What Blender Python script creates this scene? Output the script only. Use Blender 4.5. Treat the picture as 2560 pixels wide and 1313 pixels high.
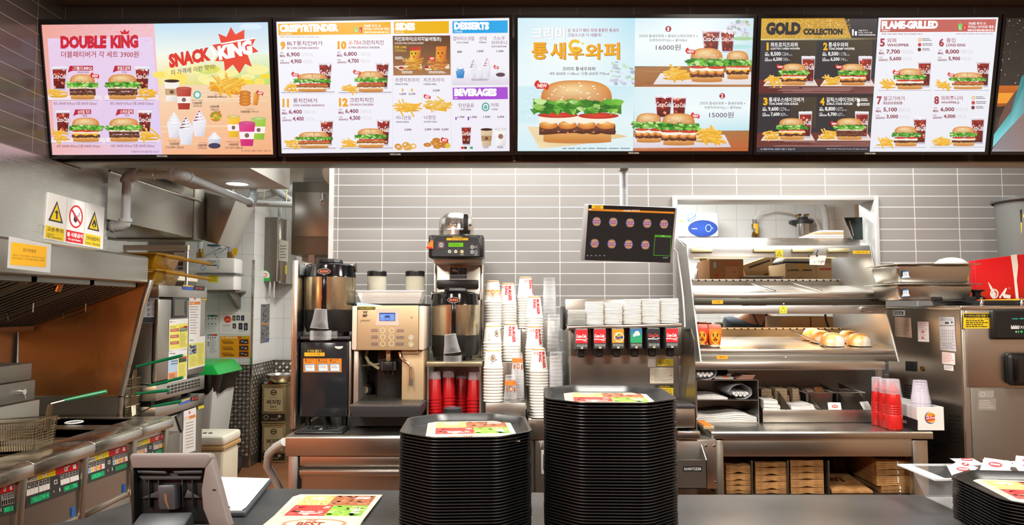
import bpy,bmesh,math,random
from mathutils import Vector,Matrix
random.seed(7)
for o in list(bpy.data.objects):
 bpy.data.objects.remove(o)
SC=bpy.context.scene
COL=SC.collection
R=math.radians
# ---- camera, world, lights
F,CX,CY=1800.0,1280.0,656.5
PITCH,CAMZ=R(3.56),1.46
cam_d=bpy.data.cameras.new('camera')
cam_d.sensor_width=36.0
cam_d.lens=F/2560.0*36.0
cam_d.clip_start=0.05
cam=bpy.data.objects.new('camera',cam_d)
COL.objects.link(cam)
cam.location=(0,0,CAMZ)
cam.rotation_euler=(R(90)+PITCH,0,0)
SC.camera=cam
world=bpy.data.worlds.new('world')
SC.world=world
world.use_nodes=True
world.node_tree.nodes['Background'].inputs[0].default_value=(0.75,0.72,0.68,1)
world.node_tree.nodes['Background'].inputs[1].default_value=0.25
SC.view_settings.view_transform='Standard'
SC.view_settings.look='None'
SC.view_settings.gamma=1.0
SC.view_settings.use_curve_mapping=False
SC.view_settings.exposure=0.0
cy=SC.cycles
cy.use_denoising=True
cy.max_bounces=7
cy.diffuse_bounces=3
cy.glossy_bounces=4
cy.transmission_bounces=6
cy.transparent_max_bounces=24
cy.sample_clamp_indirect=6.0
cy.caustics_reflective=False
cy.caustics_refractive=False
def area(name,x,y,z,sx,sy,power,col=(1,0.97,0.92),rot=(0,0,0)):
 d=bpy.data.lights.new(name,'AREA')
 d.shape='RECTANGLE'
 d.size,d.size_y=sx,sy
 d.energy=power
 d.color=col
 o=bpy.data.objects.new(name,d)
 o.location=(x,y,z)
 o.rotation_euler=rot
 COL.objects.link(o)
 return o
LAMPS=[(-0.2,3.40,2.86,1.2,0.22,44,(1,0.98,0.94)),(1.6,3.40,2.86,1.2,0.22,44,(1,0.98,0.94)),(-1.05,5.6,2.86,0.3,1.2,50,(1,0.98,0.93)),(1.45,5.9,2.86,1.2,0.6,80,(1,1,0.97)),(-1.3,1.9,2.84,0.6,0.6,42,(1,0.95,0.88)),(0.3,1.9,2.84,0.6,0.6,42,(1,0.95,0.88)),(1.9,1.9,2.84,0.6,0.6,42,(1,0.95,0.88)),(-1.6,-0.8,2.84,0.6,0.6,130,(1,0.93,0.84)),(1.6,-0.8,2.84,0.6,0.6,130,(1,0.93,0.84)),]
HEAT=(-2.25,2.05,1.50)
area('heat_lamp_light',HEAT[0],HEAT[1]+0.03,HEAT[2],0.45,0.12,9,(1,0.5,0.2),(R(80),0,R(6)))
for L in LAMPS:
 area('lamp_light',L[0],L[1],L[2]-0.012,L[3],L[4],L[5],L[6])
# ---- photo pixel -> place
cP,sP=math.cos(PITCH),math.sin(PITCH)
def ray(px,py):
 u,v=(px-CX)/F,(CY-py)/F
 return Vector((u,cP-v*sP,sP+v*cP))
def at(px,py,Y):
 r=ray(px,py)
 return Vector((0,0,CAMZ))+r*(Y/r.y)
def atX(px,py,X):
 r=ray(px,py)
 return Vector((0,0,CAMZ))+r*(X/r.x)
def atZ(px,py,Z):
 r=ray(px,py)
 return Vector((0,0,CAMZ))+r*((Z-CAMZ)/r.z)
def xa(px,py,Y):return at(px,py,Y).x
def za(py,Y,px=1280):return at(px,py,Y).z
# ---- materials
def lin(c):
 if isinstance(c,str):
  c=tuple(int(c[i:i+2],16)for i in(0,2,4))
 out=[]
 for v in c[:3]:
  v=v/255.0
  out.append(v/12.92 if v<=0.04045 else((v+0.055)/1.055)**2.4)
 return(out[0],out[1],out[2],1.0)
MATS={}
def mat(name,col='808080',rough=0.5,metal=0.0,**kw):
 if name in MATS:
  return MATS[name]
 m=bpy.data.materials.new(name)
 m.use_nodes=True
 b=m.node_tree.nodes['Principled BSDF']
 b.inputs['Base Color'].default_value=lin(col)if not(isinstance(col,tuple)and len(col)==4)else col
 b.inputs['Roughness'].default_value=rough
 b.inputs['Metallic'].default_value=metal
 for k,v in kw.items():
  b.inputs[k].default_value=v
 MATS[name]=m
 return m
def N(m,typ,**kw):
 n=m.node_tree.nodes.new(typ)
 for k,v in kw.items():
  setattr(n,k,v)
 return n
def L(m,a,b):
 m.node_tree.links.new(a,b)
def bsdf(m):return m.node_tree.nodes['Principled BSDF']
def steel(name,col,rough=0.32,stretch=(1,1,60),var=0.035,smudge=0.03):
 """brushed metal: fine stretched grain in the roughness, soft cloudy smudges"""
 m=mat(name,col,rough,1.0)
 b=bsdf(m)
 tc=N(m,'ShaderNodeTexCoord')
 mp=N(m,'ShaderNodeMapping')
 mp.inputs['Scale'].default_value=stretch
 L(m,tc.outputs['Object'],mp.inputs[0])
 nz=N(m,'ShaderNodeTexNoise')
 nz.inputs['Scale'].default_value=14
 nz.inputs['Detail'].default_value=3
 L(m,mp.outputs[0],nz.inputs['Vector'])
 n2=N(m,'ShaderNodeTexNoise')
 n2.inputs['Scale'].default_value=3.2
 n2.inputs['Detail'].default_value=4
 L(m,tc.outputs['Object'],n2.inputs['Vector'])
 mr=N(m,'ShaderNodeMapRange')
 mr.inputs[1].default_value,mr.inputs[2].default_value=0.3,0.7
 mr.inputs[3].default_value,mr.inputs[4].default_value=rough-var*0.5,rough+var*0.5
 L(m,nz.outputs[0],mr.inputs[0])
 m2=N(m,'ShaderNodeMapRange')
 m2.inputs[1].default_value,m2.inputs[2].default_value=0.35,0.65
 m2.inputs[3].default_value,m2.inputs[4].default_value=-smudge*0.5,smudge
 L(m,n2.outputs[0],m2.inputs[0])
 ad=N(m,'ShaderNodeMath',operation='ADD')
 L(m,mr.outputs[0],ad.inputs[0])
 L(m,m2.outputs[0],ad.inputs[1])
 L(m,ad.outputs[0],b.inputs['Roughness'])
 return m
def tiles(name,col,grout,w,h,ax,ox,oz,gap=0.0035,rough=0.28,vary=0.03,bump=0.25,spec=0.5):
 """stack-bonded tiles laid on plane ax ('xz','yz','xy') with a joint through (ox, oz)"""
 m=mat(name,col,rough)
 b=bsdf(m)
 b.inputs['Specular IOR Level'].default_value=spec
 ge=N(m,'ShaderNodeNewGeometry')
 sp=N(m,'ShaderNodeSeparateXYZ')
 L(m,ge.outputs['Position'],sp.inputs[0])
 cb=N(m,'ShaderNodeCombineXYZ')
 for k,(a,off)in enumerate(zip(ax,(ox,oz))):
  ad=N(m,'ShaderNodeMath',operation='SUBTRACT')
  ad.inputs[1].default_value=off-100*(w,h)[k]
  L(m,sp.outputs['XYZ'.index(a.upper())],ad.inputs[0])
  L(m,ad.outputs[0],cb.inputs[k])
 br=N(m,'ShaderNodeTexBrick')
 br.offset=0.0
 br.squash=1.0
 c=lin(col)
 br.inputs['Color1'].default_value=tuple(x*(1-vary)for x in c[:3])+(1,)
 br.inputs['Color2'].default_value=tuple(min(1,x*(1+vary))for x in c[:3])+(1,)
 br.inputs['Mortar'].default_value=lin(grout)
 br.inputs['Scale'].default_value=1.0
 br.inputs['Mortar Size'].default_value=gap*0.5
 br.inputs['Mortar Smooth'].default_value=0.15
 br.inputs['Brick Width'].default_value=w
 br.inputs['Row Height'].default_value=h
 L(m,cb.outputs[0],br.inputs['Vector'])
 L(m,br.outputs['Color'],b.inputs['Base Color'])
 rr=N(m,'ShaderNodeMapRange')
 rr.inputs[3].default_value,rr.inputs[4].default_value=rough,0.8
 L(m,br.outputs['Fac'],rr.inputs[0])
 L(m,rr.outputs[0],b.inputs['Roughness'])
 bp=N(m,'ShaderNodeBump')
 bp.invert=True
 bp.inputs['Strength'].default_value=bump
 bp.inputs['Distance'].default_value=0.004
 L(m,br.outputs['Fac'],bp.inputs['Height'])
 L(m,bp.outputs[0],b.inputs['Normal'])
 return m
def clear(name,tint='FFFFFF',alpha=0.25,rough=0.08):
 """thin clear plastic: mostly see-through with a glossy skin"""
 if name in MATS:
  return MATS[name]
 m=mat(name,tint,rough)
 b=bsdf(m)
 fr=N(m,'ShaderNodeLayerWeight')
 fr.inputs[0].default_value=0.35
 mr=N(m,'ShaderNodeMapRange')
 mr.inputs[3].default_value,mr.inputs[4].default_value=alpha,min(1.0,alpha+0.4)
 L(m,fr.outputs['Facing'],mr.inputs[0])
 L(m,mr.outputs[0],b.inputs['Alpha'])
 return m
def emis(name,col,strength=1.0):
 if name in MATS:
  return MATS[name]
 m=bpy.data.materials.new(name)
 m.use_nodes=True
 nt=m.node_tree
 nt.nodes.clear()
 e=nt.nodes.new('ShaderNodeEmission')
 e.inputs[0].default_value=lin(col)
 e.inputs[1].default_value=strength
 o=nt.nodes.new('ShaderNodeOutputMaterial')
 nt.links.new(e.outputs[0],o.inputs[0])
 MATS[name]=m
 return m
def art_mat(name,emit=0.0,rough=0.5):
 """picture printed or shown in colours kept on the mesh; emit > 0: a lit screen"""
 if name in MATS:
  return MATS[name]
 m=bpy.data.materials.new(name)
 m.use_nodes=True
 at_=N(m,'ShaderNodeAttribute',attribute_name='Col')
 b=bsdf(m)
 b.inputs['Roughness'].default_value=rough
 if emit>0:
  b.inputs['Base Color'].default_value=(0.01,0.01,0.01,1)
  b.inputs['Emission Strength'].default_value=emit
  L(m,at_.outputs['Color'],b.inputs['Emission Color'])
 else:
  L(m,at_.outputs['Color'],b.inputs['Base Color'])
 MATS[name]=m
 return m
def noisy(m,c1,c2,scale=8,detail=4,lo=0.35,hi=0.65,bump=0.0):
 b=bsdf(m)
 tc=N(m,'ShaderNodeTexCoord')
 nz=N(m,'ShaderNodeTexNoise')
 nz.inputs['Scale'].default_value=scale
 nz.inputs['Detail'].default_value=detail
 L(m,tc.outputs['Object'],nz.inputs['Vector'])
 cr=N(m,'ShaderNodeValToRGB')
 cr.color_ramp.elements[0].position,cr.color_ramp.elements[1].position=lo,hi
 cr.color_ramp.elements[0].color,cr.color_ramp.elements[1].color=lin(c1),lin(c2)
 L(m,nz.outputs[0],cr.inputs[0])
 L(m,cr.outputs[0],b.inputs['Base Color'])
 if bump:
  bp=N(m,'ShaderNodeBump')
  bp.inputs['Strength'].default_value=bump
  bp.inputs['Distance'].default_value=0.003
  L(m,nz.outputs[0],bp.inputs['Height'])
  L(m,bp.outputs[0],b.inputs['Normal'])
 return m
# ---- mesh building
TEXTS={}
def text_geo(s,bold=0.0,shear=0.0,space=1.0):
 """glyph outlines of s as a flat mesh scaled into the unit square"""
 key=(s,bold,shear,space)
 if key not in TEXTS:
  c=bpy.data.curves.new('glyphs','FONT')
  c.body=s
  c.resolution_u=2
  c.offset=bold
  c.shear=shear
  c.space_character=space
  o=bpy.data.objects.new('glyphs',c)
  m=bpy.data.meshes.new_from_object(o)
  vs=[(v.co.x,v.co.y)for v in m.vertices]
  fs=[tuple(p.vertices)for p in m.polygons]
  bpy.data.objects.remove(o)
  bpy.data.curves.remove(c)
  bpy.data.meshes.remove(m)
  if not vs:
   vs,fs=[(0,0),(1,0),(1,1)],[]
  x0,x1=min(v[0]for v in vs),max(v[0]for v in vs)
  y0,y1=min(v[1]for v in vs),max(v[1]for v in vs)
  vs=[((x-x0)/max(x1-x0,1e-6),(y-y0)/max(y1-y0,1e-6))for x,y in vs]
  TEXTS[key]=(vs,fs,(x1-x0)/max(y1-y0,1e-6))
 return TEXTS[key]
class MB:
 """collects shapes and links them as ONE mesh object"""
 def __init__(s,M=None):
  s.v,s.f,s.m,s.c=[],[],[],[]
  s.mats=[]
  s.M=M
  s.has_col=False
 def mi(s,m):
  if m not in s.mats:
   s.mats.append(m)
  return s.mats.index(m)
 def add(s,vs,fs,m,col=None):
  b=len(s.v)
  for i,p in enumerate(vs):
   p=Vector(p)
   if s.M is not None:
    p=s.M@p
   s.v.append(p)
   if col is None:
    s.c.append((1,1,1,1))
   else:
    s.has_col=True
    s.c.append(col[i]if isinstance(col,list)else col)
  k=s.mi(m)
  for f in fs:
   s.f.append([b+i for i in f])
   s.m.append(k)
  return s
 def box(s,x0,x1,y0,y1,z0,z1,m,bevel=0.0,seg=2):
  if x0>x1:x0,x1=x1,x0
  if y0>y1:y0,y1=y1,y0
  if z0>z1:z0,z1=z1,z0
  vs=[(x,y,z)for z in(z0,z1)for y in(y0,y1)for x in(x0,x1)]
  fs=[(0,2,3,1),(4,5,7,6),(0,1,5,4),(2,6,7,3),(0,4,6,2),(1,3,7,5)]
  if bevel<=0:
   return s.add(vs,fs,m)
  return s.bev(vs,fs,m,bevel,seg)
 def bev(s,vs,fs,m,bevel,seg=2,angle=0.5):
  bm=bmesh.new()
  bv=[bm.verts.new(p)for p in vs]
  for f in fs:
   bm.faces.new([bv[i]for i in f])
  bm.normal_update()
  ed=[e for e in bm.edges if len(e.link_faces)==2 and e.calc_face_angle()>angle]
  bmesh.ops.bevel(bm,geom=ed,offset=bevel,segments=seg,profile=0.5,affect='EDGES',clamp_overlap=True)
  bm.verts.index_update()
  out=[v.co.copy()for v in bm.verts]
  of=[[v.index for v in f.verts]for f in bm.faces]
  bm.free()
  return s.add(out,of,m)
 def hexa(s,lo,hi,m,bevel=0.0,seg=2):
  """solid between two matching loops of points"""
  n=len(lo)
  vs=list(lo)+list(hi)
  fs=[tuple(reversed(range(n))),tuple(range(n,2*n))]
  fs+=[(i,(i+1)%n,n+(i+1)%n,n+i)for i in range(n)]
  c=sum((Vector(p)for p in vs),Vector())/len(vs)
  a,b_,d=(Vector(vs[i])for i in fs[1][:3])
  if(b_-a).cross(d-a).dot(a-c)<0:
   fs=[tuple(reversed(f))for f in fs]
  if bevel>0:
   return s.bev(vs,fs,m,bevel,seg)
  return s.add(vs,fs,m)
 def prism(s,poly,ax,a,b,m,bevel=0.0,seg=2):
  """poly of 2D points extruded along axis ax from a to b ('x': (y,z), 'y': (x,z), 'z': (x,y))"""
  def P(p,t):
   return{'x':(t,p[0],p[1]),'y':(p[0],t,p[1]),'z':(p[0],p[1],t)}[ax]
  return s.hexa([P(p,a)for p in poly],[P(p,b)for p in poly],m,bevel,seg)
 def poly(s,pts,m,col=None):
  return s.add(pts,[tuple(range(len(pts)))],m,col)
 def lathe(s,prof,m,cx=0,cy=0,z0=0,seg=24,axis='z',cap0=True,cap1=True,origin=None,sx=1,sy=1):
  """prof: (radius, height) pairs going up; origin+axis let it lie along another axis"""
  vs,fs=[],[]
  n=len(prof)
  for r,h in prof:
   for i in range(seg):
    a=2*math.pi*i/seg
    c,d=r*math.cos(a)*sx,r*math.sin(a)*sy
    if axis=='z':
     vs.append((cx+c,cy+d,z0+h))
    elif axis=='y':
     vs.append((origin[0]+c,origin[1]-h,origin[2]+d))
    else:
     vs.append((origin[0]+h,origin[1]+c,origin[2]+d))
  for j in range(n-1):
   for i in range(seg):
    k=(i+1)%seg
    fs.append((j*seg+i,j*seg+k,(j+1)*seg+k,(j+1)*seg+i))
  if cap0 and prof[0][0]>1e-6:
   fs.append(tuple(reversed(range(seg))))
  if cap1 and prof[-1][0]>1e-6:
   fs.append(tuple((n-1)*seg+i for i in range(seg)))
  return s.add(vs,fs,m)
 def cyl(s,p0,p1,r0,m,r1=None,seg=16):
  return s.tube([p0,p1],r0,m,seg,r1=r1)
 def tube(s,pts,r,m,seg=10,r1=None,closed=False,caps=True,radii=None):
  pts=[Vector(p)for p in pts]
  n=len(pts)
  vs,fs=[],[]
  up=None
  for i,p in enumerate(pts):
   if closed:
    t=pts[(i+1)%n]-pts[i-1]
   else:
    t=pts[min(i+1,n-1)]-pts[max(i-1,0)]
   t.normalize()
   if up is None:
    up=Vector((0,0,1))if abs(t.z)<0.9 else Vector((1,0,0))
   a=t.cross(up)
   if a.length<1e-6:
    a=t.orthogonal()
   a.normalize()
   b=a.cross(t)
   up=b
   rr=radii[i]if radii else(r if r1 is None else r+(r1-r)*i/max(n-1,1))
   for k in range(seg):
    q=2*math.pi*k/seg
    vs.append(p+a*(rr*math.cos(q))+b*(rr*math.sin(q)))
  for j in range(n if closed else n-1):
   j2=(j+1)%n
   for k in range(seg):
    k2=(k+1)%seg
    fs.append((j*seg+k,j2*seg+k,j2*seg+k2,j*seg+k2))
  if caps and not closed:
   fs.append(tuple(range(seg)))
   fs.append(tuple(reversed([(n-1)*seg+k for k in range(seg)])))
  return s.add(vs,fs,m)
 def build(s,name,parent=None,smooth=True,angle=28,**props):
  me=bpy.data.meshes.new(name)
  off=Vector((0,0,0))
  if parent is not None and not props.get('local'):
   r=parent
   while r.parent is not None:
    r=r.parent
   off=r.location
  elif props.get('loc')is not None:
   off=Vector(props['loc'])
  me.from_pydata([p-off for p in s.v],[],s.f)
  for m in s.mats:
   me.materials.append(m)
  me.polygons.foreach_set('material_index',s.m)
  if s.has_col:
   ca=me.color_attributes.new('Col','FLOAT_COLOR','POINT')
   ca.data.foreach_set('color',[x for c in s.c for x in c])
  if smooth:
   me.shade_smooth()
   me.set_sharp_from_angle(angle=R(angle))
  me.update()
  o=bpy.data.objects.new(name,me)
  COL.objects.link(o)
  if parent is not None:
   o.parent=parent
  else:
   o.location=off
  for k in('label','category','group','kind'):
   if props.get(k):
    o[k]=props[k]
  return o
def thing(name,label,category,loc=(0,0,0),group=None):
 o=bpy.data.objects.new(name,None)
 o.empty_display_size=0.05
 COL.objects.link(o)
 o.location=loc
 o['label']=label
 o['category']=category
 if group:
  o['group']=group
 return o
def dup(src,loc=None,rot=None,label=None,group=None,parent=None):
 c=src.copy()
 COL.objects.link(c)
 if parent is not None:
  c.parent=parent
 if loc is not None:
  c.location=loc
 if rot is not None:
  c.rotation_euler=rot
 if label:
  c['label']=label
 if group:
  c['group']=group
 for ch in KIDS(src):
  dup(ch,parent=c)
 return c
def KIDS(o):
 return[x for x in list(o.children)]
def struct(mb,name,**kw):
 return mb.build(name,kind='structure',**kw)
# ---- flat pictures, signs, labels
def homog(src,dst):
 """3x3 projective map from four src points to four dst points"""
 A,B=[],[]
 for(x,y),(u,v)in zip(src,dst):
  A.append([x,y,1,0,0,0,-u*x,-u*y]);B.append(u)
  A.append([0,0,0,x,y,1,-v*x,-v*y]);B.append(v)
 n=8
 M=[r+[b]for r,b in zip(A,B)]
 for i in range(n):
  p=max(range(i,n),key=lambda r:abs(M[r][i]))
  M[i],M[p]=M[p],M[i]
  for r in range(n):
   if r!=i:
    k=M[r][i]/M[i][i]
    M[r]=[a-k*b for a,b in zip(M[r],M[i])]
 h=[M[i][n]/M[i][i]for i in range(n)]+[1.0]
 return h
def clip_poly(pts,c,quad):
 """cut a polygon to a convex quad given clockwise in a y-down frame"""
 many=isinstance(c,list)
 P=[(x,y,c[i]if many else None)for i,(x,y)in enumerate(pts)]
 for i in range(len(quad)):
  (ax,ay),(bx,by)=quad[i],quad[(i+1)%len(quad)]
  side=lambda q:(bx-ax)*(q[1]-ay)-(by-ay)*(q[0]-ax)
  out=[]
  for j in range(len(P)):
   p,q=P[j],P[(j+1)%len(P)]
   sp_,sq=side(p),side(q)
   if sp_>=0:
    out.append(p)
   if(sp_<0)!=(sq<0):
    t=sp_/(sp_-sq)
    cc=tuple(a_+(b_-a_)*t for a_,b_ in zip(p[2],q[2]))if many else None
    out.append((p[0]+(q[0]-p[0])*t,p[1]+(q[1]-p[1])*t,cc))
  P=out
  if len(P)<3:
   return[],c
 return[(p[0],p[1])for p in P],([p[2]for p in P]if many else c)
class Art:
 """flat artwork on a rectangle: corner O, sides U (along) and V (down), both as full-length vectors.
    quad: the same rectangle's corners (TL, TR, BR, BL) in drawing units; default 0..w, 0..h"""
 STEP=2.2e-5
 clip=None
 def __init__(s,O,U,V,size=(100,100),quad=None,mb=None,m=None,lift=0.0):
  s.O,s.U,s.V=Vector(O),Vector(U),Vector(V)
  s.n=s.V.cross(s.U).normalized()
  s.size=size
  s.h=homog(quad,[(0,0),(1,0),(1,1),(0,1)])if quad else None
  s.mb=mb or MB()
  s.m=m or art_mat('printed_picture')
  s.k=1
  s.lift=lift
 def p(s,x,y):
  if s.h:
   h=s.h
   d=h[6]*x+h[7]*y+h[8]
   x,y=(h[0]*x+h[1]*y+h[2])/d,(h[3]*x+h[4]*y+h[5])/d
  else:
   x,y=x/s.size[0],y/s.size[1]
  return s.O+s.U*x+s.V*y+s.n*(s.lift+s.k*s.STEP)
 def poly(s,pts,col,hold=False):
  """col: one colour or one per point"""
  if not hold:
   s.k+=1
  c=[lin(q)for q in col]if isinstance(col,list)else lin(col)
  if s.clip:
   pts,c=clip_poly(pts,c,s.clip)
   if len(pts)<3:
    return s
  n=len(pts)
  area2=sum(pts[i][0]*pts[(i+1)%n][1]-pts[(i+1)%n][0]*pts[i][1]for i in range(n))
  idx=list(range(n))if area2<0 else list(reversed(range(n)))
  s.mb.add([s.p(x,y)for x,y in pts],[idx],s.m,c)
  return s
 def rect(s,x0,y0,x1,y1,col,hold=False):
  return s.poly([(x0,y0),(x1,y0),(x1,y1),(x0,y1)],col,hold)
 def vgrad(s,x0,y0,x1,y1,stops):
  """stops: (t, colour) down the rectangle - a printed or shown picture's own background"""
  for(t0,c0),(t1,c1)in zip(stops,stops[1:]):
   a,b=y0+(y1-y0)*t0,y0+(y1-y0)*t1
   s.poly([(x0,a),(x1,a),(x1,b),(x0,b)],[c0,c0,c1,c1],True)
  s.k+=1
  return s
 def field(s,quad,grid,n=8):
  """smooth colour field over quad (TL, TR, BR, BL) from a small grid of colours"""
  s.k+=1
  (ax,ay),(bx,by),(cx,cy_),(dx,dy)=quad
  g=[[lin(c)for c in row]for row in grid]
  H,W=len(g)-1,len(g[0])-1
  def col(u,v):
   i,j=min(int(v*H),H-1),min(int(u*W),W-1)
   a_,b_=v*H-i,u*W-j
   return tuple((g[i][j][k]*(1-b_)+g[i][j+1][k]*b_)*(1-a_)+(g[i+1][j][k]*(1-b_)+g[i+1][j+1][k]*b_)*a_ for k in range(4))
  vs,cs,fs=[],[],[]
  for i in range(n+1):
   for j in range(n+1):
    u,v=j/n,i/n
    vs.append(s.p((ax*(1-u)+bx*u)*(1-v)+(dx*(1-u)+cx*u)*v,(ay*(1-u)+by*u)*(1-v)+(dy*(1-u)+cy_*u)*v))
    cs.append(col(u,v))
  for i in range(n):
   for j in range(n):
    q=i*(n+1)+j
    fs.append((q,q+n+1,q+n+2,q+1))
  s.mb.add(vs,fs,s.m,cs)
  return s
 def ell(s,cx,cy,rx,ry,col,seg=20,a0=0,a1=360,edge=None,hold=False):
  if not hold:
   s.k+=1
  pts=[(cx+rx*math.cos(R(a0+(a1-a0)*i/seg)),cy+ry*math.sin(R(a0+(a1-a0)*i/seg)))for i in range(seg+(a1-a0<360))]
  if edge is None:
   return s.poly(pts,col,True)
  n=len(pts)
  vs=[s.p(cx,cy)]+[s.p(*q)for q in pts]
  cs=[lin(col)]+[lin(edge)]*n
  full=a1-a0>=360
  fs=[(0,1+(i+1)%n,1+i)for i in range(n if full else n-1)]
  s.mb.add(vs,fs,s.m,cs)
  return s
 def ring(s,cx,cy,rx,ry,w,col,seg=28,a0=0,a1=360):
  s.k+=1
  for i in range(seg):
   a,b=R(a0+(a1-a0)*i/seg),R(a0+(a1-a0)*(i+1)/seg)
   q=lambda t,d:(cx+(rx-d)*math.cos(t),cy+(ry-d)*math.sin(t))
   s.poly([q(a,0),q(b,0),q(b,w),q(a,w)],col,True)
  return s
 def line(s,pts,w,col):
  s.k+=1
  for(x0,y0),(x1,y1)in zip(pts,pts[1:]):
   d=math.hypot(x1-x0,y1-y0)or 1
   nx,ny=-(y1-y0)/d*w/2,(x1-x0)/d*w/2
   s.poly([(x0+nx,y0+ny),(x1+nx,y1+ny),(x1-nx,y1-ny),(x0-nx,y0-ny)],col,True)
  return s
 def text(s,t,x0,y0,x1,y1,col,bold=0.0,shear=0.0,quad=None,space=1.0):
  """t fitted into the box (or into quad TL, TR, BR, BL)"""
  s.k+=1
  vs,fs,_=text_geo(t,bold,shear,space)
  if quad is None:
   quad=[(x0,y0),(x1,y0),(x1,y1),(x0,y1)]
  (ax,ay),(bx,by),(cx,cy_),(dx,dy)=quad
  pts=[]
  for u,w in vs:
   v=1-w
   x=(ax*(1-u)+bx*u)*(1-v)+(dx*(1-u)+cx*u)*v
   y=(ay*(1-u)+by*u)*(1-v)+(dy*(1-u)+cy_*u)*v
   pts.append(s.p(x,y))
  s.mb.add(pts,fs,s.m,lin(col))
  return s
 def lines(s,x0,y0,x1,y1,n,col,fill=0.5,seed=0,ragged=0.35):
  """rows of fine print too small to read: dashes of words"""
  rnd=random.Random(seed)
  s.k+=1
  dy=(y1-y0)/n
  for i in range(n):
   x,end=x0,x1-(x1-x0)*rnd.random()*ragged
   while x<end:
    w=min((x1-x0)*(0.05+0.12*rnd.random()),end-x)
    s.rect(x,y0+i*dy,x+w,y0+(i+fill)*dy,col,True)
    x+=w+(x1-x0)*0.022
  return s
 def build(s,name,parent=None,**kw):
  return s.mb.build(name,parent,smooth=False,**kw)
def art_xz(x0,x1,z1,z0,y,size=(100,100),**kw):
 """upright picture facing the camera: top-left (x0, z1), at depth y"""
 return Art((x0,y,z1),(x1-x0,0,0),(0,0,z0-z1),size,**kw)
# ---- materials of the place
ST=steel('steel','B9B6AE',0.30,(1,1,40))
ST_H=steel('steel_long_grain','BDBAB2',0.30,(1.5,1.5,60))
ST_V=steel('steel_upright_grain','B4B1A8',0.33,(60,60,1.5))
ST_D=steel('steel_dull','8E8B83',0.42,(20,20,20))
ST_L=steel('steel_bright','D6D5CF',0.24,(1,1,40),0.08,0.06)
BLACK=mat('black_plastic','141516',0.35)
BLACK_M=mat('black_matt','1B1C1D',0.6)
BLACK_G=mat('black_gloss','0C0D0F',0.12)
GREY_D=mat('dark_grey_plastic','35373A',0.45)
GREY_M=mat('mid_grey_plastic','7C7F80',0.45)
WHITE=mat('white_plastic','EDEDEA',0.35)
WHITE_P=mat('white_paper','EFEDE8',0.75)
CREAM=mat('cream_plastic','E9DFC6',0.4)
PVC=mat('pale_grey_pvc','C9D2D6',0.3)
RED=mat('red_plastic','C81E1E',0.35)
GREEN=mat('green_plastic','159A4C',0.35)
YEL=mat('yellow_label','F2C318',0.5)
CHROME=mat('chrome','D8D8D8',0.12,1.0)
BRASS=mat('brass','9A7B43',0.35,1.0)
ALU=mat('pale_aluminium','D9DBDA',0.4,0.35)
PRINT=art_mat('printed_picture')
# ---- the setting
YW=4.02
YS=3.10
YK=7.30
YP=6.67
ZC=2.90
tw=111.55/F*YW
o_=at(1841,435.6,YW)
M_WALL=tiles('grey_wall_tile','9B9894','E9E8E3',tw,tw/4.0,'xz',o_.x,o_.z,0.0042,0.22)
M_SOFF=tiles('brown_band_tile','3D3531','6F655C',0.2505,0.0626,'xz',at(1732,395,YS).x,at(1732,402.5,YS).z,0.0022,0.3,0.05)
M_SOFL=tiles('brown_side_tile','4A423E','9A8F86',0.2505,0.0626,'yz',2.93,at(1732,402.5,YS).z,0.0022,0.22,0.05)
M_KIT=tiles('white_kitchen_tile','E6E9E8','B9BDBB',0.2,0.2,'xz',at(606,583,YP).x,at(606,583,YP).z,0.004,0.18,0.01)
M_KITS=tiles('white_side_tile','E6E9E8','B9BDBB',0.2,0.2,'yz',YP,at(606,583,YP).z,0.004,0.18,0.01)
M_FLOOR=tiles('terracotta_floor_tile','8A5A3A','5A4636',0.2,0.2,'xy',0,0,0.006,0.4,0.08)
M_CEIL=mat('white_ceiling','DCDAD4',0.8)
M_CEILD=mat('grey_ceiling_board','8B877E',0.6)
M_WARM=mat('dining_wall_orange','D8702E',0.6)
M_DINE=mat('dining_wall_brown','B0967C',0.6)
M_WHITE=mat('white_paint','E4E3DE',0.55)
M_OLIVE=mat('olive_board','8C8448',0.55)
b=MB();b.box(-3.4,3.5,-4.6,7.5,-0.1,0,M_FLOOR);struct(b,'floor')
b=MB();b.box(-3.4,3.5,-4.6,2.93,2.845,2.945,M_CEIL);struct(b,'ceiling')
b=MB();b.box(-3.4,3.5,3.15,7.5,ZC,ZC+0.1,M_CEIL);struct(b,'ceiling')
b=MB();b.box(-3.4,3.5,-4.7,-4.6,0,2.945,M_DINE);struct(b,'wall_rear')
b=MB();b.box(-3.4,3.5,-4.6,-4.56,0.9,2.0,M_WARM,0.01);struct(b,'trim_1')
b=MB();b.box(-3.5,-3.4,-4.7,1.6,0,2.945,M_WARM);struct(b,'wall_left')
b=MB();b.box(3.5,3.6,-4.7,7.5,0,2.945,M_DINE);struct(b,'wall_right')
b=MB();b.box(-3.4,-2.40,YP,YP+0.9,0,ZC,M_KIT);struct(b,'wall_passage')
b=MB();b.box(-2.42,3.5,YK,YK+0.1,0,ZC,M_KIT);struct(b,'wall_kitchen')
b=MB();b.poly([(-2.398,YP,0),(-2.398,YK,0),(-2.398,YK,ZC),(-2.398,YP,ZC)],M_KITS);struct(b,'wall_return')
b=MB();b.box(-3.5,-3.4,1.6,7.5,0,2.945,M_KITS);struct(b,'wall_kitchen_left')
WX0=at(832,600,YW).x
OX0,OX1=at(1690,520,YW).x,at(2183,520,YW).x
OZ1=za(500,YW)
b=MB()
b.box(WX0,OX0,YW,YW+0.14,0,ZC,M_WALL)
b.box(OX1,3.5,YW,YW+0.14,0,ZC,M_WALL)
b.box(OX0,OX1,YW,YW+0.14,OZ1,ZC,M_WALL)
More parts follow.
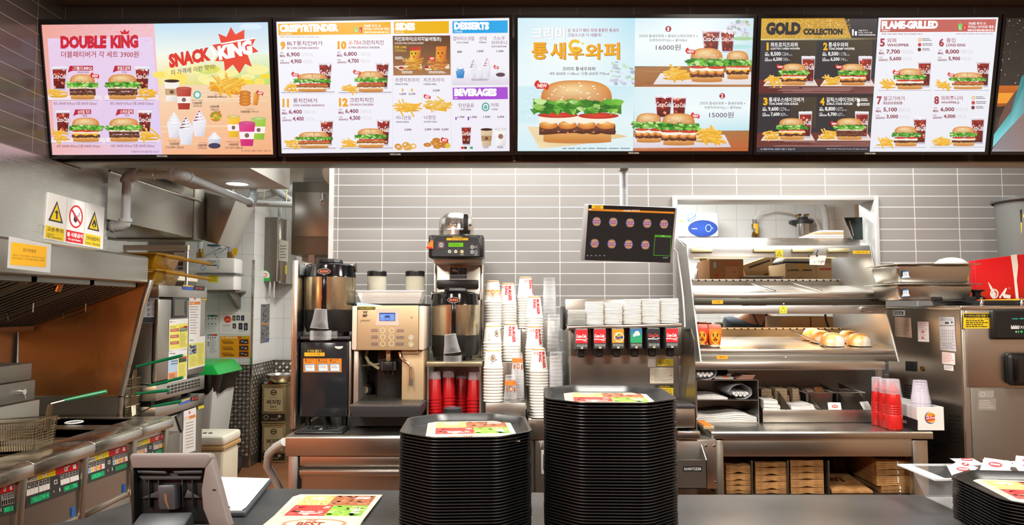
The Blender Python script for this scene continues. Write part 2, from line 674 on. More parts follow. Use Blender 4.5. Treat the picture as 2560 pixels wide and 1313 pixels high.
b.box(OX0,OX1,YW,YW+0.14,0,0.95,M_WALL)
struct(b,'wall_back')
b=MB();b.box(WX0-0.022,WX0+0.002,YW-0.012,YW+0.15,0,ZC,WHITE);struct(b,'trim_2')
b=MB()
fw=0.022
b.box(OX0-fw,OX0+0.004,YW-0.02,YW+0.16,0.95,OZ1+fw,ALU,0.002)
b.box(OX1-0.004,OX1+fw,YW-0.02,YW+0.16,0.95,OZ1+fw,ALU,0.002)
b.box(OX0,OX1,YW-0.02,YW+0.16,OZ1-0.004,OZ1+fw,ALU,0.002)
struct(b,'window_1')
SY=0.0
zb=za(402,YS)
zt=za(408.5,YS)
MS=Matrix.Translation((0,YS,0))@Matrix.Rotation(SY,4,'Z')@Matrix.Translation((0,-YS,0))
b=MB(MS)
b.box(-1.985,3.4,YS,YS+0.10,zb,2.95,M_SOFF)
struct(b,'wall_front')
b=MB(MS)
b.box(-1.985,3.4,YS-0.006,YS+0.11,zt,zb,ST_D,0.002)
struct(b,'trim_3')
b=MB()
XL=-1.975
b.box(XL-0.10,XL,0.6,3.16,zb,2.95,M_SOFL)
struct(b,'wall_side')
b=MB()
b.box(XL-0.105,XL+0.005,0.6,3.14,zt,zb,ST_D,0.002)
struct(b,'trim_4')
b=MB();b.box(-1.98,3.4,2.915,3.20,za(21,3.13,200),2.95,M_CEILD);struct(b,'trim_5')
t=thing('heat_lamp','heat lamp of the fry station hanging under the hood at left','lamp',HEAT)
m_=MB();m_.box(HEAT[0]-.26,HEAT[0]+.26,HEAT[1]-.12,HEAT[1]+.02,HEAT[2]-.07,HEAT[2]+.07,ST_D,.01);m_.build('housing',t)
m_=MB();m_.box(HEAT[0]-.01,HEAT[0]+.01,HEAT[1]-.06,HEAT[1]-.04,HEAT[2]+.07,1.69,ST_D);m_.build('hanger',t)
M_GLASS=emis('lamp_glass','FFF6E8',3.0)
for i,(x,y,z,sx,sy,w,c)in enumerate(LAMPS):
 nm=['long ceiling lamp above the coffee machines','long ceiling lamp above the drink dispenser','ceiling lamp in the side passage','wide ceiling lamp of the kitchen behind the hatch','square dining lamp over the left counter','square dining lamp over the middle counter','square dining lamp over the right counter','square lamp in the left dining room','square lamp in the right dining room'][i]
 t=thing('ceiling_light',nm,'lamp',(x,y,z))
 m_=MB();m_.box(x-sx/2-0.03,x+sx/2+0.03,y-sy/2-0.03,y+sy/2+0.03,z+0.004,z+0.05 if y>3 else z+0.02,WHITE,0.004);m_.build('housing',t)
 m_=MB();m_.box(x-sx/2,x+sx/2,y-sy/2,y+sy/2,z-0.008,z+0.006,M_GLASS);m_.build('diffuser',t)
# ---- pictures of food, drawn with flat shapes
class ArtP(Art):
 """artwork on the plane through P0 with normal n (towards the viewer); drawing units are photo pixels of a crop"""
 def __init__(s,P0,n,crop=(0,0,1),m=None,mb=None,lift=0.0):
  s.P0,s.n=Vector(P0),Vector(n).normalized()
  s.crop=crop
  s.mb=mb or MB()
  s.m=m or art_mat('printed_picture')
  s.k,s.lift,s.h=1,lift,None
 def p(s,x,y):
  x0,y0,sc=s.crop
  r=ray(x0+x/sc,y0+y/sc)
  o=Vector((0,0,CAMZ))
  t=(s.P0-o).dot(s.n)/r.dot(s.n)
  return o+r*t+s.n*(s.lift+s.k*s.STEP)
def mixc(a,b,t):
 A=[int(a[i:i+2],16)for i in(0,2,4)]
 B=[int(b[i:i+2],16)for i in(0,2,4)]
 return ''.join('%02X'%max(0,min(255,round(x+(y-x)*t)))for x,y in zip(A,B))
def wavy(A,x0,x1,y0,y1,amp,n,col,rnd,col2=None):
 top=[(x0+(x1-x0)*i/n,y0+amp*(rnd.random()-0.5)*2)for i in range(n+1)]
 bot=[(x1-(x1-x0)*i/n,y1+amp*(rnd.random()-0.5)*2)for i in range(n+1)]
 cs=[col]*(n+1)+[col2 or col]*(n+1)
 A.poly(top+bot,cs)
def bun_top(A,cx,y0,y1,w,c_mid='D98A3C',c_hi='F6D9A0',c_edge='B9642A',seeds=30,rnd=None,split=False):
 h=y1-y0
 A.k+=1
 pts=[]
 for i in range(25):
  a=math.pi+math.pi*i/24
  e=0.62
  c,s_=math.cos(a),math.sin(a)
  pts.append((cx+w/2*math.copysign(abs(c)**0.75,c),y1-h*abs(s_)**e))
 pts+=[(cx+w*0.46,y1+h*0.08),(cx-w*0.46,y1+h*0.08)]
 vs=[A.p(cx-w*0.08,y0+h*0.38)]+[A.p(*q)for q in pts]
 cs=[lin(c_hi)]+[lin(mixc(c_mid,c_edge,max(0,(q[1]-y0)/h-0.35)))for q in pts]
 n=len(pts)
 A.mb.add(vs,[(0,1+(i+1)%n,1+i)for i in range(n)],A.m,cs)
 if split:
  A.line([(cx,y0+h*0.05),(cx+w*0.01,y0+h*0.6)],w*0.02,c_edge)
 A.k+=1
 for i in range(seeds):
  a,r_=rnd.random()*math.pi,rnd.random()**0.5
  x,y=cx+math.cos(a)*r_*w*0.42,y1-h*0.12-math.sin(a)*r_*h*0.78
  A.ell(x,y,w*0.013,w*0.009,'FFF3D6',8,hold=True)
def lettuce(A,x0,x1,y0,y1,rnd):
 h,w=y1-y0,x1-x0
 wavy(A,x0,x1,y0+h*0.1,y1-h*0.15,h*0.14,18,'4E9A2E',rnd,'2F7A1F')
 A.k+=1
 for i in range(30):
  x,y=x0+w*rnd.random(),y0+h*(0.1+0.65*rnd.random())
  c=rnd.choice(['7CC242','2E7D22','A7D86A','5BAF35','C9E89A','1F6A1E'])
  s_=h*(0.14+0.18*rnd.random())
  A.poly([(x-s_*1.5,y-s_*0.2),(x-s_*0.4,y-s_*0.7),(x+s_*1.4,y-s_*0.2),(x+s_*0.7,y+s_*0.8),(x-s_*0.5,y+s_*0.5)],c,True)
 for i in range(9):
  x=x0+w*(i+rnd.random())/9
  s_=h*0.22
  A.poly([(x-s_,y0+h*0.62),(x+s_,y0+h*0.62),(x+s_*0.3,y1+h*0.05*rnd.random())],rnd.choice(['6DB53A','3F8F28','9BD05A']),True)
def patty(A,x0,x1,y0,y1,rnd,c='6A3420',specks=True):
 h,w=y1-y0,x1-x0
 wavy(A,x0,x1,y0,y1,h*0.13,16,mixc(c,'FFFFFF',0.08),rnd,mixc(c,'000000',0.3))
 if specks:
  A.k+=1
  for i in range(26):
   x,y=x0+w*rnd.random(),y0+h*(0.1+0.8*rnd.random())
   A.ell(x,y,h*0.16,h*0.1,rnd.choice(['8E4B2C','B06A42','3A1A12','C98860','5A2A1A']),7,hold=True)
def fries(A,x0,y0,x1,y1,rnd,n=16,c=('F6C445','E8A41E','FCDD7E')):
 w,h=x1-x0,y1-y0
 A.ell(x0+w*0.5,y1-h*0.08,w*0.5,h*0.1,'D9A23A')
 for i in range(n):
  A.k+=1
  cx,cy_=x0+w*(0.18+0.66*rnd.random()),y0+h*(0.25+0.65*rnd.random())
  a=R(rnd.uniform(-28,28)if rnd.random()<0.75 else rnd.uniform(40,80))
  l,t=w*rnd.uniform(0.22,0.34),h*0.075
  ux,uy=math.cos(a),math.sin(a)
  q=lambda p,r_:(cx+ux*l*p-uy*t*r_,cy_+uy*l*p+ux*t*r_)
  A.poly([q(-1,-1),q(1,-1),q(1,1),q(-1,1)],[c[2],c[0],c[1],c[1]],True)
def cola(A,x0,y0,x1,y1,rnd,dark=False,text=True):
 w,h=x1-x0,y1-y0
 X=lambda u,v:x0+w*(u*(1-0.26*v)+0.13*v)
 Y=lambda v:y0+h*v
 A.poly([(X(0,0),Y(0)),(X(1,0),Y(0)),(X(1,1),Y(1)),(X(0,1),Y(1))],['D8D3DC','CFC9D4','B9B3C0','C9C4CE'])
 A.poly([(X(.04,.1),Y(.1)),(X(.96,.1),Y(.1)),(X(.94,.93),Y(.93)),(X(.06,.93),Y(.93))],['A8302A','8E2420','4A1414','5E1A16'])
 A.k+=1
 for i in range(16):
  u,v,s_=0.1+0.75*rnd.random(),0.04+0.86*rnd.random(),w*0.1
  x,y=X(u,v),Y(v)
  c=rnd.choice(['E2603C','C43A2C','6A1A18','F0A084','8A201C','5A1614'])if v>0.14 else rnd.choice(['F2E9EC','D9B0A8','F8F4F6'])
  A.poly([(x-s_,y),(x-s_*.2,y-s_),(x+s_*.9,y-s_*.3),(x+s_*.5,y+s_*.9)],c,True)
 A.k+=1
 for i in range(6):
  A.ell(X(0.1+0.16*i,0.02),Y(0.02)-h*0.015*rnd.random(),w*0.1,h*0.04,'F4F0F4',8,hold=True)
 A.poly([(X(0,0),Y(0)),(X(.07,0),Y(0)),(X(.07,1),Y(1)),(X(0,1),Y(1))],'E4DFE8')
 if text:
  A.text('Coca-Cola',X(.08,.3),Y(.28),X(.94,.3),Y(.5),'FFFFFF',0.012,0.35)
def burger(A,x0,y0,x1,y1,kind='classic',seed=1):
 """x0..x1, y0..y1: the picture's own box"""
 rnd=random.Random(seed)
 w,h=x1-x0,y1-y0
 cx=(x0+x1)/2
 Y=lambda t:y0+h*t
 wavy(A,x0+w*.1,x1-w*.1,Y(.8),Y(.99),h*0.008,8,'E9B067',rnd,'C9803C')
 A.ell(cx,Y(.985),w*.39,h*.03,'C98442')
 if kind=='double':
  patty(A,x0+w*.07,x1-w*.06,Y(.71),Y(.84),rnd)
  patty(A,x0+w*.06,x1-w*.07,Y(.56),Y(.70),rnd)
  wavy(A,x0+w*.08,x1-w*.08,Y(.5),Y(.58),h*.012,10,'F4E6CE',rnd)
  wavy(A,x0+w*.1,x1-w*.1,Y(.45),Y(.51),h*.01,8,'D8402A',rnd)
 elif kind=='cheese':
  patty(A,x0+w*.06,x1-w*.06,Y(.69),Y(.83),rnd)
  A.poly([(x0+w*.1,Y(.66)),(x1-w*.1,Y(.66)),(x1-w*.2,Y(.78)),(x1-w*.34,Y(.69)),(cx,Y(.74)),(x0+w*.3,Y(.69)),(x0+w*.18,Y(.79))],'F4B52C')
  wavy(A,x0+w*.06,x1-w*.06,Y(.58),Y(.67),h*.012,10,'F2DFC0',rnd)
  wavy(A,x0+w*.08,x1-w*.1,Y(.5),Y(.59),h*.012,8,'D6382A',rnd)
 elif kind=='shrimp':
  patty(A,x0+w*.05,x1-w*.05,Y(.73),Y(.86),rnd)
  for i in range(4):
   A.ell(x0+w*(.16+.225*i),Y(.72),w*.11,h*.065,'F0A850',edge='C9702C')
   A.ell(x0+w*(.16+.225*i),Y(.695),w*.09,h*.03,'F8CB86',edge='E39A45')
  wavy(A,x0+w*.05,x1-w*.07,Y(.58),Y(.68),h*.025,12,'F8EFDC',rnd)
  A.ell(x0+w*.27,Y(.56),w*.24,h*.045,'E2452E',edge='B82A1E')
  A.ell(x1-w*.25,Y(.57),w*.24,h*.05,'E2452E',edge='B82A1E')
 elif kind=='chicken':
  wavy(A,x0+w*.06,x1-w*.06,Y(.77),Y(.84),h*.012,10,'F6F0E4',rnd)
  patty(A,x0+w*.05,x1-w*.05,Y(.62),Y(.78),rnd,'C9772C')
  wavy(A,x0+w*.12,x1-w*.1,Y(.55),Y(.63),h*.015,10,'D24A30',rnd)
 else:
  patty(A,x0+w*.05,x1-w*.05,Y(.7),Y(.83),rnd)
  wavy(A,x0+w*.06,x1-w*.06,Y(.6),Y(.71),h*.015,10,'F6ECDA',rnd)
  A.ell(x0+w*.3,Y(.58),w*.24,h*.05,'DE3E2C',edge='B4281E')
  A.ell(x1-w*.28,Y(.58),w*.24,h*.05,'DE3E2C',edge='B4281E')
 bun_top(A,cx-w*.01,Y(0),Y(.36),w*.84,seeds=26,rnd=rnd,split=kind=='chicken')
 lettuce(A,x0-w*.02,x1+w*.02,Y(.3),Y(.56),rnd)
def badge(A,x0,y0,x1,y1,t):
 w,h=x1-x0,y1-y0
 A.poly([(x0,y0+h*.45),(x0+w*.12,y0+h*.1),(x0+w*.3,y0),(x0+w*.36,y0+h*.25),(x1-w*.1,y0+h*.3),(x1,y0+h*.55),(x1-w*.05,y1-h*.15),(x1-w*.2,y1),(x1-w*.22,y1-h*.18),(x0+w*.2,y1-h*.15)],'D8281F')
 A.text(t,x0+w*.24,y0+h*.36,x1-w*.14,y1-h*.28,'FFFFFF',0.03)
def meal(A,x0,y0,x1,y1,kind,seed,cup=None,fr=None,bg=None):
 rnd=random.Random(seed)
 if cup:cola(A,*cup,rnd)
 if fr:fries(A,*fr,rnd)
 burger(A,x0,y0,x1,y1,kind,seed)
def swirl_cup(A,x0,y0,x1,y1,sauce,glass='E8E6EE'):
 w,h=x1-x0,y1-y0
 A.poly([(x0,y0+h*.38),(x1,y0+h*.38),(x1-w*.16,y1),(x0+w*.16,y1)],[mixc(glass,'FFFFFF',.4),glass,mixc(glass,'9090A0',.3),glass])
 for i,(a,r_)in enumerate(((.36,.5),(.24,.38),(.12,.24),(.03,.1))):
  A.ell(x0+w*.5,y0+h*a,w*r_,h*.1,'FFFFFF',edge='E2E2EA')
  if sauce:
   A.line([(x0+w*(.5-r_*.8),y0+h*a),(x0+w*(.5+r_*.5),y0+h*(a-.05))],h*.045,sauce)
def paper_cup(A,x0,y0,x1,y1,col,top,band=None):
 w,h=x1-x0,y1-y0
 A.poly([(x0,y0),(x1,y0),(x1-w*.14,y1),(x0+w*.14,y1)],[mixc(col,'FFFFFF',.2),col,mixc(col,'000000',.12),col])
 A.ell(x0+w*.5,y0,w*.5,h*.08,top,edge=mixc(top,'000000',.2))
 if band:
  A.poly([(x0+w*.05,y0+h*.38),(x1-w*.05,y0+h*.38),(x1-w*.09,y0+h*.7),(x0+w*.09,y0+h*.7)],band)
  A.ell(x0+w*.5,y0+h*.54,w*.14,h*.1,mixc(band,'4A2A1A',.7))
TILT,YAW=R(11.0),R(-1.0)
SN=Matrix.Rotation(YAW,3,'Z')@Vector((0,-math.cos(TILT),-math.sin(TILT)))
SP0=at(1280,212,2.955)
SCREEN=art_mat('screen_picture',emit=1.0,rough=0.2)
SCREEN.cycles.emission_sampling='NONE'
def menu_screen(label,outer,inner,crop,draw,word=None,sampled=True):
 A0=ArtP(SP0,SN,(0,0,1))
 pc=sum((A0.p(*q)for q in outer),Vector())/4
 t=thing('menu_screen',label,'screen',pc+Vector((0,0.04,-0.28)),'menu screens above the counter')
 fr=MB()
 o=[A0.p(*q)for q in outer]
 i_=[A0.p(*q)for q in inner]
 back=[p-SN*0.042 for p in o]
 front=[p+SN*0.006 for p in o]
 fi=[p+SN*0.006 for p in i_]
 ii=[p-SN*0.002 for p in i_]
 vs=back+front+fi+ii
 fs=[(3,2,1,0)]
 for k in range(4):
  j=(k+1)%4
  fs+=[(k,j,4+j,4+k),(4+k,4+j,8+j,8+k),(8+k,8+j,12+j,12+k)]
 fr.add(vs,[tuple(reversed(f))for f in fs],BLACK_G)
 for k,(px,w)in enumerate(((0.28,0.03),(0.72,0.03))):
  q=o[3].lerp(o[2],px)
  fr.box(q.x-0.03,q.x+0.03,q.y+0.02,YS-0.001,q.z+0.06,q.z+0.10,BLACK_M)
 f=fr.build('bezel',t)
 a=ArtP(SP0,SN,crop,SCREEN,lift=-0.0005)
 draw(a)
 a.build('display',t)
 if word:
  a=ArtP(SP0,SN,(0,0,1),lift=0.0062)
  a.text('TASTE IS KING',*word,'B9B4A8',0.02)
  a.build('bezel_lettering',f)
 return t
# ---- first screen: two posters
def draw1(A):
 A.poly([(325,195),(1205,186),(1270,1208),(410,1212)],['F0A89A','F2C2CC','E0CBEE','F0B8B8'])
 A.poly([(370,300),(1190,290),(1255,1130),(430,1130)],['E9CFEA','E8D2F0','DCCBF2','E6C9E4'])
 rnd=random.Random(3)
 A.k+=1
 for i in range(150):
  x,y=350+850*rnd.random(),200+230*rnd.random()**2
  A.line([(x,y),(x+26*rnd.random()+4,y+10*(rnd.random()-.5))],2.0,'DFA0A8');A.k-=1
 A.text('DOUBLE',0,0,0,0,'CF2438',0.07,quad=[(470,280),(832,275),(830,380),(473,382)])
 A.text('KING',0,0,0,0,'CF2438',0.07,quad=[(862,275),(1078,270),(1082,376),(864,380)])
 A.poly([(948,268),(937,236),(958,250),(975,226),(988,250),(1012,234),(1004,266)],'D5283A')
 A.text('더블패티버거 각 세트 3900원',478,400,1083,450,'B04450',0.012)
 spots=[((530,580,762,775),(400,525,524,705),(385,675,525,762),'double',(530,514,726,552),'그릴드BBQ','CHILLED KING'),((828,580,1092,775),(1050,525,1172,705),(1060,672,1220,762),'double',(882,514,1024,552),'와일드갈릭','WILD GARLIC'),((548,920,800,1108),(432,868,550,1040),(412,1010,556,1096),'cheese',(574,856,714,892),'슈프림 치즈','SUPREME CHEESE'),((838,922,1110,1106),(1075,868,1190,1040),(1090,1006,1246,1096),'double',(905,855,1046,890),'스위트갈릭','SWEET GARLIC')]
 for i,(bq,cq,fq,kind,lq,t,sub)in enumerate(spots):
  y=bq[3]
  x0=min(fq[0],bq[0])-10
  A.poly([(x0,y-30),(x0+420,y-30),(x0+420,y+8),(x0,y+8)],['F4E9EE','F2E4EC','EFDCE6','F2E2EA'])
  A.line([(x0,y+9),(x0+400,y+7)],2.5,'8A7482')
  cola(A,*cq,random.Random(i))
  fries(A,*fq,random.Random(i+9),12)
  burger(A,*bq,kind,20+i)
  A.poly([(lq[0],lq[3]+16),(lq[0]+16,lq[1]),(lq[2],lq[1]),(lq[2],lq[3]),(lq[0]+40,lq[3])],'B92438')
  A.text(t,lq[0]+36,lq[1]+4,lq[2]-8,lq[3]-3,'FFFFFF',0.015)
  A.text(sub,lq[0]+72,lq[3]+6,lq[2]-30,lq[3]+20,'7A3040',0.01)
  A.text('세트 3900원 957kcal 단품 2900원 552kcal',x0+42,y+22,x0+380,y+46,'7A3A48',0.004)
 badge(A,706,566,780,618,'NEW')
 A.text('본 제품이미지 및 세트 실물과 다를 수 있습니다',1028,1178,1246,1194,'6A3A50',0.004)
 A.poly([(1207,186),(2098,175),(2108,420),(1222,430)],['BFE3F6','BFD9F2','E8F3EE','F4F8EC'])
 A.poly([(1222,430),(2108,420),(2117,662),(1238,665)],['F6F8E6','E6F3D8','B9DA66','F2E08A'])
 A.k+=1
 for i in range(16):
  x,y=1240+860*rnd.random(),520+130*rnd.random()
  A.ell(x,y,40+50*rnd.random(),20+40*rnd.random(),rnd.choice(['F6D93A','E9EE9A','C2E07A','F8EFA0','FBE26A']),14,hold=True)
 A.ell(1960,210,90,24,'D9EAFA')
 A.poly([(1238,664),(2117,660),(2138,1208),(1272,1208)],['F6D9B8','F2CFA6','F2AE80','F6B690'])
 A.k+=1
 for i in range(26):
  y=670+530*rnd.random()
  A.line([(1262,y),(1262+850*rnd.random(),y-4)],4,rnd.choice(['F8E3C8','EDC199','F4CFAA']));A.k-=1
 A.poly([(1660,352),(2000,302),(1972,360),(2022,404),(1936,428),(1972,524),(1918,500),(1874,576),(1822,506),(1760,558),(1752,480),(1682,478),(1720,420)],'E8452C')
 A.poly([(1730,338),(1708,264),(1772,290),(1806,212),(1842,270),(1912,232),(1912,304)],'E8452C')
 A.line([(1728,344),(1996,300)],9,'FFFFFF')
 A.text('SNACK',0,0,0,0,'DF3526',0.065,quad=[(1316,424),(1640,368),(1652,474),(1328,536)])
 A.poly([(1640,372),(1656,366),(1690,420),(1664,476),(1650,478),(1672,424)],'FFFFFF')
 A.text('KING',0,0,0,0,'FFFFFF',0.07,quad=[(1700,362),(1966,308),(1978,424),(1716,474)])
 A.text('이 가격에 이런 맛이!',0,0,0,0,'6A4A52',0.01,quad=[(1338,548),(1684,500),(1684,540),(1340,592)])
 paper_cup(A,1286,634,1406,792,'F4EEE6','4A2416','C9A47C')
 paper_cup(A,1380,692,1500,856,'B83A2C','D8604A','F6EEE8')
 A.poly([(1640,640),(1896,660),(1868,742),(1652,712)],'F0A024')
 A.poly([(1660,690),(1868,716),(1866,744),(1652,712)],'E88A1E')
 fries(A,1636,606,1896,716,random.Random(5),22)
 A.k+=1
 for i in range(4):
  A.ell(1918,808-i*26,46,22,'E89A3A',edge='C46E1E')
 A.poly([(1984,730),(2012,712),(2030,740),(2016,824),(1980,822)],['F2B45A','E99A3C','D8862C','CE7A24','E08A30'])
 badge(A,2004,706,2062,750,'NEW')
 A.ell(1545,742,30,32,'5FB8A6');A.ell(1545,742,18,20,'E4F4EE')
 A.ell(1690,910,46,40,'E6B02C',edge='B9761E')
 A.k+=1
 for i in range(24):
  A.ell(1690+38*(rnd.random()-.5)*2,906+34*(rnd.random()-.5)*2,8,7,rnd.choice(['F8D860','C9601E','F0C83C','7AA83A']),7,hold=True)
 swirl_cup(A,1308,890,1420,1078,None)
 swirl_cup(A,1506,872,1616,1068,'A81A3A')
 swirl_cup(A,1398,926,1518,1132,'7A3A30')
 swirl_cup(A,1628,1040,1730,1150,None,'C9CCDA')
 A.ell(1680,1140,48,22,'2E3A5A')
 for(q,c,tp)in(((1776,912,1880,1072),'F4C02C','F8DE8A'),((1966,928,2082,1092),'9ACB3A','C8E88A'),((1868,962,1998,1142),'D8287A','E85A9A')):
  paper_cup(A,*q,c,tp,'FAF0F0')
 for(t,x0,y0,x1,y1)in(('1500원',1512,794,1582,818),('2000원',1624,746,1700,768),('1000원',1646,822,1716,844),('1000원',1886,862,1954,884),('1500원',1332,1112,1404,1136),('1000원',1552,1124,1620,1146),('1000원',1794,1118,1866,1140)):
  A.text(t,x0,y0,x1,y1,'3A1E2A',0.02)
 for(t,x0,y0,x1,y1)in(('440kcal',1706,750,1774,766),('675kcal',1514,822,1582,838),('183kcal',1652,848,1712,866),('139kcal',1960,866,2024,880),('216/284/126kcal',1298,1142,1440,1160),('129kcal',1552,1148,1618,1164),('151/147/156kcal',1764,1146,1900,1164),('에이드 음료',1500,780,1590,790),('프렌치프라이',1674,734,1724,742),('너겟킹 4조각',1926,848,1990,858),('선데 초코/딸기 1개',1320,1098,1410,1108),('스노우브라우니',1556,1112,1620,1120),('망고/베리/그린 스무디',1772,1104,1884,1114),('본 이미지는 실물과 다를 수 있습니다',1890,1172,2120,1186)):
  A.text(t,x0,y0,x1,y1,'5A3440',0.006)
menu_screen('leftmost menu screen, purple burger poster beside a snack poster with a red crown',[(86,49),(680,43.5),(693,394),(120,398)],[(104,62.4),(671,56),(684,386.4),(131,387.7)],(0,0,3.1257),draw1,(393,388.5,420,392.5))
# ---- second screen
def price_block(A,x,y,no,name,sub,meal_,k1,sand,k2,c1,c2,grey,nx,s=1.0,ex=None):
 """x, y: top left of the number; nx: left of the name"""
 A.text(no,x,y+10,x+(44 if len(no)==1 else 56 if no=='11' else 78),y+84,c1,0.06)
 w=38*len(name.replace(' ',''))*1.08
 if ex:
  A.text(ex,nx,y+8,nx+110,y+42,'D8392E',0.0,0.25)
  A.text(name,nx+116,y+4,nx+116+min(w,190),y+44,c2,0.008)
 else:
  A.text(name,nx,y+6,nx+min(w,300),y+46,c2,0.008)
 A.text(sub,nx,y+58,nx+min(14.5*len(sub),270),y+76,c2,0.02)
 A.text('세트',x-4,y+102,x+28,y+118,c2,0.008)
 A.text('MEAL',x-4,y+126,x+44,y+146,c2,0.03)
 A.text(meal_,x+54,y+104,x+168,y+146,c1 if grey=='dark' else c2,0.025)
 A.text(k1+'KCAL',x+182,y+108,x+286,y+140,'D8D4D8' if grey!='dark' else 'E8E4DC')
 A.text('단품',x-2,y+168,x+28,y+182,c2,0.008)
 A.text('SANDWICH',x-2,y+188,x+78,y+204,c2,0.03)
 A.text(sand,x+88,y+164,x+184,y+206,c1 if grey=='dark' else c2,0.025)
 A.text(k2+'KCAL',x+196,y+168,x+282,y+200,'D8D4D8' if grey!='dark' else 'E8E4DC')
def draw2(A):
 A.poly([(38,85),(2050,52),(2053,1203),(85,1222)],['F6F6FC','F4F4F8','EDEAF6','EEEDF8'])
 A.poly([(52,102),(1024,84),(1026,190),(56,202)],'F2AE08')
 A.text('CRISPY&TENDER',0,0,0,0,'FFFFFF',0.075,quad=[(62,108),(572,100),(574,168),(66,176)])
 A.text('크리스피&텐더',68,182,168,196,'FFFFFF',0.015)
 A.poly([(714,130),(740,130),(736,178),(718,178)],'7ED87E');A.text('L',722,148,732,170,'FFFFFF',0.03)
 A.poly([(752,136),(780,130),(776,176),(756,176)],'C8281E');A.text('L',760,148,770,168,'FFFFFF',0.03)
 A.text('700원 추가 시',794,106,936,132,'FFFFFF',0.02)
 A.text('라지(L) 사이즈로 제공',794,134,1012,162,'FFFFFF',0.02)
 A.lines(796,168,1012,188,1,'FFF0C8',0.7,2,0)
 A.lines(70,212,420,222,1,'C9BFC0',0.8,3,0)
 A.poly([(1052,84),(1528,78),(1528,184),(1054,188)],'EDB50E')
 A.text('SIDES',1064,92,1236,160,'FFFFFF',0.075)
 A.text('사이드 메뉴',1066,168,1140,182,'FFFFFF',0.01)
 A.poly([(1558,80),(2036,72),(2036,180),(1560,184)],'18A6E8')
 A.text('DESSERTS',1572,86,1876,154,'FFFFFF',0.075)
 A.text('디저트/음료',1574,162,1644,178,'FFFFFF',0.01)
 A.rect(1040,208,1044,1208,'E2DEE8');A.rect(1546,190,1550,1204,'E2DEE8')
 blocks=[(72,244,'9','BLT롱치킨버거','BLT LONG CHICKEN SANDWICH','6,900','1077','4,900','642',132,(198,530,500,688),(400,436,518,668),(100,612,225,682),'chicken',None),(566,240,'10','크런치치킨','X-TRA CRUNCH CHICKEN','6,800','1175','4,700','740',660,(722,512,986,690),(894,432,1012,664),(598,606,742,682),'chicken','X-TRA'),(92,740,'11','롱치킨버거','LONG CHICKEN SANDWICH','6,400','1006','4,400','571',184,(212,1036,520,1174),(414,928,532,1156),(116,1098,250,1168),'chicken',None),(580,734,'12','크런치치킨','CRUNCH CHICKEN','6,400','1166','4,300','731',672,(722,1006,988,1172),(902,922,1022,1156),(606,1094,750,1166),'chicken',None)]
 for i,(x,y,no,nm,sub,a,ka,c,kc,nx,bq,cq,fq,kind,ex)in enumerate(blocks):
  price_block(A,x,y,no,nm,sub,a,ka,c,kc,'EFA60C','8A3A58','light',nx,ex=ex)
  A.line([(fq[0]-20,bq[3]+6),(cq[2]+24,bq[3]+2)],4,'6E6670')
  A.poly([(fq[0]-30,bq[3]+9),(cq[2]+24,bq[3]+5),(cq[2]+10,bq[3]+24),(fq[0],bq[3]+28)],['E4E0E8','E4E0E8','F0EEF6','F0EEF6'])
  cola(A,*cq,random.Random(40+i))
  fries(A,*fq,random.Random(50+i),14)
  burger(A,*bq,kind,60+i)
 badge(A,168,516,236,566,'NEW');badge(A,700,498,770,546,'BEST')
 A.poly([(1044,208),(1540,204),(1544,546),(1050,550)],['6A4630','5E3C28','9A6A42','A07048'])
 A.poly([(1048,410),(1542,404),(1544,546),(1050,550)],['8A5A36','8A5A36','A8784C','AC7A4C'])
 A.text('치킨프라이(오리지널/쉬림프)',1060,216,1462,258,'FFFFFF',0.02)
 A.text('CHICKEN FRIES (ORIGINAL/SHRIMP)',1060,264,1310,282,'F4E8DA',0.015)
 A.text('단품 2,800',1060,292,1162,318,'F6C61E',0.015)
 A.text('232/302kcal',1060,324,1158,344,'F6C61E')
 A.poly([(1196,306),(1288,300),(1280,420),(1192,428)],['E8C22C','D8902C','C83A2A','F0C83A']);A.poly([(1196,306),(1288,300),(1284,330),(1194,338)],'C83A2A')
 A.poly([(1418,300),(1510,296),(1502,424),(1414,428)],['E88A2C','D8702C','C86A2A','F0B03A'])
 for(x,y)in((1224,360),(1452,358)):
  A.ell(x-14,y,5,10,'2A1A14');A.ell(x+18,y-2,5,10,'2A1A14');A.poly([(x-8,y+20),(x+14,y+18),(x+4,y+44)],'D8501E')
 A.poly([(1050,470),(1290,450),(1300,490),(1110,506)],'E8D9C2');A.poly([(1310,470),(1530,452),(1536,490),(1330,506)],'E8D9C2')
 fries(A,1130,392,1290,496,random.Random(81),18,('DFA03A','C07A1E','EFC46A'))
 fries(A,1350,396,1500,494,random.Random(82),18,('D88A3A','B8601E','EFB06A'))
 A.ell(1118,484,22,10,'A82014');A.ell(1336,478,22,10,'A82014')
 badge(A,1352,376,1412,426,'NEW')
 A.lines(1066,388,1142,414,2,'F4EEE6',0.6,5);A.lines(1122,512,1250,536,2,'F4EEE6',0.6,6);A.lines(1354,512,1504,536,2,'F4EEE6',0.6,7)
 P='6A3A52'
 A.rect(1296,560,1299,1200,'E6E2EA');A.rect(1056,872,1544,875,'E6E2EA')
 for t,sub,x0,y0,x1 in(('프렌치프라이','FRENCH FRIES',1066,570,1272),('치즈프라이','CHEESE FRIES',1310,570,1486),('어니언링','ONION RINGS',1072,896,1202),('너겟킹','NUGGET KING',1314,894,1414)):
  A.text(t,x0,y0,x1,y0+36,'8A5A78',0.006);A.text(sub,x0,y0+48,x0+112,y0+62,'5A3A4A',0.02)
 for t,x0,y0,x1 in(('1,600',1104,700,1160),('2,100',1182,700,1240),('2,500',1390,670,1450),('2,000',1146,1008,1206),('2,000',1320,1006,1378),('3,000',1392,1006,1452),('5,000',1466,1006,1526)):
  A.text(t,x0,y0,x1,y0+20,P,0.03)
 for x in(1122,1202):
  A.poly([(x,664),(x+16,664),(x+14,688),(x+2,688)],'E9B23A')
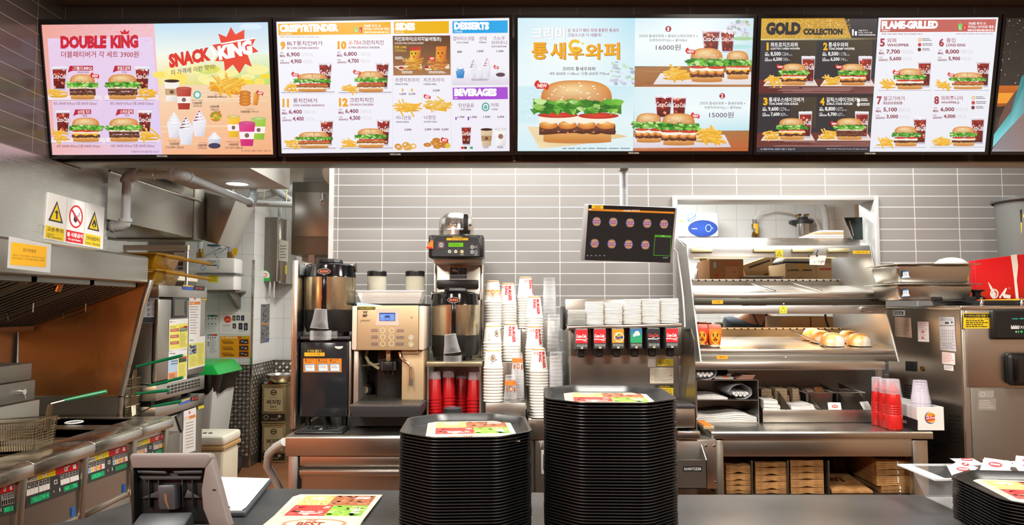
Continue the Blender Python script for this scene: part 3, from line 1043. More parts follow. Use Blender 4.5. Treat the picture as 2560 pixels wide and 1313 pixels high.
 fries(A,1066,776,1280,860,random.Random(83),22)
 A.poly([(1322,796),(1512,826),(1510,862),(1330,838)],'F0AE18')
 fries(A,1326,750,1532,836,random.Random(84),22,('F0CB5A','E0A83A','FBE6A0'))
 badge(A,1310,710,1374,756,'BEST')
 rnd=random.Random(12)
 for i in range(9):
  A.ring(1090+190*rnd.random(),1130+50*rnd.random(),30,24,12,rnd.choice(['E0A23A','D08A2A','EAB85A']),16)
 for i in range(11):
  A.ell(1340+160*rnd.random(),1100+66*rnd.random(),34,18,rnd.choice(['E39A3A','D8862A','EDB05A']),edge='BF6E1E')
 A.ell(1520,1156,24,22,'D9C24A');badge(A,1458,1080,1524,1132,'BEST')
 for t,sub,x0,x1,y0,h in(('컵아이스크림','CUP ICE CREAM',1566,1746,214,36),('선데','SUNDAE',1790,1852,214,34),('스노우','',1912,2012,212,32),('브라우니','SNOW BROWNIE',1896,2030,250,34)):
  A.text(t,x0,y0,x1,y0+h,'8A5A78',0.006)
  if sub:
   A.text(sub,x0+(28 if x0<1700 else 0),y0+h+10,min(x1,x0+130),y0+h+24,'5A3A4A',0.02)
 for t,x0,y0,x1 in(('600',1600,336,1642),('1,500',1770,332,1828),('1,300',1940,332,2000),('1,700',1606,900,1664),('1,900',1714,900,1772),('1,500',1826,898,1886),('2,500',1946,898,2006)):
  A.text(t,x0,y0,x1,y0+20,P,0.03)
 A.poly([(1556,500),(2044,496),(2046,632),(1558,636)],['F6F4FA','F6F4FA','DCD4E2','DCD6E4'])
 paper_cup(A,1588,510,1666,574,'2E8AD0','FFFFFF');swirl_cup(A,1596,458,1660,540,None,'4A9AD8')
 swirl_cup(A,1706,424,1776,574,'5A4A5A');swirl_cup(A,1822,410,1894,566,'B01E5A');swirl_cup(A,1756,446,1830,590,None)
 swirl_cup(A,1932,480,2014,560,None);A.ell(1974,544,40,18,'5A4450');badge(A,1914,458,1960,500,'NEW')
 A.lines(1724,580,1890,600,2,'8A7A8A',0.5,8)
 A.poly([(1562,656),(2036,650),(2038,754),(1564,760)],'A84CD2')
 A.text('BEVERAGES',1576,662,1942,730,'FFFFFF',0.075)
 A.text('음료',1578,738,1604,752,'FFFFFF',0.01)
 A.text('탄산음료',1614,790,1746,826,'8A5A78',0.006);A.text('SOFT DRINK',1632,838,1724,852,'5A3A4A',0.02)
 A.text('커피',1890,788,1956,824,'8A5A78',0.006);A.text('COFFEE',1894,836,1950,850,'5A3A4A',0.02)
 A.ring(1846,822,34,38,10,'3AA890');A.ell(1846,824,15,18,'5FBCA6')
 A.poly([(1584,910),(1598,910),(1596,934),(1586,934)],'8A4AA8');A.poly([(1690,906),(1706,906),(1704,936),(1692,936)],'8A4AA8')
 cola(A,1632,984,1724,1152,random.Random(91))
 paper_cup(A,1802,1016,1906,1158,'D9BF9A','3A1E12','B08A5E');paper_cup(A,1920,1014,2028,1158,'F2F0F0','FAFAFA');A.ell(1976,1076,22,22,'9A6A5A')
 for i,c in enumerate(('D8202A','3A2A2A','E8E4DA','2AA87A')):
  A.rect(1634+26*i,1164,1658+26*i,1184,c)
 A.lines(1824,1160,1884,1182,2,'6A5A62',0.5,9);A.lines(1946,1160,2004,1182,2,'6A5A62',0.5,10)
menu_screen('white menu screen with orange, yellow, blue and purple header bars',[(683,45),(1281,37.5),(1283,387.5),(697,392)],[(691,54.6),(1273,45),(1274,378),(704.6,383.7)],(680,30,3.4548),draw2,(975,384,1002,388))
# ---- third screen
def draw3(A):
 A.field([(50,52),(1065,54),(1058,640),(50,640)],[['CFEAF4','D4EEF6','B4E0F0'],['E2F4F8','F8FDFC','CDEBF4'],['EAF7F8','E6F6F8','D6EFF4']])
 A.poly([(50,640),(1058,640),(1050,960),(50,960)],['D2EEF4','CBEAF2','E4F4F6','D0EDF4'])
 rnd=random.Random(21)
 A.k+=1
 for i in range(60):
  A.line([(60+960*rnd.random(),660+290*rnd.random())]*1+[(60+960*rnd.random(),0)][:0]+[(0,0)][:0],0,'FFFFFF')if False else None
  x,y=60+900*rnd.random(),660+290*rnd.random()
  A.rect(x,y,x+60*rnd.random()+20,y+4,rnd.choice(['B9E2EC','F2FAFB','C6E8F0']),True)
 for i in range(40):
  A.ell(860+190*rnd.random(),430+190*rnd.random()**0.8,8+18*rnd.random(),6+10*rnd.random(),rnd.choice(['C9C6E4','DDE2F0','A8B4C8','C8E0C8','B0D0B0']),9,hold=True)
 A.poly([(50,960),(1050,960),(1046,1202),(48,1202)],['DFF2F6','E2F2F2','DCEFF2','D2ECF4'])
 A.poly([(130,990),(700,1000),(1000,1076),(560,1150),(240,1182),(190,1092)],['EFD9AE','F2E2C0','E2C48C','E8CC98','F2DDB4','EBD3A4'])
 A.text('크리미',178,136,462,236,'D4C8CC',0.02);A.text('크리미',172,134,456,232,'FFFFFF',0.016)
 A.text('순 쇠고기 패티 위에 통통한 통새우,',482,142,930,176,'B0487A',0.01)
 A.text('크림소스로 더 새롭게!',482,184,772,214,'A8568A',0.01)
 for ch,x0,x1,y0 in(('통',170,306,262),('새',328,462,262),('우',482,618,300),('와',632,782,272),('퍼',792,928,262)):
  A.text(ch,x0+6,y0+4,x1+6,414,'A87A24',0.03);A.text(ch,x0,y0,x1,408,'F2A916',0.03)
 A.ring(545,292,58,56,28,'F4C52A',22,20,320)
 for a in range(40,320,34):
  A.line([(545+30*math.cos(R(a)),292+28*math.sin(R(a))),(545+58*math.cos(R(a)),292+56*math.sin(R(a)))],3,'D8941A')
 A.poly([(590,262),(630,270),(612,284)],'E8D24A')
 A.text('크리미 통새우와퍼',434,474,718,508,'4A3242',0.012)
 A.text('세트 8500원 1118kcal / 단품 6500원 775kcal',322,518,840,546,'5A4452',0.004)
 burger(A,198,590,930,1128,'shrimp',31)
 badge(A,190,588,320,678,'NEW')
 A.lines(436,1174,1026,1188,1,'8A9AA2',0.7,4,0)
 A.field([(1062,54),(2087,55),(2074,470),(1060,470)],[['D6EEF5','E8F5F8','D2E4F0'],['F2FAFA','F6FCFC','CCE6EE'],['E6F5F8','EAF6F8','C2E4EC']])
 A.k+=1
 for i in range(46):
  A.ell(1850+210*rnd.random(),80+130*rnd.random(),10+16*rnd.random(),8+10*rnd.random(),rnd.choice(['C9C2E0','E4E4F2','A8B0CC','BFD0B0','9AB88A','DCD4EA']),9,hold=True)
 A.ell(1990,230,100,16,'A8D09A');A.ell(1960,300,120,18,'B6E2E0')
 A.poly([(1060,476),(2074,458),(2064,650),(1058,648)],['B07E52','A87648','B98252','A06A3E'])
 A.k+=1
 for i in range(24):
  y=480+160*rnd.random();x=1062+600*rnd.random()
  A.rect(x,y,x+300*rnd.random()+60,y+3,rnd.choice(['8E5C34','C89A68','9A683C']),True)
 A.poly([(1282,530),(2064,520),(2064,628),(1218,626)],['F0EAEC','EEE8EA','E2DCDC','E4DEE0'])
 A.ell(1350,146,26,26,'A8202E');A.text('1',1342,130,1356,164,'FFFFFF',0.03)
 A.text('크리미 통새우와퍼 + 통새우스테이크버거 +',1096,194,1604,222,'6A5A64',0.004);A.text('프렌치프라이(L) + 콜라(R)2',1184,232,1512,260,'6A5A64',0.004)
 A.text('16000원',1242,280,1456,330,'5A3A5A',0.004)
 cola(A,1634,156,1800,350,random.Random(31));cola(A,1794,160,1924,350,random.Random(32))
 fries(A,1300,450,1540,586,random.Random(33),24)
 burger(A,1838,336,2130,580,'cheese',34)if False else burger(A,1836,336,2062,580,'cheese',34)
 burger(A,1518,312,1848,604,'shrimp',35)
 badge(A,1494,308,1584,372,'NEW')
 A.rect(1058,648,2064,656,'F4F4F4')
 A.field([(1056,656),(2062,654),(2050,1030),(1050,1026)],[['D8EEF4','E8F5F8','E6F4F8'],['D8F0F4','F0F9FA','EEF8FA'],['C4E8F0','CCEAF2','BEE4EE']])
 A.poly([(1050,1030),(2050,1024),(2037,1203),(1048,1202)],['B98A5E','A87444','C4622E','C8744A'])
 A.k+=1
 for i in range(20):
  y=1036+160*rnd.random();x=1060+700*rnd.random()
  A.rect(x,y,x+240*rnd.random()+60,y+3,rnd.choice(['8E5C34','D8A068','A85A2C']),True)
 A.poly([(1048,1080),(1834,1060),(1890,1168),(1046,1176)],['EAE4E8','ECE6EA','D8D0DA','DCD4DE'])
 A.ell(1814,726,25,25,'A8202E');A.text('2',1802,708,1824,744,'FFFFFF',0.03)
 A.text('크리미 통새우와퍼 + 통새우와퍼 +',1618,776,2014,804,'6A5A64',0.004);A.text('프렌치프라이(L) + 콜라(R)2',1660,814,1980,842,'6A5A64',0.004)
 A.text('15000원',1702,864,1912,914,'5A3A5A',0.004)
 cola(A,1226,722,1386,920,random.Random(41));cola(A,1376,730,1506,920,random.Random(42))
 fries(A,1580,990,1824,1128,random.Random(43),24)
 burger(A,1052,874,1310,1126,'shrimp',44)
 burger(A,1272,876,1606,1150,'shrimp',45)
 badge(A,1540,866,1620,926,'NEW')
menu_screen('pale blue menu screen with one huge shrimp burger and two meal offers',[(1286,37),(1892,36.4),(1880,386),(1286,387)],[(1294.5,45),(1884,46),(1870,378),(1294,378)],(1280,30,3.4548),draw3,(1570,380.6,1597,384.8))
# ---- fourth and fifth screens
def draw4(A):
 A.poly([(78,57),(1090,52),(1012,1208),(33,1212)],['34343A','2E2E32','302E32','2C2C34'])
 A.poly([(78,57),(800,54),(860,226),(72,240)],['D8A83A','C89428','D0A03A','CFA23C'])
 rnd=random.Random(51)
 A.k+=1
 for i in range(700):
  t=rnd.random()
  x,y=80+740*t**0.8+40*rnd.random(),58+176*rnd.random()
  s_=3+4*rnd.random()
  A.rect(x,y,x+s_,y+s_,rnd.choice(['F6DE7A','B07A1A','E8C04A','8A5E14','FBEFB0']),True)
 A.poly([(72,232),(1082,222),(1080,242),(70,244)],['F0D890','6A5A3A','3A3432','E8D8A0'])
 A.text('GOLD',0,0,0,0,'2A2A2E',0.075,quad=[(122,88),(424,86),(420,198),(120,200)])
 A.text('COLLECTION',442,142,784,198,'2A2A2E',0.075)
 A.poly([(864,150),(880,150),(878,204),(866,204)],'F4F4F4');A.poly([(888,166),(908,166),(906,204),(890,204)],'F4F4F4')
 A.text('700원 추가 시',920,152,1000,168,'F4F0EA',0.01);A.text('라지(L) 사이즈 제공',920,172,1040,188,'F4F0EA',0.01);A.lines(920,194,1068,206,1,'F4F0EA',0.7,4,0)
 for(ya,yb)in((246,584),(712,1044)):
  for x0 in(400,880):
   A.poly([(x0-60,ya+2),(min(x0+160,1060),ya+2),(min(x0+150,1050),yb-40),(x0-70,yb-40)],['4A3E30','4A4030','3E3A30','34302C'])
 A.poly([(58,584),(1054,580),(1046,706),(54,710)],['6A2C2A','6A3430','7A4A48','5A2826'])
 A.poly([(40,1044),(1026,1040),(1014,1164),(34,1168)],['6A2C2A','6A3430','8A5A54','6A3630'])
 A.poly([(54,706),(1046,706),(1044,736),(54,736)],'2A2628')
 A.k+=1
 for i in range(20):
  y=650+50*rnd.random()if i%2 else 1110+50*rnd.random()
  A.rect(60+500*rnd.random(),y,300+700*rnd.random(),y+5,rnd.choice(['9A6664','B08482','5A2422']),True)
 G,W='F4B81C','F4F2EE'
 bl=[(112,262,'1','콰트로치즈와퍼','QUATTRO CHEESE WHOPPER','8,500','1204','6,500','769',160,(236,446,486,632),(426,386,546,612),(116,540,262,630),'cheese'),(608,262,'2','통새우와퍼','TONG SHRIMP WHOPPER','8,500','1178','6,500','741',660,(744,448,996,634),(918,386,1038,612),(606,540,760,630),'shrimp'),(90,738,'3','통새우스테이크버거','TONG SHRIMP STEAK BURGER','9,600','1274','7,600','839',144,(214,918,470,1104),(400,864,518,1088),(94,1016,232,1102),'cheese'),(580,738,'4','갈릭스테이크버거','GARLIC STEAK BURGER','8,800','1072','6,700','637',640,(708,918,970,1104),(886,864,1006,1088),(576,1012,724,1098),'double')]
 for i,(x,y,no,nm,sub,a,ka,c,kc,nx,bq,cq,fq,kind)in enumerate(bl):
  A.text(no,x+(14 if no=='1' else 6),y+2,x+(32 if no=='1' else 44),y+70,G,0.05)
  A.text(nm,nx,y,nx+33.5*len(nm),y+42,W,0.02)
  A.text(sub,nx,y+46,nx+min(255,12*len(sub)),y+66,W,0.025)
  A.text('세트',x,y+84,x+28,y+98,W,0.01);A.text('MEAL',x,y+100,x+40,y+118,W,0.03)
  A.text(a,x+48,y+82,x+138,y+122,W,0.03);A.text(ka,x+148,y+86,x+202,y+118,'D9D6D0');A.text('KCAL',x+206,y+104,x+236,y+116,'D9D6D0')
  A.text('단품',x,y+132,x+26,y+146,W,0.01);A.text('SANDWICH',x-2,y+148,x+62,y+164,W,0.03)
  A.text(c,x+70,y+130,x+148,y+166,W,0.03);A.text(kc,x+156,y+134,x+196,y+162,'D9D6D0');A.text('KCAL',x+198,y+150,x+218,y+160,'D9D6D0')
  A.poly([(fq[0]+20,bq[3]-50),(cq[2]-10,bq[3]-50),(cq[2]+24,bq[3]+8),(fq[0]-20,bq[3]+8)],['EDE2DA','EDE2DA','E4D2C6','F0E4D8'])
  cola(A,*cq,random.Random(70+i));fries(A,*fq,random.Random(80+i),14);burger(A,*bq,kind,90+i)
 badge(A,206,450,272,498,'NEW');badge(A,714,450,780,500,'BEST');badge(A,672,940,736,990,'NEW')
 A.ell(918,764,14,18,W);A.ell(916,800,14,16,W);A.lines(938,748,1016,776,2,W,0.6,2);A.lines(934,788,1020,814,2,W,0.6,3)
 A.text('본 제품이미지는 실제와 다를 수 있습니다',72,1178,370,1194,'C9CAE4',0.01);A.text('TM & © 2017 Used under license. All rights reserved.',640,1178,992,1192,'C9CAE4',0.005)
 A.poly([(1090,52),(2122,48),(2005,1208),(1012,1208)],['F2F2F8','F0F2F8','E8EAF2','EAEAF2'])
 A.poly([(1110,70),(2106,64),(2092,172),(1102,176)],['C0605A','C86A62','C86A62','BE5E54'])
 A.text('FLAME-GRILLED',0,0,0,0,'FFFFFF',0.07,quad=[(1116,80),(1604,76),(1600,146),(1114,150)])
 A.text('와퍼&버거',1116,154,1186,172,'FFFFFF',0.015)
 A.poly([(1776,104),(1812,104),(1806,160),(1780,160)],'6ED860');A.line([(1792,104),(1794,84)],6,'C9A03A');A.text('L',1788,122,1798,148,'FFFFFF',0.03)
 A.ell(1834,132,18,24,'E8323A');A.text('L',1830,122,1838,144,'FFFFFF',0.03)
 A.text('700원 추가 시',1864,88,2012,114,'FFFFFF',0.02);A.text('라지(L) 사이즈로 제공',1862,118,2082,146,'FFFFFF',0.02);A.lines(1858,152,2080,170,1,'FBE6E2',0.8,2,0)
 A.lines(1116,188,1470,200,1,'B9A2AC',0.7,3,0);A.lines(1756,188,2074,198,1,'B9A2AC',0.6,5,0)
 A.rect(1536,560,1538,1196,'E2E0E8')
 D,M_='A83A48','8A3040'
 bl=[(1098,228,'5','와퍼','WHOPPER','7,700','1054','5,600','619',1162,78,(1224,490,1492,668),(1424,424,1544,652),(1104,582,1240,660),'classic'),(1606,228,'6','롱킹','LONG KING','8,000','980','5,900','545',1672,78,(1704,524,2010,668),(1928,424,2046,650),(1590,580,1720,658),'chicken'),(1070,728,'7','불고기버거','BULGOGI BURGER','5,100','806','3,000','371',1130,180,(1206,988,1436,1160),(1382,912,1502,1142),(1064,1074,1216,1156),'classic'),(1562,726,'8','와퍼주니어','WHOPPER Jr.','6,000','834','4,000','399',1624,186,(1704,990,1930,1158),(1878,912,1998,1142),(1556,1074,1706,1156),'classic')]
 for i,(x,y,no,nm,sub,a,ka,c,kc,nx,wn,bq,cq,fq,kind)in enumerate(bl):
  A.text(no,x+2,y+2,x+46,y+74,D,0.04)
  A.text(nm,nx,y,nx+wn,y+40,'A8506A',0.008);A.text(sub,nx,y+48,nx+(190 if no=='5' else 164),y+72,M_,0.025)
  A.text('세트',x-4,y+98,x+28,y+112,M_,0.005);A.text('MEAL',x-6,y+120,x+42,y+140,M_,0.03)
  A.text(a,x+58,y+98,x+176,y+140,M_,0.03);A.text(ka+'KCAL',x+190,y+102,x+296,y+134,'D4D0D8')
  A.text('단품',x-8,y+160,x+22,y+174,M_,0.005);A.text('SANDWICH',x-8,y+180,x+70,y+198,M_,0.03)
  A.text(c,x+84,y+160,x+186,y+198,M_,0.03);A.text(kc+'KCAL',x+198,y+164,x+282,y+194,'D4D0D8')
  A.line([(fq[0]-20,bq[3]+12),(cq[2]-4,bq[3]+10)],3,'8A8088')
  cola(A,*cq,random.Random(110+i));fries(A,*fq,random.Random(120+i),14);burger(A,*bq,kind,130+i)
 badge(A,1204,500,1272,552,'BEST');badge(A,1678,522,1740,568,'NEW')
 for(x,y)in((1440,244),(1902,744)):
  for k,(c,e)in enumerate((('F4E4C0','D8A03A'),('D84A4A','B82A2A'),('7A3030','5A1A1A'))):
   A.ell(x-2*k,y+42*k,15,16,e);A.ell(x-2*k,y+42*k,10,11,c);A.lines(x+22,y+42*k-12,x+110,y+42*k+14,2,'7A6A74',0.5,k)
menu_screen('menu screen half black with gold glitter header, half white with red header',[(1894,36.5),(2503,35.5),(2468,387),(1882,387)],[(1902.6,46.5),(2494,44),(2460,379.5),(1889.5,380.7)],(1880,30,3.4559),draw4,(2160,382,2187,386))
def draw5(A):
 rnd=random.Random(61)
 A.clip=[(2194,48),(4250,50),(4092,1206),(2063,1206)]
 A.poly([(2190,50),(4220,46),(4130,1208),(2070,1208)],['241F1C','241F1C','2A2422','3A3634'])
 A.poly([(2130,636),(4160,630),(4150,900),(2100,910)],['C8661A','B85A18','6A3416','7A3A18'])
 A.poly([(2130,700),(4160,690),(4160,760),(2120,790)],['F0A030','E08A28','E08A28','F2982C'])
 A.poly([(2112,820),(2320,800),(2330,880),(2100,914)],['2A2018','3A2418','2A1C14','2A2422'])
 A.ell(2950,1150,850,760,'6A4A42',40)
 A.poly([(2330,560),(2420,470),(2420,800),(2220,1010),(2080,1170),(2090,1060),(2240,860)],['2E8A8C','2A6A70','5A7A7A','7ACCD2','8ADCE4','5AC8CE','3E9A98'])
 A.poly([(2080,1180),(2230,1000),(2420,800),(2760,900),(2700,1208),(2072,1208)],['8A8890','7A7A80','8A6A5E','A87A62','9A7058','A8A8B0'])
 A.k+=1
 for i in range(240):
  x,y=2200+1900*rnd.random(),60+580*rnd.random()
  x-=(y-60)*0.11
  s_=1.5+3.5*rnd.random()**2
  A.ell(x,y,s_,s_*1.4,rnd.choice(['F4E6CE','B99A7A','FFFFFF','8A6A4A']),6,hold=True)
menu_screen('dark menu screen cut off at the edge, close picture of sprinkled food',[(2507,35),(3122,36),(3074,387),(2473,387)],[(2515,44),(3110,45),(3064,379),(2477,379)],(1880,30,3.4559),draw5)
# ==== LEFT: hood, fryers, cabinets, passage
ST_REFL_TINT=steel('steel_reflection_tint','C98A55',0.36,(40,40,1.5),0.14,0.14)  # plain steel with the warm orange reflection tinted into its base colour
OIL=mat('dark_oil','7A5828',0.3)
AMBER=mat('amber_plastic','B8860F',0.15)
bsdf(AMBER).inputs['Alpha'].default_value=0.72
XF,XH=-1.73,-1.90
X1=Vector((1,0,0))
# ---- exhaust hood over the fryers
t=thing('exhaust_hood','large brushed steel exhaust hood hanging over the fryers at left','hood',(-2.2,3.0,1.36))
m=MB()
ztop=za(424,3.47,268)
yp_=atX(268,520,-1.945).y
m.prism([(1.7,1.70),(yp_,1.70),(yp_,ztop+.06),(3.215,ztop+.06),(3.215,2.083),(1.7,2.083)],'x',-1.97,-1.945,ST_L)
m.build('upper_panel',t)
m=MB()
yl=3.755
m.prism([(-1.975,1.728),(XH-0.012,1.726),(XH,1.715),(XH,1.592),(XH-0.01,1.585),(-1.975,1.585)],'y',1.7,yl,ST,0.003)
m.build('front_lip',t)
m=MB()
m.box(-2.56,-1.98,1.7,yl,1.70,1.72,ST_D)
m.build('top_plate',t)
fz0,fz1,fx0,fx1=1.572,1.365,-1.945,-2.50
yy=1.72
for k in range(5):
 fr=MB()
 y0,y1=yy,yy+0.395
 a=lambda y,s,d=0.0:Vector((fx0+(fx1-fx0)*s,y,fz0+(fz1-fz0)*s+d))
 fr.hexa([a(y0,0,.012),a(y1,0,.012),a(y1,1,.012),a(y0,1,.012)],[a(y0,0,.03),a(y1,0,.03),a(y1,1,.03),a(y0,1,.03)],BLACK_M)
 for(p,q)in((0,.025),(.975,1)):
  fr.hexa([a(y0,p,-.008),a(y1,p,-.008),a(y1,q,-.008),a(y0,q,-.008)],[a(y0,p,.014),a(y1,p,.014),a(y1,q,.014),a(y0,q,.014)],ST_D)
 for ye in(y0,y1-0.012):
  fr.hexa([a(ye,0,-.008),a(ye+.012,0,-.008),a(ye+.012,1,-.008),a(ye,1,-.008)],[a(ye,0,.014),a(ye+.012,0,.014),a(ye+.012,1,.014),a(ye,1,.014)],ST_D)
 for i in range(8):
  ys=y0+0.022+i*0.046
  fr.hexa([a(ys,.02,-.006),a(ys+.026,.02,-.006),a(ys+.026,.98,-.006),a(ys,.98,-.006)],[a(ys+.004,.02,.008),a(ys+.022,.02,.008),a(ys+.022,.98,.008),a(ys+.004,.98,.008)],ST_D)
 f=fr.build('baffle_filter',t)
 h=MB()
 for s0 in((.42,.62),):
  pts=[a(y1-.05,s0[0],-.006),a(y1-.05,s0[0],-.045),a(y1-.05,s0[1],-.045),a(y1-.05,s0[1],-.006)]
  h.tube(pts,.003,CHROME,6)
 h.build('wire_handle',f)
 yy+=0.405
m=MB();m.box(-2.53,-2.47,1.7,yl-.02,1.335,1.365,ST_D,.003);m.build('grease_channel',t)
m=MB();p=at(165,700,3.15);m.cyl((-1.97,p.y,1.585),(-1.99,p.y,1.53),.014,ST_REFL_TINT);m.build('drain_spout',t)
s=thing('warning_sign','white board with three hazard pictograms on the upper hood panel','sign',atX(180,560,-1.945))
C0=(0,380,3.456)
m=MB()
q=ArtP((-1.9445,0,0),X1,C0)
cor=[(410,347),(897,482),(880,842),(378,748)]
fr=[q.p(*c)for c in cor]
m.hexa(fr,[p_+X1*.004 for p_ in fr],WHITE,0)
m.build('board',s)
A=ArtP((-1.9405,0,0),X1,C0)
def tri(x0,y0,x1,y1,x2,y2,c):A.poly([(x0,y0),(x1,y1),(x2,y2)],c)
for l in([(412,360),(580,405)],[(590,408),(740,450)],[(752,452),(890,490)]):
 pass
for(a_,b_)in(((582,402),(560,765)),((742,448),(722,800))):
 A.line([a_,b_],5,'C9CCD0')
tri(493,422,416,592,544,620,'3A3A3E');tri(493,450,436,582,528,602,'F2D21C')
A.poly([(489,500),(507,530),(498,530),(497,582),(484,578),(484,528),(472,524)],'2E2E32')
tri(818,512,754,666,858,690,'3A3A3E');tri(818,540,772,658,844,674,'F2D21C')
A.poly([(814,580),(826,606),(832,632),(822,654),(802,650),(794,628),(804,606)],'2E2E32');A.poly([(812,616),(820,634),(814,648),(804,642)],'F2D21C')
A.ell(656,560,60,100,'D2242C',30);A.ell(656,560,48,84,'FAFAFA',30)
A.poly([(632,520),(640,560),(634,590),(654,616),(672,590),(654,570),(648,530)],'2E2E32');A.line([(668,560),(694,520)],5,'2E2E32');A.line([(664,575),(692,545)],4,'2E2E32')
A.line([(620,500),(694,622)],15,'D2242C')
A.poly([(392,630),(558,668),(552,772),(386,738)],'EFD01E');A.poly([(572,670),(722,702),(716,798),(566,772)],'D2242C');A.poly([(736,702),(870,732),(866,828),(730,800)],'EFD01E')
A.text('고온주의',0,0,0,0,'2A2A2A',.02,quad=[(406,645),(546,672),(544,705),(404,680)])
A.text('Caution-',0,0,0,0,'2A2A2A',.01,quad=[(406,694),(470,706),(468,726),(404,714)]);A.text('High temperature',0,0,0,0,'2A2A2A',.01,quad=[(402,716),(538,744),(534,766),(400,738)])
A.text('불 사용금지',0,0,0,0,'FFFFFF',.03,quad=[(580,688),(714,714),(712,752),(578,726)]);A.text('No open flames',0,0,0,0,'FFFFFF',.02,quad=[(590,740),(696,762),(694,782),(588,762)])
A.text('인화성물질주의',0,0,0,0,'2A2A2A',.015,quad=[(744,722),(862,748),(860,780),(742,756)]);A.text('Caution - Flammable',0,0,0,0,'2A2A2A',.01,quad=[(736,768),(864,796),(862,814),(734,790)])
A.build('pictograms',s)
s=thing('notice','yellow notice sheet in a clear sleeve on the hood lip','notice',atX(70,640,XH))
m=MB();q=ArtP((XH,0,0),X1,C0);fr=[q.p(*c)for c in((75,730),(440,800),(430,1045),(60,1003))]
m.hexa([p_+X1*.0005 for p_ in fr],[p_+X1*.0015 for p_ in fr],clear('clear_sleeve','F4F6F6',.35));m.build('sleeve',s)
A=ArtP((XH+.0016,0,0),X1,C0)
A.poly([(98,778),(406,820),(396,998),(86,974)],'F0B622')
A.text('감조각방법공',0,0,0,0,'3A2A12',.01,quad=[(200,830),(312,846),(310,874),(198,860)])
A.text('세팅 온도 + 비스킷 반죽이 → 감자 조각 세트 완료',0,0,0,0,'3A2A12',0,quad=[(112,880),(388,910),(386,926),(110,900)])
A.text('핫케이크와 확인 → 너겟 전자렌지 및 준비 → 뼈치킨',0,0,0,0,'3A2A12',0,quad=[(106,906),(388,932),(386,950),(104,926)])
A.build('yellow_sheet',s)
# ---- end panel beside the fryers, orange reflection painted into its steel, and the wall sheet behind them
YE=3.77
t=thing('steel_backsplash','steel end panel with painted-in orange reflection between the fryers and the tall cabinets','panel',(-2.2,YE,0.9))
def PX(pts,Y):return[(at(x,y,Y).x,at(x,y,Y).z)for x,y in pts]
m=MB();m.prism(PX([(370,700),(352,758),(296,992),(46,990),(46,800),(88,800),(345,700)],YE),'y',YE,YE+.015,ST_REFL_TINT);m.build('sheet',t)
m=MB();m.prism(PX([(296,992),(290,1075),(46,1075),(46,990)],YE),'y',YE-.004,YE+.015,ST_V);m.build('lower_sheet',t)
m=MB()
m.prism(PX([(370,700),(381,700),(362,762),(306,992),(300,1075),(290,1075),(296,992),(352,758)],YE),'y',YE-.006,YE+.02,ST_V,.002)
m.box(-2.60,-2.0,YE-.006,YE+.02,za(993,YE,200),za(990,YE,200),ST_L)
m.build('edge_flange',t)
b=MB();b.box(-2.66,-2.59,1.6,YE+.02,0,ZC,ST_V);struct(b,'wall_fryer_side')
# ---- stepped flue housing behind the fryers
t=thing('flue_housing','stepped steel housing along the wall behind the near fryers','housing',(-2.35,2.8,0.9))
m=MB()
z0,z1,z2,z3=za(1037,3.22,60),za(1000,3.22,60),za(949,3.22,60),za(907,3.22,60)
m.box(-2.58,-2.13,1.9,3.22,z2,z3,ST_D,.006)
m.box(-2.58,-2.125,1.9,3.24,z1,z2-.002,ST_D,.006)
m.box(-2.58,-2.115,1.9,3.26,.903,z1-.002,ST,.006)
m.build('casing',t)
m=MB();m.box(-2.56,-2.2,2.2,3.1,z3-.002,z3+.012,BLACK_M);m.build('flue_opening',t)
m=MB();m.cyl((-2.13,3.14,(z1+z2)/2),(-2.105,3.14,(z1+z2)/2),.012,CHROME);m.tube([(-2.11,3.14,(z1+z2)/2),(-2.11,3.15,(z1+z2)/2-.03)],.004,CHROME,6);m.build('latch',t)
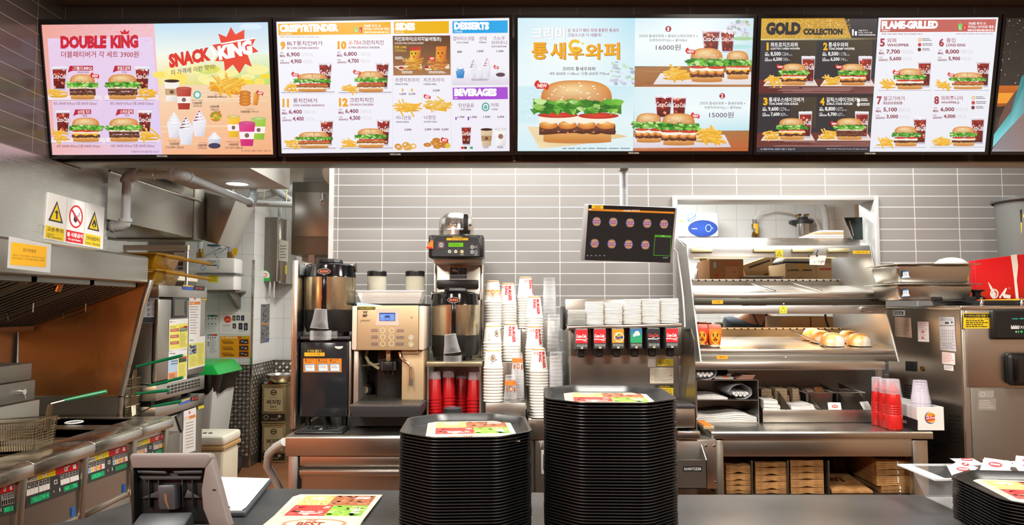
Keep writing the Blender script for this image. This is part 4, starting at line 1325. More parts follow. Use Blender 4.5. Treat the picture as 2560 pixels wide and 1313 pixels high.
# ---- four fryers along the aisle
def fry_panel(A,quad,words,variant):
 """control panel artwork over quad (TL, TR, BR, BL) in crop pixels, 0..100 x 0..100 inside"""
 h=homog([(0,0),(100,0),(100,100),(0,100)],quad)
 def q(x,y):
  d=h[6]*x+h[7]*y+h[8]
  return((h[0]*x+h[1]*y+h[2])/d,(h[3]*x+h[4]*y+h[5])/d)
 Q=lambda x0,y0,x1,y1:[q(x0,y0),q(x1,y0),q(x1,y1),q(x0,y1)]
 A.poly(Q(0,0,100,100),'3A3A38')
 A.poly(Q(0,2,51,27),'F0D418');A.poly(Q(51,2,100,27),'D0141C')
 A.poly(Q(1,11,18,26),'F4F2E8');A.text('PITCO',0,0,0,0,'2A2A2A',.04,quad=Q(2,13,17,24))
 A.poly(Q(27,8,33,22),'F6F4EC');A.text('Y',0,0,0,0,'3A3A3A',.03,quad=Q(28,10,32,20));A.poly(Q(24,8,28,10),'5A4A2A')
 A.poly(Q(69,8,76,22),'F6F4EC');A.text('R',0,0,0,0,'6A1A4A',.03,quad=Q(70,10,75,20));A.poly(Q(76,6,81,9),'F6F4EC')
 A.poly(Q(88,7,95,22),'F0EEE8');A.ell(*q(91.5,12),5,6,'8A8A8A',10)
 for x0 in(1,60):
  for i in range(6):
   a=x0+i*6.2+(1.2 if i>2 else 0)
   A.poly(Q(a-.6,31,a+6,66),'D8D6CE');A.poly(Q(a,32,a+5.4,47),'141414')
   A.text(str('123456'[i]),0,0,0,0,'D8D6CE',.02,quad=Q(a+1.8,36,a+3.8,44))
   c='F2F0EA' if variant==0 else '141414' if variant==2 else['8AB4E0','F2D25A','F0A0A0','E8C83A','E86A5A','F2F0EA'][i]
   A.poly(Q(a,49,a+5.4,65),c)
   if variant==1:
    A.ell(*q(a+2.7,57),5,6,'B83A2A' if i%2 else '3A5AA8',8)
 A.poly(Q(47,42,53,56),'E8E6DE');A.poly(Q(48.4,44.5,51.8,54),'2E2E2C')
 A.ell(*q(46,78),7,11,'E8E6DE',12);A.ell(*q(46,78),4,8,'2E2E2C',12);A.poly(Q(56,72,58,84),'E8E6DE')
 A.poly(Q(6,73,38,92),'12905A');A.poly(Q(64,73,94,90),'12905A')
 A.text(words[0],0,0,0,0,'3AF0A0',.01,quad=Q(9,76,36,89));A.text(words[1],0,0,0,0,'3AF0A0',.01,quad=Q(67,75,92,87))
 for(x0,x1)in((18,24),(30,34)):
  pass
 return q
XP=-1.772
bounds=[atX(px,1100,XP).y for px in(-60,62,216,335,436)]
bounds[4]=3.735
C2=(0,1040,4.808)
C3=(200,1040,4.808)
names=['nearest fryer at the left edge, only its red button panel showing','fryer with plain white buttons and a lit yellow and red panel','fryer with picture buttons and an oval sticker below the panel','farthest fryer of the row, next to the tall steel cabinets']
panels=[(C2,[(-230,900),(160,800),(186,1172),(-215,1270)],('YELLOW 3','RED 3'),2),(C2,[(322,705),(935,556),(968,880),(310,1118)],('YELLOW 4','43   70'),0),(C3,[(100,482),(560,348),(590,640),(92,815)],('GREEN 1',''),1),(C3,[(666,322),(1025,200),(1052,452),(660,560)],('',''),1)]
for k in range(4):
 y0,y1=bounds[k],bounds[k+1]
 t=thing('deep_fryer',names[k],'fryer',(-2.1,(y0+y1)/2,0),'fryers along the left aisle')
 ZR=0.90
 m=MB()
 m.box(-2.5,-1.79,y0+.002,y1-.002,.08,.64,ST_D)
 m.box(-2.5,-2.45,y0+.002,y1-.002,.64,.899,ST_D)
 m.box(-1.80,XP,y0+.002,y1-.002,.60,.855,ST)
 m.build('body',t)
 m=MB()
 m.prism([(XP-.14,.885),(XP-.14,.90),(XF-.03,ZR+.004),(XF-.004,ZR-.006),(XF,ZR-.03),(XF-.004,ZR-.052),(XF-.04,ZR-.055),(XF-.04,ZR-.02)],'y',y0,y1-.001,ST_L,.004)
 m.box(-2.46,XP-.14,y0,y0+.05,.86,.9,ST)
 m.box(-2.46,XP-.14,y1-.05,y1-.001,.86,.9,ST)
 m.box(-2.46,-2.28,y0,y1-.001,.86,.899,ST)
 m.build('top_rim',t)
 m=MB()
 m.box(-2.29,XP-.13,y0+.045,y1-.045,.70,.72,ST_D)
 m.box(-2.30,-2.28,y0+.045,y1-.045,.70,.895,ST_D);m.box(XP-.14,XP-.12,y0+.045,y1-.045,.70,.895,ST_D)
 m.box(-2.29,XP-.13,y0+.03,y0+.05,.70,.895,ST_D);m.box(-2.29,XP-.13,y1-.05,y1-.03,.70,.895,ST_D)
 v=m.build('vat',t)
 m=MB();m.box(-2.28,XP-.14,y0+.05,y1-.05,.72,.845,OIL);m.build('frying_oil',v)
 m=MB()
 m.prism([(XP-.01,.856),(XP+.018,.856),(XP+.006,.585),(XP-.01,.585)],'y',y1-.042,y1-.002,ST_V,.002)
 m.build('corner_post',t)
 m=MB();m.box(XP-.012,XP+.006,y0+.002,y1-.044,.592,.612,ST_L,.003);m.build('lower_trim',t)
 m=MB();m.box(XP-.016,XP-.006,y0+.004,y1-.004,.12,.585,ST_V,.003);m.build('door',t)
 cr,qd,w,var=panels[k]
 A=ArtP((XP+.0015,0,0),X1,cr)
 fry_panel(A,qd,w,var)
 A.build('control_panel',t)
 m=MB();yb=y1-.066;m.box(XP,XP+.004,yb-.022,yb,.618,.655,mat('blue_tag','1F5FA8',.5));m.build('blue_tag',t)
A=ArtP((XP-.0055,0,0),X1,C3)
kid=[o for o in bpy.data.objects if o.name.startswith('deep_fryer')]
A.poly([(40,1085),(60,1045),(140,1010),(165,1000),(180,1012),(280,965),(303,970),(300,1010),(285,1030),(60,1140),(38,1130)],'EFEFF6')
A.text('SUPREME',0,0,0,0,'3A3AA0',.012,quad=[(58,1064),(290,982),(286,1020),(56,1118)])
A.text('FRYER',0,0,0,0,'6A6AA8',0,quad=[(70,1046),(150,1018),(148,1032),(70,1060)])
A.poly([(66,1160),(206,1090),(208,1120),(68,1186)],'2A2018');A.text('POCHICALO',0,0,0,0,'E8B020',.03,quad=[(76,1162),(200,1100),(200,1118),(78,1180)])
A.build('oval_sticker',kid[2])
A=ArtP((XP-.0055,0,0),X1,C2)
A.poly([(380,1310),(400,1300),(480,1275),(500,1280),(585,1256),(592,1300),(590,1340),(370,1400)],'EFEFF6')
A.text('SUPREME',0,0,0,0,'3A3AA0',.012,quad=[(370,1345),(582,1262),(580,1310),(370,1400)])
A.build('oval_sticker',kid[1])
m=MB()
rnd=random.Random(4)
for i in range(70):
 x,y=-2.27+.2*rnd.random()-.18,3.28+.42*rnd.random()
 r_=.0015+.004*rnd.random()**3
 m.lathe([(0,0),(r_,r_*.4),(r_*.7,r_*1.2),(0,r_*1.5)],mat('fried_crumb','D9A24A',.7),x,y,.9012,5)
m.build('batter_crumbs',kind='stuff',label='golden batter crumbs scattered on the steel behind the vats',category='crumbs')
m=MB();p=atZ(185,1058,.902)
m.tube([p+Vector((.035*math.cos(a/12*6.283),.045*math.sin(a/12*6.283),.004))for a in range(12)],.004,WHITE,6,closed=True)
m.build('onion_ring',label='pale ring of onion lying on the steel behind the vats',category='food')
# ---- fry baskets of wire
WIRE=mat('wire_steel','B0A68E',0.3,1.0)
def basket_mesh(L_,W_,H_,n1=26,n2=12,n3=10):
 m=MB()
 w=.0011
 def wire(a,b_,r_=w):m.cyl(a,b_,r_,WIRE,seg=4)
 tx,ty=.012,.012
 for i in range(n1+1):
  x=-L_/2+L_*i/n1;xb=x*(1-2*tx/L_)
  for sgn in(-1,1):
   wire((x,sgn*W_/2,H_),(xb,sgn*(W_/2-ty),0))
  wire((xb,-W_/2+ty,0),(xb,W_/2-ty,0))
 for i in range(n2+1):
  y=-W_/2+W_*i/n2;yb=y*(1-2*ty/W_)
  for sgn in(-1,1):
   wire((sgn*L_/2,y,H_),(sgn*(L_/2-tx),yb,0))
  wire((-L_/2+tx,yb,0),(L_/2-tx,yb,0))
 for i in range(n3+1):
  k=1-i/n3
  a,b_,z=L_/2-tx*k,W_/2-ty*k,H_*(1-k)
  c=[(-a,-b_,z),(a,-b_,z),(a,b_,z),(-a,b_,z)]
  for j in range(4):
   wire(c[j],c[(j+1)%4],.0028 if i==n3 else w)
 return m
GRIP=mat('green_grip','0E7A4A',0.3)
def fry_basket(label,loc,rz,tilt,g0,g1,arm0,BL=.33,BH=.14):
 """g0, g1: world ends of the green grip; arm0: world point where the handle joins the basket's end"""
 t=thing('fry_basket',label,'basket',loc,'wire fry baskets')
 bm_=basket_mesh(BL,.15,BH)
 M=Matrix.Translation(loc)@Matrix.Rotation(rz,4,'Z')@Matrix.Rotation(tilt,4,'Y')
 bm_.v=[M@v for v in bm_.v]
 bm_.build('wire_basket',t)
 m=MB()
 end=M@Vector((BL/2+.004,0,BH));low=M@Vector((BL/2+.002,0,BH*.6))
 for d in(-.018,-.009,0,.009,.018):
  o_=(M.to_3x3()@Vector((0,d,0)))
  m.tube([low+o_,end+o_,Vector(arm0)+o_*.8],.0022,WIRE,5)
 m.tube([Vector(arm0),Vector(g0),Vector(g1)],.0032,WIRE,6)
 m.build('wire_handle',t)
 m=MB();m.tube([Vector(g0),Vector(g0).lerp(Vector(g1),.5),Vector(g1)],.0075,GRIP,10,radii=[.006,.008,.0085]);m.build('grip',t)
 return t
fry_basket('wire fry basket hooked over the nearest vat, green grip pointing to the aisle',(-1.955,2.86,.907),R(3),R(-3),at(162,1001,2.9),at(267,979,2.95),at(127,1010,2.87),.26,.108)
bq=(-2.185,3.875)
fry_basket('uppermost of the nested fry baskets behind the end panel, highest green grip',(bq[0],bq[1],.940),0,0,at(341,917,3.80),at(456,889,3.74),at(338,925,3.84))
fry_basket('second of the nested fry baskets behind the end panel, grip just under the highest',(bq[0]+.002,bq[1],.892),0,0,at(374,965,3.82),at(457,944,3.78),at(345,972,3.85))
fry_basket('third of the nested fry baskets behind the end panel, grip starting furthest back',(bq[0]-.002,bq[1],.844),0,0,at(338,985,3.82),at(423,976,3.78),at(328,988,3.85))
fry_basket('lowest of the nested fry baskets behind the end panel, grip on a bent silver arm',(bq[0],bq[1],.796),0,0,at(380,1017,3.80),at(452,1004,3.74),at(335,1040,3.85))
t=thing('filler_cabinet','narrow steel filler between the farthest fryer and the tall cabinets','cabinet',(-2.15,3.87,0))
m=MB();m.box(-2.5,-1.80,3.796,3.955,0,.79,ST_D,.004);m.build('casing',t)
# ---- tall holding cabinets, one on the other, fronts to the aisle
XC=-1.95
C4=(300,680,2.075)
C7=(300,680,4.6875)
C8=(330,860,4.69)
YC0,YC1=3.97,4.60
def cabinet(label,z0,z1,low):
 t=thing('holding_cabinet',label,'cabinet',(-2.25,4.28,z0),'steel holding cabinets')
 m=MB()
 zt_=z1-.075
 m.box(-2.56,XC-.035,YC0+.02,YC1-.01,z0+.09,zt_,ST_D,.004)
 m.build('body',t)
 m=MB();m.box(-2.57,XC+.004,YC0,YC1,zt_+.008,z1,ST,.004);m.build('top_housing',t)
 m=MB();m.box(XC-.034,XC-.024,YC0+.03,YC1-.02,z0+.09,zt_,BLACK);m.build('door_gasket',t)
 m=MB();m.box(XC-.024,XC,YC0+.01,YC1-.01,z0+.105,zt_-.004,ST_V,.006);d=m.build('door',t)
 m=MB();m.box(-2.57,XC+.004,YC0+.005,YC1-.005,z0,z0+.085,ST,.003);v=m.build('base_housing',t)
 m=MB()
 for i in range(10):
  for j in range(3):
   y=YC0+.13+i*.044
   m.box(XC+.003,XC+.0055,y,y+.03,z0+.022+j*.018,z0+.033+j*.018,BLACK_M)
 if not low:m.build('vent_slot',v)
 return t,d,zt_
zc0=za(1004,YC0,396)
up,dup_door,zt1=cabinet('upper steel holding cabinet with papers taped on its door',zc0,za(712,YC0,396),False)
lo,low_door,zt2=cabinet('lower steel holding cabinet under the papered one, half behind the fryers',.06,zc0-.03,True)
for(x,y)in((-2.5,4.05),(-2.02,4.05),(-2.5,4.5),(-2.02,4.5)):
 m=MB();m.box(x-.02,x+.02,y-.02,y+.02,zc0-.030,zc0+.002,BLACK_M);m.build('foot',up)
for(x,y)in((-2.5,4.05),(-2.02,4.05),(-2.5,4.5),(-2.02,4.5)):
 m=MB();m.cyl((x,y,0),(x,y,.062),.022,CHROME,seg=12);m.build('foot',lo)
for d,cr,qd in((dup_door,C7,[(612,298),(782,300),(778,535),(606,540)]),(low_door,C8,[(505,850),(595,790),(590,1010),(570,1045)])):
 A=ArtP((XC+.001,0,0),X1,cr)
 P=[A.p(*q_)for q_ in qd]
 m=MB()
 rim=[p_+X1*.006 for p_ in P]
 m.hexa(P,rim,GREY_D,.001)
 c=sum(P,Vector())/4
 inn=[c+(p_-c)*.78+X1*.0062 for p_ in P]
 dp=[c+(p_-c)*.55+X1*.0066 for p_ in P]
 m.poly(inn,ST_D);m.poly([inn[1],dp[1],dp[2],inn[2]],BLACK)
 m.build('handle_pocket',d)
def sheet(cab,cr,quad,X=XC+.0012):
 A=ArtP((X,0,0),X1,cr);A.poly(quad,'F2F0EC');return A
A=ArtP((XC+.0056,0,0),X1,C7)
A.poly([(735,150),(862,165),(862,218),(735,208)],'3A62C8');A.poly([(738,150),(860,163),(860,178),(738,168)],'E8C83A')
A.poly([(868,160),(992,170),(990,222),(868,214)],'24201E');A.text('88 88',0,0,0,0,'C82A2A',.03,quad=[(885,176),(965,182),(965,205),(885,202)])
A.build('control_label',up)
A=ArtP((XC+.0056,0,0),X1,C8)
A.poly([(556,690),(680,640),(680,682),(556,718)],'3A62C8');A.poly([(570,675),(678,632),(678,648),(570,690)],'E8B83A')
A.poly([(690,625),(778,600),(778,662),(690,676)],'24201E');A.text('8.8',0,0,0,0,'C82A2A',.03,quad=[(700,632),(772,614),(772,644),(700,662)])
A.poly([(776,712),(842,692),(844,750),(776,768)],'E8D020');A.poly([(776,712),(842,692),(842,716),(776,734)],'2A2616')
A.build('control_label',lo)
A=sheet(up,C7,[(808,272),(950,272),(936,758),(806,772)])
A.ell(878,310,14,22,'D87A70',10);A.poly([(812,350),(942,346),(940,382),(812,388)],'E8862A');A.text('에스오븐',0,0,0,0,'FBE6C8',.02,quad=[(816,358),(875,356),(875,378),(816,380)])
A.lines(820,405,925,745,11,'9A9088',.35,3);A.build('instruction_paper',dup_door,label='white instruction paper with an orange band')
A=sheet(up,C7,[(578,560),(800,545),(790,910),(572,928)])
A.poly([(582,622),(796,600),(788,890),(576,912)],'EDE66A');A.ell(598,586,8,12,'B84A3A',8)
A.text('퀵서비스',0,0,0,0,'5A5A5A',0,quad=[(612,580),(655,576),(655,592),(612,596)])
for y in(668,742,818):A.poly([(588,y),(690,y-8),(690,y+28),(588,y+36)],'B8604A');A.lines(600,y+8,680,y+26,1,'E8C8B0',.5,y)
A.poly([(700,645),(792,632),(790,692),(698,702)],'3A4A2A');A.poly([(700,638),(745,634),(745,652),(700,656)],'E8C81C');A.poly([(746,634),(792,630),(790,650),(746,654)],'C8202A');A.lines(704,662,786,694,2,'D8D8C8',.5,1)
A.lines(700,720,785,880,14,'A8A050',.4,2);A.lines(590,640,680,660,1,'A89A3A',.5,6);A.build('yellow_chart',dup_door,label='yellow chart in a clear sleeve')
A=sheet(up,C7,[(570,935),(788,900),(784,1262),(556,1308)])
A.poly([(568,1035),(676,1010),(672,1165),(562,1180)],'BAD6EA');A.poly([(680,985),(782,965),(776,1240),(678,1262)],'EDE66A');A.poly([(562,1185),(672,1165),(670,1250),(558,1268)],'EBA26A');A.poly([(590,1020),(676,1000),(676,1014),(590,1034)],'E8A22A')
A.poly([(688,1012),(780,990),(778,1050),(688,1066)],'3A4A2A');A.poly([(735,996),(778,988),(778,1012),(735,1020)],'C8202A')
for i in range(5):
 for j in range(2):A.ell(606+16*i,1050+30*j-2*i,6,10,'3A3A5A',8,hold=True)
A.lines(690,1085,770,1230,12,'A8A050',.35,8);A.lines(575,1195,655,1250,3,'8A4A3A',.5,9);A.lines(580,952,650,970,1,'6A6A6A',.6,9,0)
A.build('yellow_and_blue_chart',dup_door,label='yellow and blue chart in a clear sleeve')
A=sheet(up,C7,[(805,768),(998,750),(992,1100),(796,1148)])
A.poly([(806,842),(994,822),(990,1085),(800,1128)],'EDE66A');A.poly([(812,868),(900,850),(898,955),(810,975)],'8A98A8')
rr=random.Random(3)
for i in range(16):A.ell(820+70*rr.random(),865+90*rr.random(),10,12,rr.choice(['C83A3A','2A3A6A','E8E8F0','3A3A3A','D8B08A']),7,hold=True)
A.lines(910,850,985,1080,18,'A8A050',.35,4);A.lines(815,990,895,1110,8,'A8A050',.35,5);A.lines(818,795,860,815,1,'6A6A6A',.6,1,0);A.build('yellow_sheet',dup_door,label='yellow sheet with a photo')
A=ArtP((XC+.0012,0,0),X1,C7)
A.poly([(955,272),(1015,278),(1013,335),(955,330)],'E8D020');A.poly([(955,272),(1015,278),(1014,303),(955,300)],'2A2616');A.text('오븐보온',0,0,0,0,'E8D020',.02,quad=[(962,282),(1008,286),(1008,298),(962,294)]);A.lines(962,308,1005,326,1,'6A5A1A',.5,2,0)
A.build('yellow_tag',dup_door)
A=ArtP((0,YC0+.0185,0),(0,-1,0),C7)
A.poly([(320,222),(462,220),(442,598),(215,595),(245,520)],'F0ECEE');A.poly([(320,225),(450,223),(450,242),(318,243)],'24262A');A.poly([(230,532),(440,532),(438,595),(222,592)],'24282A')
for j in range(5):
 A.line([(270,245+56*j),(455,245+56*j)],2,'C8A0A8');A.lines(365,255+56*j,450,292+56*j,4,'C88A98',.4,j);A.rect(318,258+56*j,352,292+56*j,'A8A4A8')
A.lines(250,540,430,588,4,'8A8E90',.3,7,.1);A.build('wiring_notice',up)
A=sheet(lo,C8,[(602,792),(752,742),(744,1250),(592,1300)])
A.ell(676,805,12,20,'D87A70',10);A.poly([(608,868),(742,824),(742,862),(608,902)],'E8862A');A.poly([(610,870),(672,852),(672,880),(610,900)],'F4E0C8')
for k in range(9):
 y=930+36*k;A.poly([(630,y),(720,y-26),(720,y-14),(630,y+12)],'B8A898')
A.build('instruction_paper',low_door,label='white instruction paper with an orange band')
# ---- amber pans stacked on the upper cabinet
zt_=za(712,YC0,396)
def amber(label,z,x1,yo):
 t=thing('food_pan',label,'pan',(-2.3,4.25,z),'amber pans on the upper cabinet')
 m=MB()
 y0,y1,x0=4.02+yo,4.34+yo,-2.5
 m.hexa([(x0+.02,y0+.02,z),(x1-.03,y0+.02,z),(x1-.03,y1-.02,z),(x0+.02,y1-.02,z)],[(x0,y0,z+.085),(x1,y0,z+.085),(x1,y1,z+.085),(x0,y1,z+.085)],AMBER,.012)
 m.build('tub',t)
 m=MB();m.box(x0-.012,x1+.012,y0-.012,y1+.012,z+.078,z+.09,AMBER,.003);m.build('rim',t)
 m=MB();m.tube([(x1+.005,y0+.1,z+.078),(x1+.12,y0+.2,z+.055),(x1+.20,y0+.26,z+.04)],.01,AMBER,8);m.build('handle',t)
amber('lower amber plastic pan lying on the tall cabinet',zt_+.001,-1.99,0)
amber('upper amber plastic pan nested on another, on the tall cabinet',zt_+.093,-2.0,.01)
# ---- ducts and pipes above
t=thing('air_duct','long bare steel duct running back from the hood','duct',(-2.3,4.2,1.9))
za0,za1=1.905,2.16
m=MB();m.box(-2.55,-2.05,3.50,4.60,za0,za1+.2,ST_V,.004);m.box(-2.55,-2.045,4.605,4.76,za0-.012,za1+.2,ST_D,.012);m.build('duct_box',t)
m=MB()
P=[at(x,y,4.78)for x,y in((500,478),(590,500),(580,525),(545,612),(500,598))]
Q_=[p_+Vector((0,.35,0))for p_ in P]
m.hexa(P,Q_,ST,.004)
m.build('transition_piece',t)
m=MB();m.tube([(-2.046,3.62,za1-.01),(-2.046,4.70,za1-.005)],.008,ST_L,6);m.build('seam_bead',t)
t=thing('drain_pipe','pale grey plastic pipe with elbows bending round the steel duct','pipe',(-1.95,3.68,1.9))
YD=3.50
pts=[at(225,566,YD),at(300,566,YD),at(312,562,YD),at(314,548,YD),at(317,455,YD),at(320,440,YD),at(332,438,YD),at(440,437,YD)]
pe=pts[-1]
far=Vector((pe.x+.02,4.50,pe.z))
m=MB()
m.tube([pts[0],pts[1]],.021,PVC,14);m.tube([pts[3],pts[4]],.021,PVC,14);m.tube([pts[6],pts[7]],.021,PVC,14);m.tube([pe+Vector((.03,.05,0)),far],.021,PVC,14)
m.build('pipe_run',t)
def elbow(a,c,b_,r_=.0265):
 m=MB()
 a,c,b_=Vector(a),Vector(c),Vector(b_)
 arc=[a.lerp(c,k/4).lerp(c.lerp(b_,k/4),k/4)for k in range(5)]
 m.tube(arc,r_,PVC,14)
 for p_,d in((a,(a-c).normalized()),(b_,(b_-c).normalized())):
  m.tube([p_-d*.006,p_+d*.012],r_+.004,PVC,14)
 m.build('elbow',t)
elbow(pts[1]-Vector((.03,0,0)),at(314,566,YD),pts[3]-Vector((0,0,.01)))
elbow(pts[4]+Vector((0,0,.01)),at(317,438,YD),pts[6]+Vector((.01,0,0)))
elbow(pe-Vector((.02,0,0)),pe+Vector((.025,0,0)),pe+Vector((.03,.06,0)))
elbow(far-Vector((0,.06,0)),far,far+Vector((0,0,.06)))
m=MB();m.tube([far+Vector((0,0,.06)),far+Vector((0,0,.30))],.021,PVC,14);m.build('riser',t)
for px in(388,440):
 m=MB();c=at(px,438,YD);m.tube([c+Vector((0,0,-.024)),c+Vector((0,-.024,0)),c+Vector((0,0,.03)),c+Vector((0,.0,.12))],.003,CHROME,6);m.build('hanger',t)
# ---- lowered white ceiling box with its downlight
b=MB()
zbx=2.205
cB=atX(724,480,-1.405)
b.box(-2.02,cB.x,3.30,cB.y,zbx,ZC,M_WHITE);struct(b,'ceiling_drop')
t=thing('downlight','round recessed downlight glowing in the lowered ceiling box','lamp',(0,0,0))
p=atZ(593,459,zbx);t.location=p
m=MB();m.lathe([(.062,-.004),(.075,-.004),(.078,0)],WHITE,p.x,p.y,zbx,28,cap0=False,cap1=False);m.build('trim_ring',t)
m=MB();m.lathe([(.0,-.003),(.062,-.003)],emis('downlight_glass','FFFFFF',12),p.x,p.y,zbx,28,cap0=False,cap1=False);m.build('glass',t)
b=MB();b.box(-1.40,WX0,4.95,5.2,za(456,4.95,780),ZC,M_OLIVE);struct(b,'ceiling_beam')
t=thing('dome_lamp','cream dome lamp half hidden by the edge of the tiled wall','lamp',at(832,432,4.5))
m=MB();p=at(832,418,4.5);m.lathe([(0,-.115),(.03,-.105),(.055,-.075),(.065,-.035),(.06,0)],CREAM,p.x,p.y,p.z,24);m.build('shade',t)
m=MB();m.cyl((p.x,p.y,p.z),(p.x,p.y,ZC),.012,WHITE,seg=10);m.build('stem',t)
# ---- passage: steel wall box, boiler, gas meter and pipes
t=thing('wall_box','square steel wall box with a hinged door and chrome latch','box',(0,0,0));t.location=at(780,640,4.7)
YB=4.7
x0,x1=xa(729,550,YB),xa(842,550,YB)
m=MB();m.box(x0,x1,YB,YB+.25,za(637,YB,780),za(455,YB,780),ST_D,.004);m.build('casing',t)
m=MB();m.box(xa(737,550,YB),xa(838,550,YB),YB-.012,YB-.001,za(592,YB,780),za(481,YB,780),ST_V,.003);d=m.build('door',t)
m=MB();p=at(807,499,YB-.02);m.box(p.x-.012,p.x+.012,YB-.03,YB-.012,p.z-.04,p.z+.045,CHROME,.006);m.build('latch',d)
m=MB();m.box(x0+.1,x0+.14,YB+.05,YB+.09,1.3,za(636,YB,780),CHROME);m.box(x0,x1,YB+.245,YB+.3,1.2,ZC,M_KIT);m.build('bracket',t)
YBo=6.95
t=thing('water_boiler','narrow steel boiler on the passage wall with a round green sticker','boiler',at(670,710,YBo))
x0,x1=xa(640,620,YBo),xa(696,620,YBo)
z0,z1=za(703,YBo,660),za(543,YBo,660)
m=MB();m.box(x0,x1,YBo,YK-.01,z0,z1,ST_D,.006);m.build('casing',t)
m=MB();m.box(x1,x1+.075,YBo+.02,YK-.01,z0-.02,z1-.02,ST_V,.004);m.build('side_cover',t)
m=MB();m.box(x1-.012,x1+.004,YBo-.006,YBo+.02,z0,z1,ST_L,.003);m.build('corner_strip',t)
C5=(300,400,3.646)
A=ArtP((0,YBo-.001,0),(0,-1,0),C5)
A.ell(1320,1055,48,50,'F4F6F0',24);A.rect(1272,1075,1368,1104,'2EB84A');A.ring(1320,1055,48,50,5,'2EB84A',24);A.ell(1320,1050,22,20,'D86A5A',12);A.ell(1320,1050,14,13,'F4E0E0',12);A.build('round_sticker',t)
A=ArtP((0,YBo+.018,0),(0,-1,0),C5)
A.poly([(1450,720),(1536,745),(1530,930),(1444,915)],'C9C6BC');A.lines(1462,780,1520,910,5,'6A6A66',.4,3);A.rect(1505,960,1520,1040,'D8CC3A');A.build('service_note',t)
m=MB()
px_=[at(675,703,YBo+.06),at(674,742,YBo+.06),at(646,742,YBo+.06),at(645,770,YBo+.06)]
m.tube(px_,.012,CHROME,8);m.tube([at(686,703,YBo+.1),at(684,745,YBo+.1)],.009,CHROME,8);m.build('water_pipe',t)
m=MB();m.box(*[v for p_ in(at(637,815,YBo),at(652,785,YBo))for v in()]or(xa(637,800,YBo),xa(653,800,YBo),YBo+.02,YBo+.12,za(815,YBo,645),za(786,YBo,645)),ST_D,.006);m.build('valve_box',t)
m=MB();m.tube([at(662,445,YBo),at(662,500,YBo),at(700,500,YBo),at(700,540,YBo+.1)],.022,PVC,10);m.build('vent_pipe',t)
YM=6.38
t=thing('gas_meter','white wall gas meter with a yellow tag under the steel duct','meter',at(535,725,YM))
m=MB()
x0,x1=xa(487,690,YM),xa(586,690,YM)
m.box(x0,x1,YM,YM+.2,za(684,YM,530),za(645,YM,530),WHITE,.02)
m.box(x0+.004,x1-.006,YM+.01,YM+.2,za(726,YM,530),za(683,YM,530),WHITE,.018)
m.box(x0-.006,x1+.014,YM-.004,YM+.2,za(686.5,YM,530),za(684,YM,530),GREY_M)
m.build('casing',t)
C6=(470,520,6.565)
A=ArtP((0,YM-.0008,0),(0,-1,0),C6)
A.poly([(308,850),(525,850),(525,950),(308,950)],'D8D8D6');A.rect(312,934,475,950,'2A2A2E');A.lines(325,868,465,926,3,'6A6A6E',.5,1);A.ell(250,915,30,26,'C8D4E0',14);A.ell(250,985,42,36,'C8D4E0',14);A.ring(250,985,42,40,6,'4A6A98',16);A.ring(250,915,32,28,6,'4A6A98',14)
A.build('dial_plate',t)
A=ArtP((0,YM-.0008+.01,0),(0,-1,0),C6);A.rect(330,1108,494,1222,'E4DA20');A.lines(345,1120,480,1210,5,'8A841A',.4,5);A.build('yellow_label',t)
for px,top in((500,628),(577,628)):
 m=MB();p=at(px,645,YM+.1);m.cyl((p.x,p.y,p.z),(p.x,p.y,p.z+.05),.034,BRASS,seg=8);m.cyl((p.x,p.y,p.z+.05),(p.x,p.y,p.z+.08),.024,BRASS,seg=12);m.build('union_nut',t)
m=MB();p=at(577,628,YM+.1);m.cyl((p.x,p.y,p.z-.01),(p.x,p.y,p.z+.1),.026,PVC,seg=12);m.cyl((p.x,p.y,p.z+.1),(p.x,p.y,p.z+.19),.022,BRASS,seg=8);m.cyl((p.x,p.y,p.z+.19),(p.x,p.y,2.72),.019,PVC,seg=12)
p2=at(500,640,YM+.1);m.cyl((p2.x,p2.y,p2.z),(p2.x,p2.y,p2.z+.25),.024,PVC,seg=12);m.build('riser_pipe',t)
m=MB();q_=at(568,566,YM+.06);m.box(q_.x-.012,q_.x+.012,q_.y-.01,q_.y+.01,q_.z-.05,q_.z+.06,YEL,.004);v=m.build('valve_lever',t)
m=MB();q_=at(587,627,YM+.07);m.hexa([q_+Vector((-.03,0,-.03)),q_+Vector((.02,-.01,-.045)),q_+Vector((.03,0,.02)),q_+Vector((-.01,0,.045))],[q_+Vector((-.03,.004,-.03)),q_+Vector((.02,-.006,-.045)),q_+Vector((.03,.004,.02)),q_+Vector((-.01,.004,.045))],YEL);m.build('hanging_tag',t)
m=MB();a_,c_,b_=at(572,615,YM+.06),at(535,634,YM+.02),at(545,672,YM-.004);m.tube([a_,a_.lerp(c_,.5)-Vector((0,0,.02)),c_,c_.lerp(b_,.4)+Vector((.03,0,0)),b_],.0025,BLACK,6);m.build('sensor_cable',t)
m=MB();p=at(535,614,YM+.1);m.box(p.x-.05,p.x+.05,p.y-.03,p.y+.03,p.z-.008,p.z+.008,mat('teal_box','2A5A58',.4),.004)
for d in(-.02,0,.02):m.cyl((p.x+d,p.y,p.z-.03),(p.x+d,p.y,p.z),.006,WHITE,seg=8)
m.cyl((p.x,p.y,p.z),(p.x,p.y+.2,p.z),.01,PVC,seg=8);m.build('junction_box',t)
m=MB();p=at(565,760,YM);x=xa(566,750,YM);m.prism([(YP-.002,za(730,YM,566)),(YM+.02,za(730,YM,566)),(YM+.03,za(732,YM,566)-.012),(YP-.02,za(772,YM,566)),(YP-.002,za(772,YM,566))],'x',x-.02,x+.02,ST_D,.003);m.box(x0,x1,YM+.03,YP-.002,za(730,YM,566)-.004,za(726,YM,530)-.001,ST_D);m.build('bracket',t)
t=thing('gas_pipe','grey gas pipe with red lettering under the lowered ceiling box','pipe',(0,0,0));YG=6.0
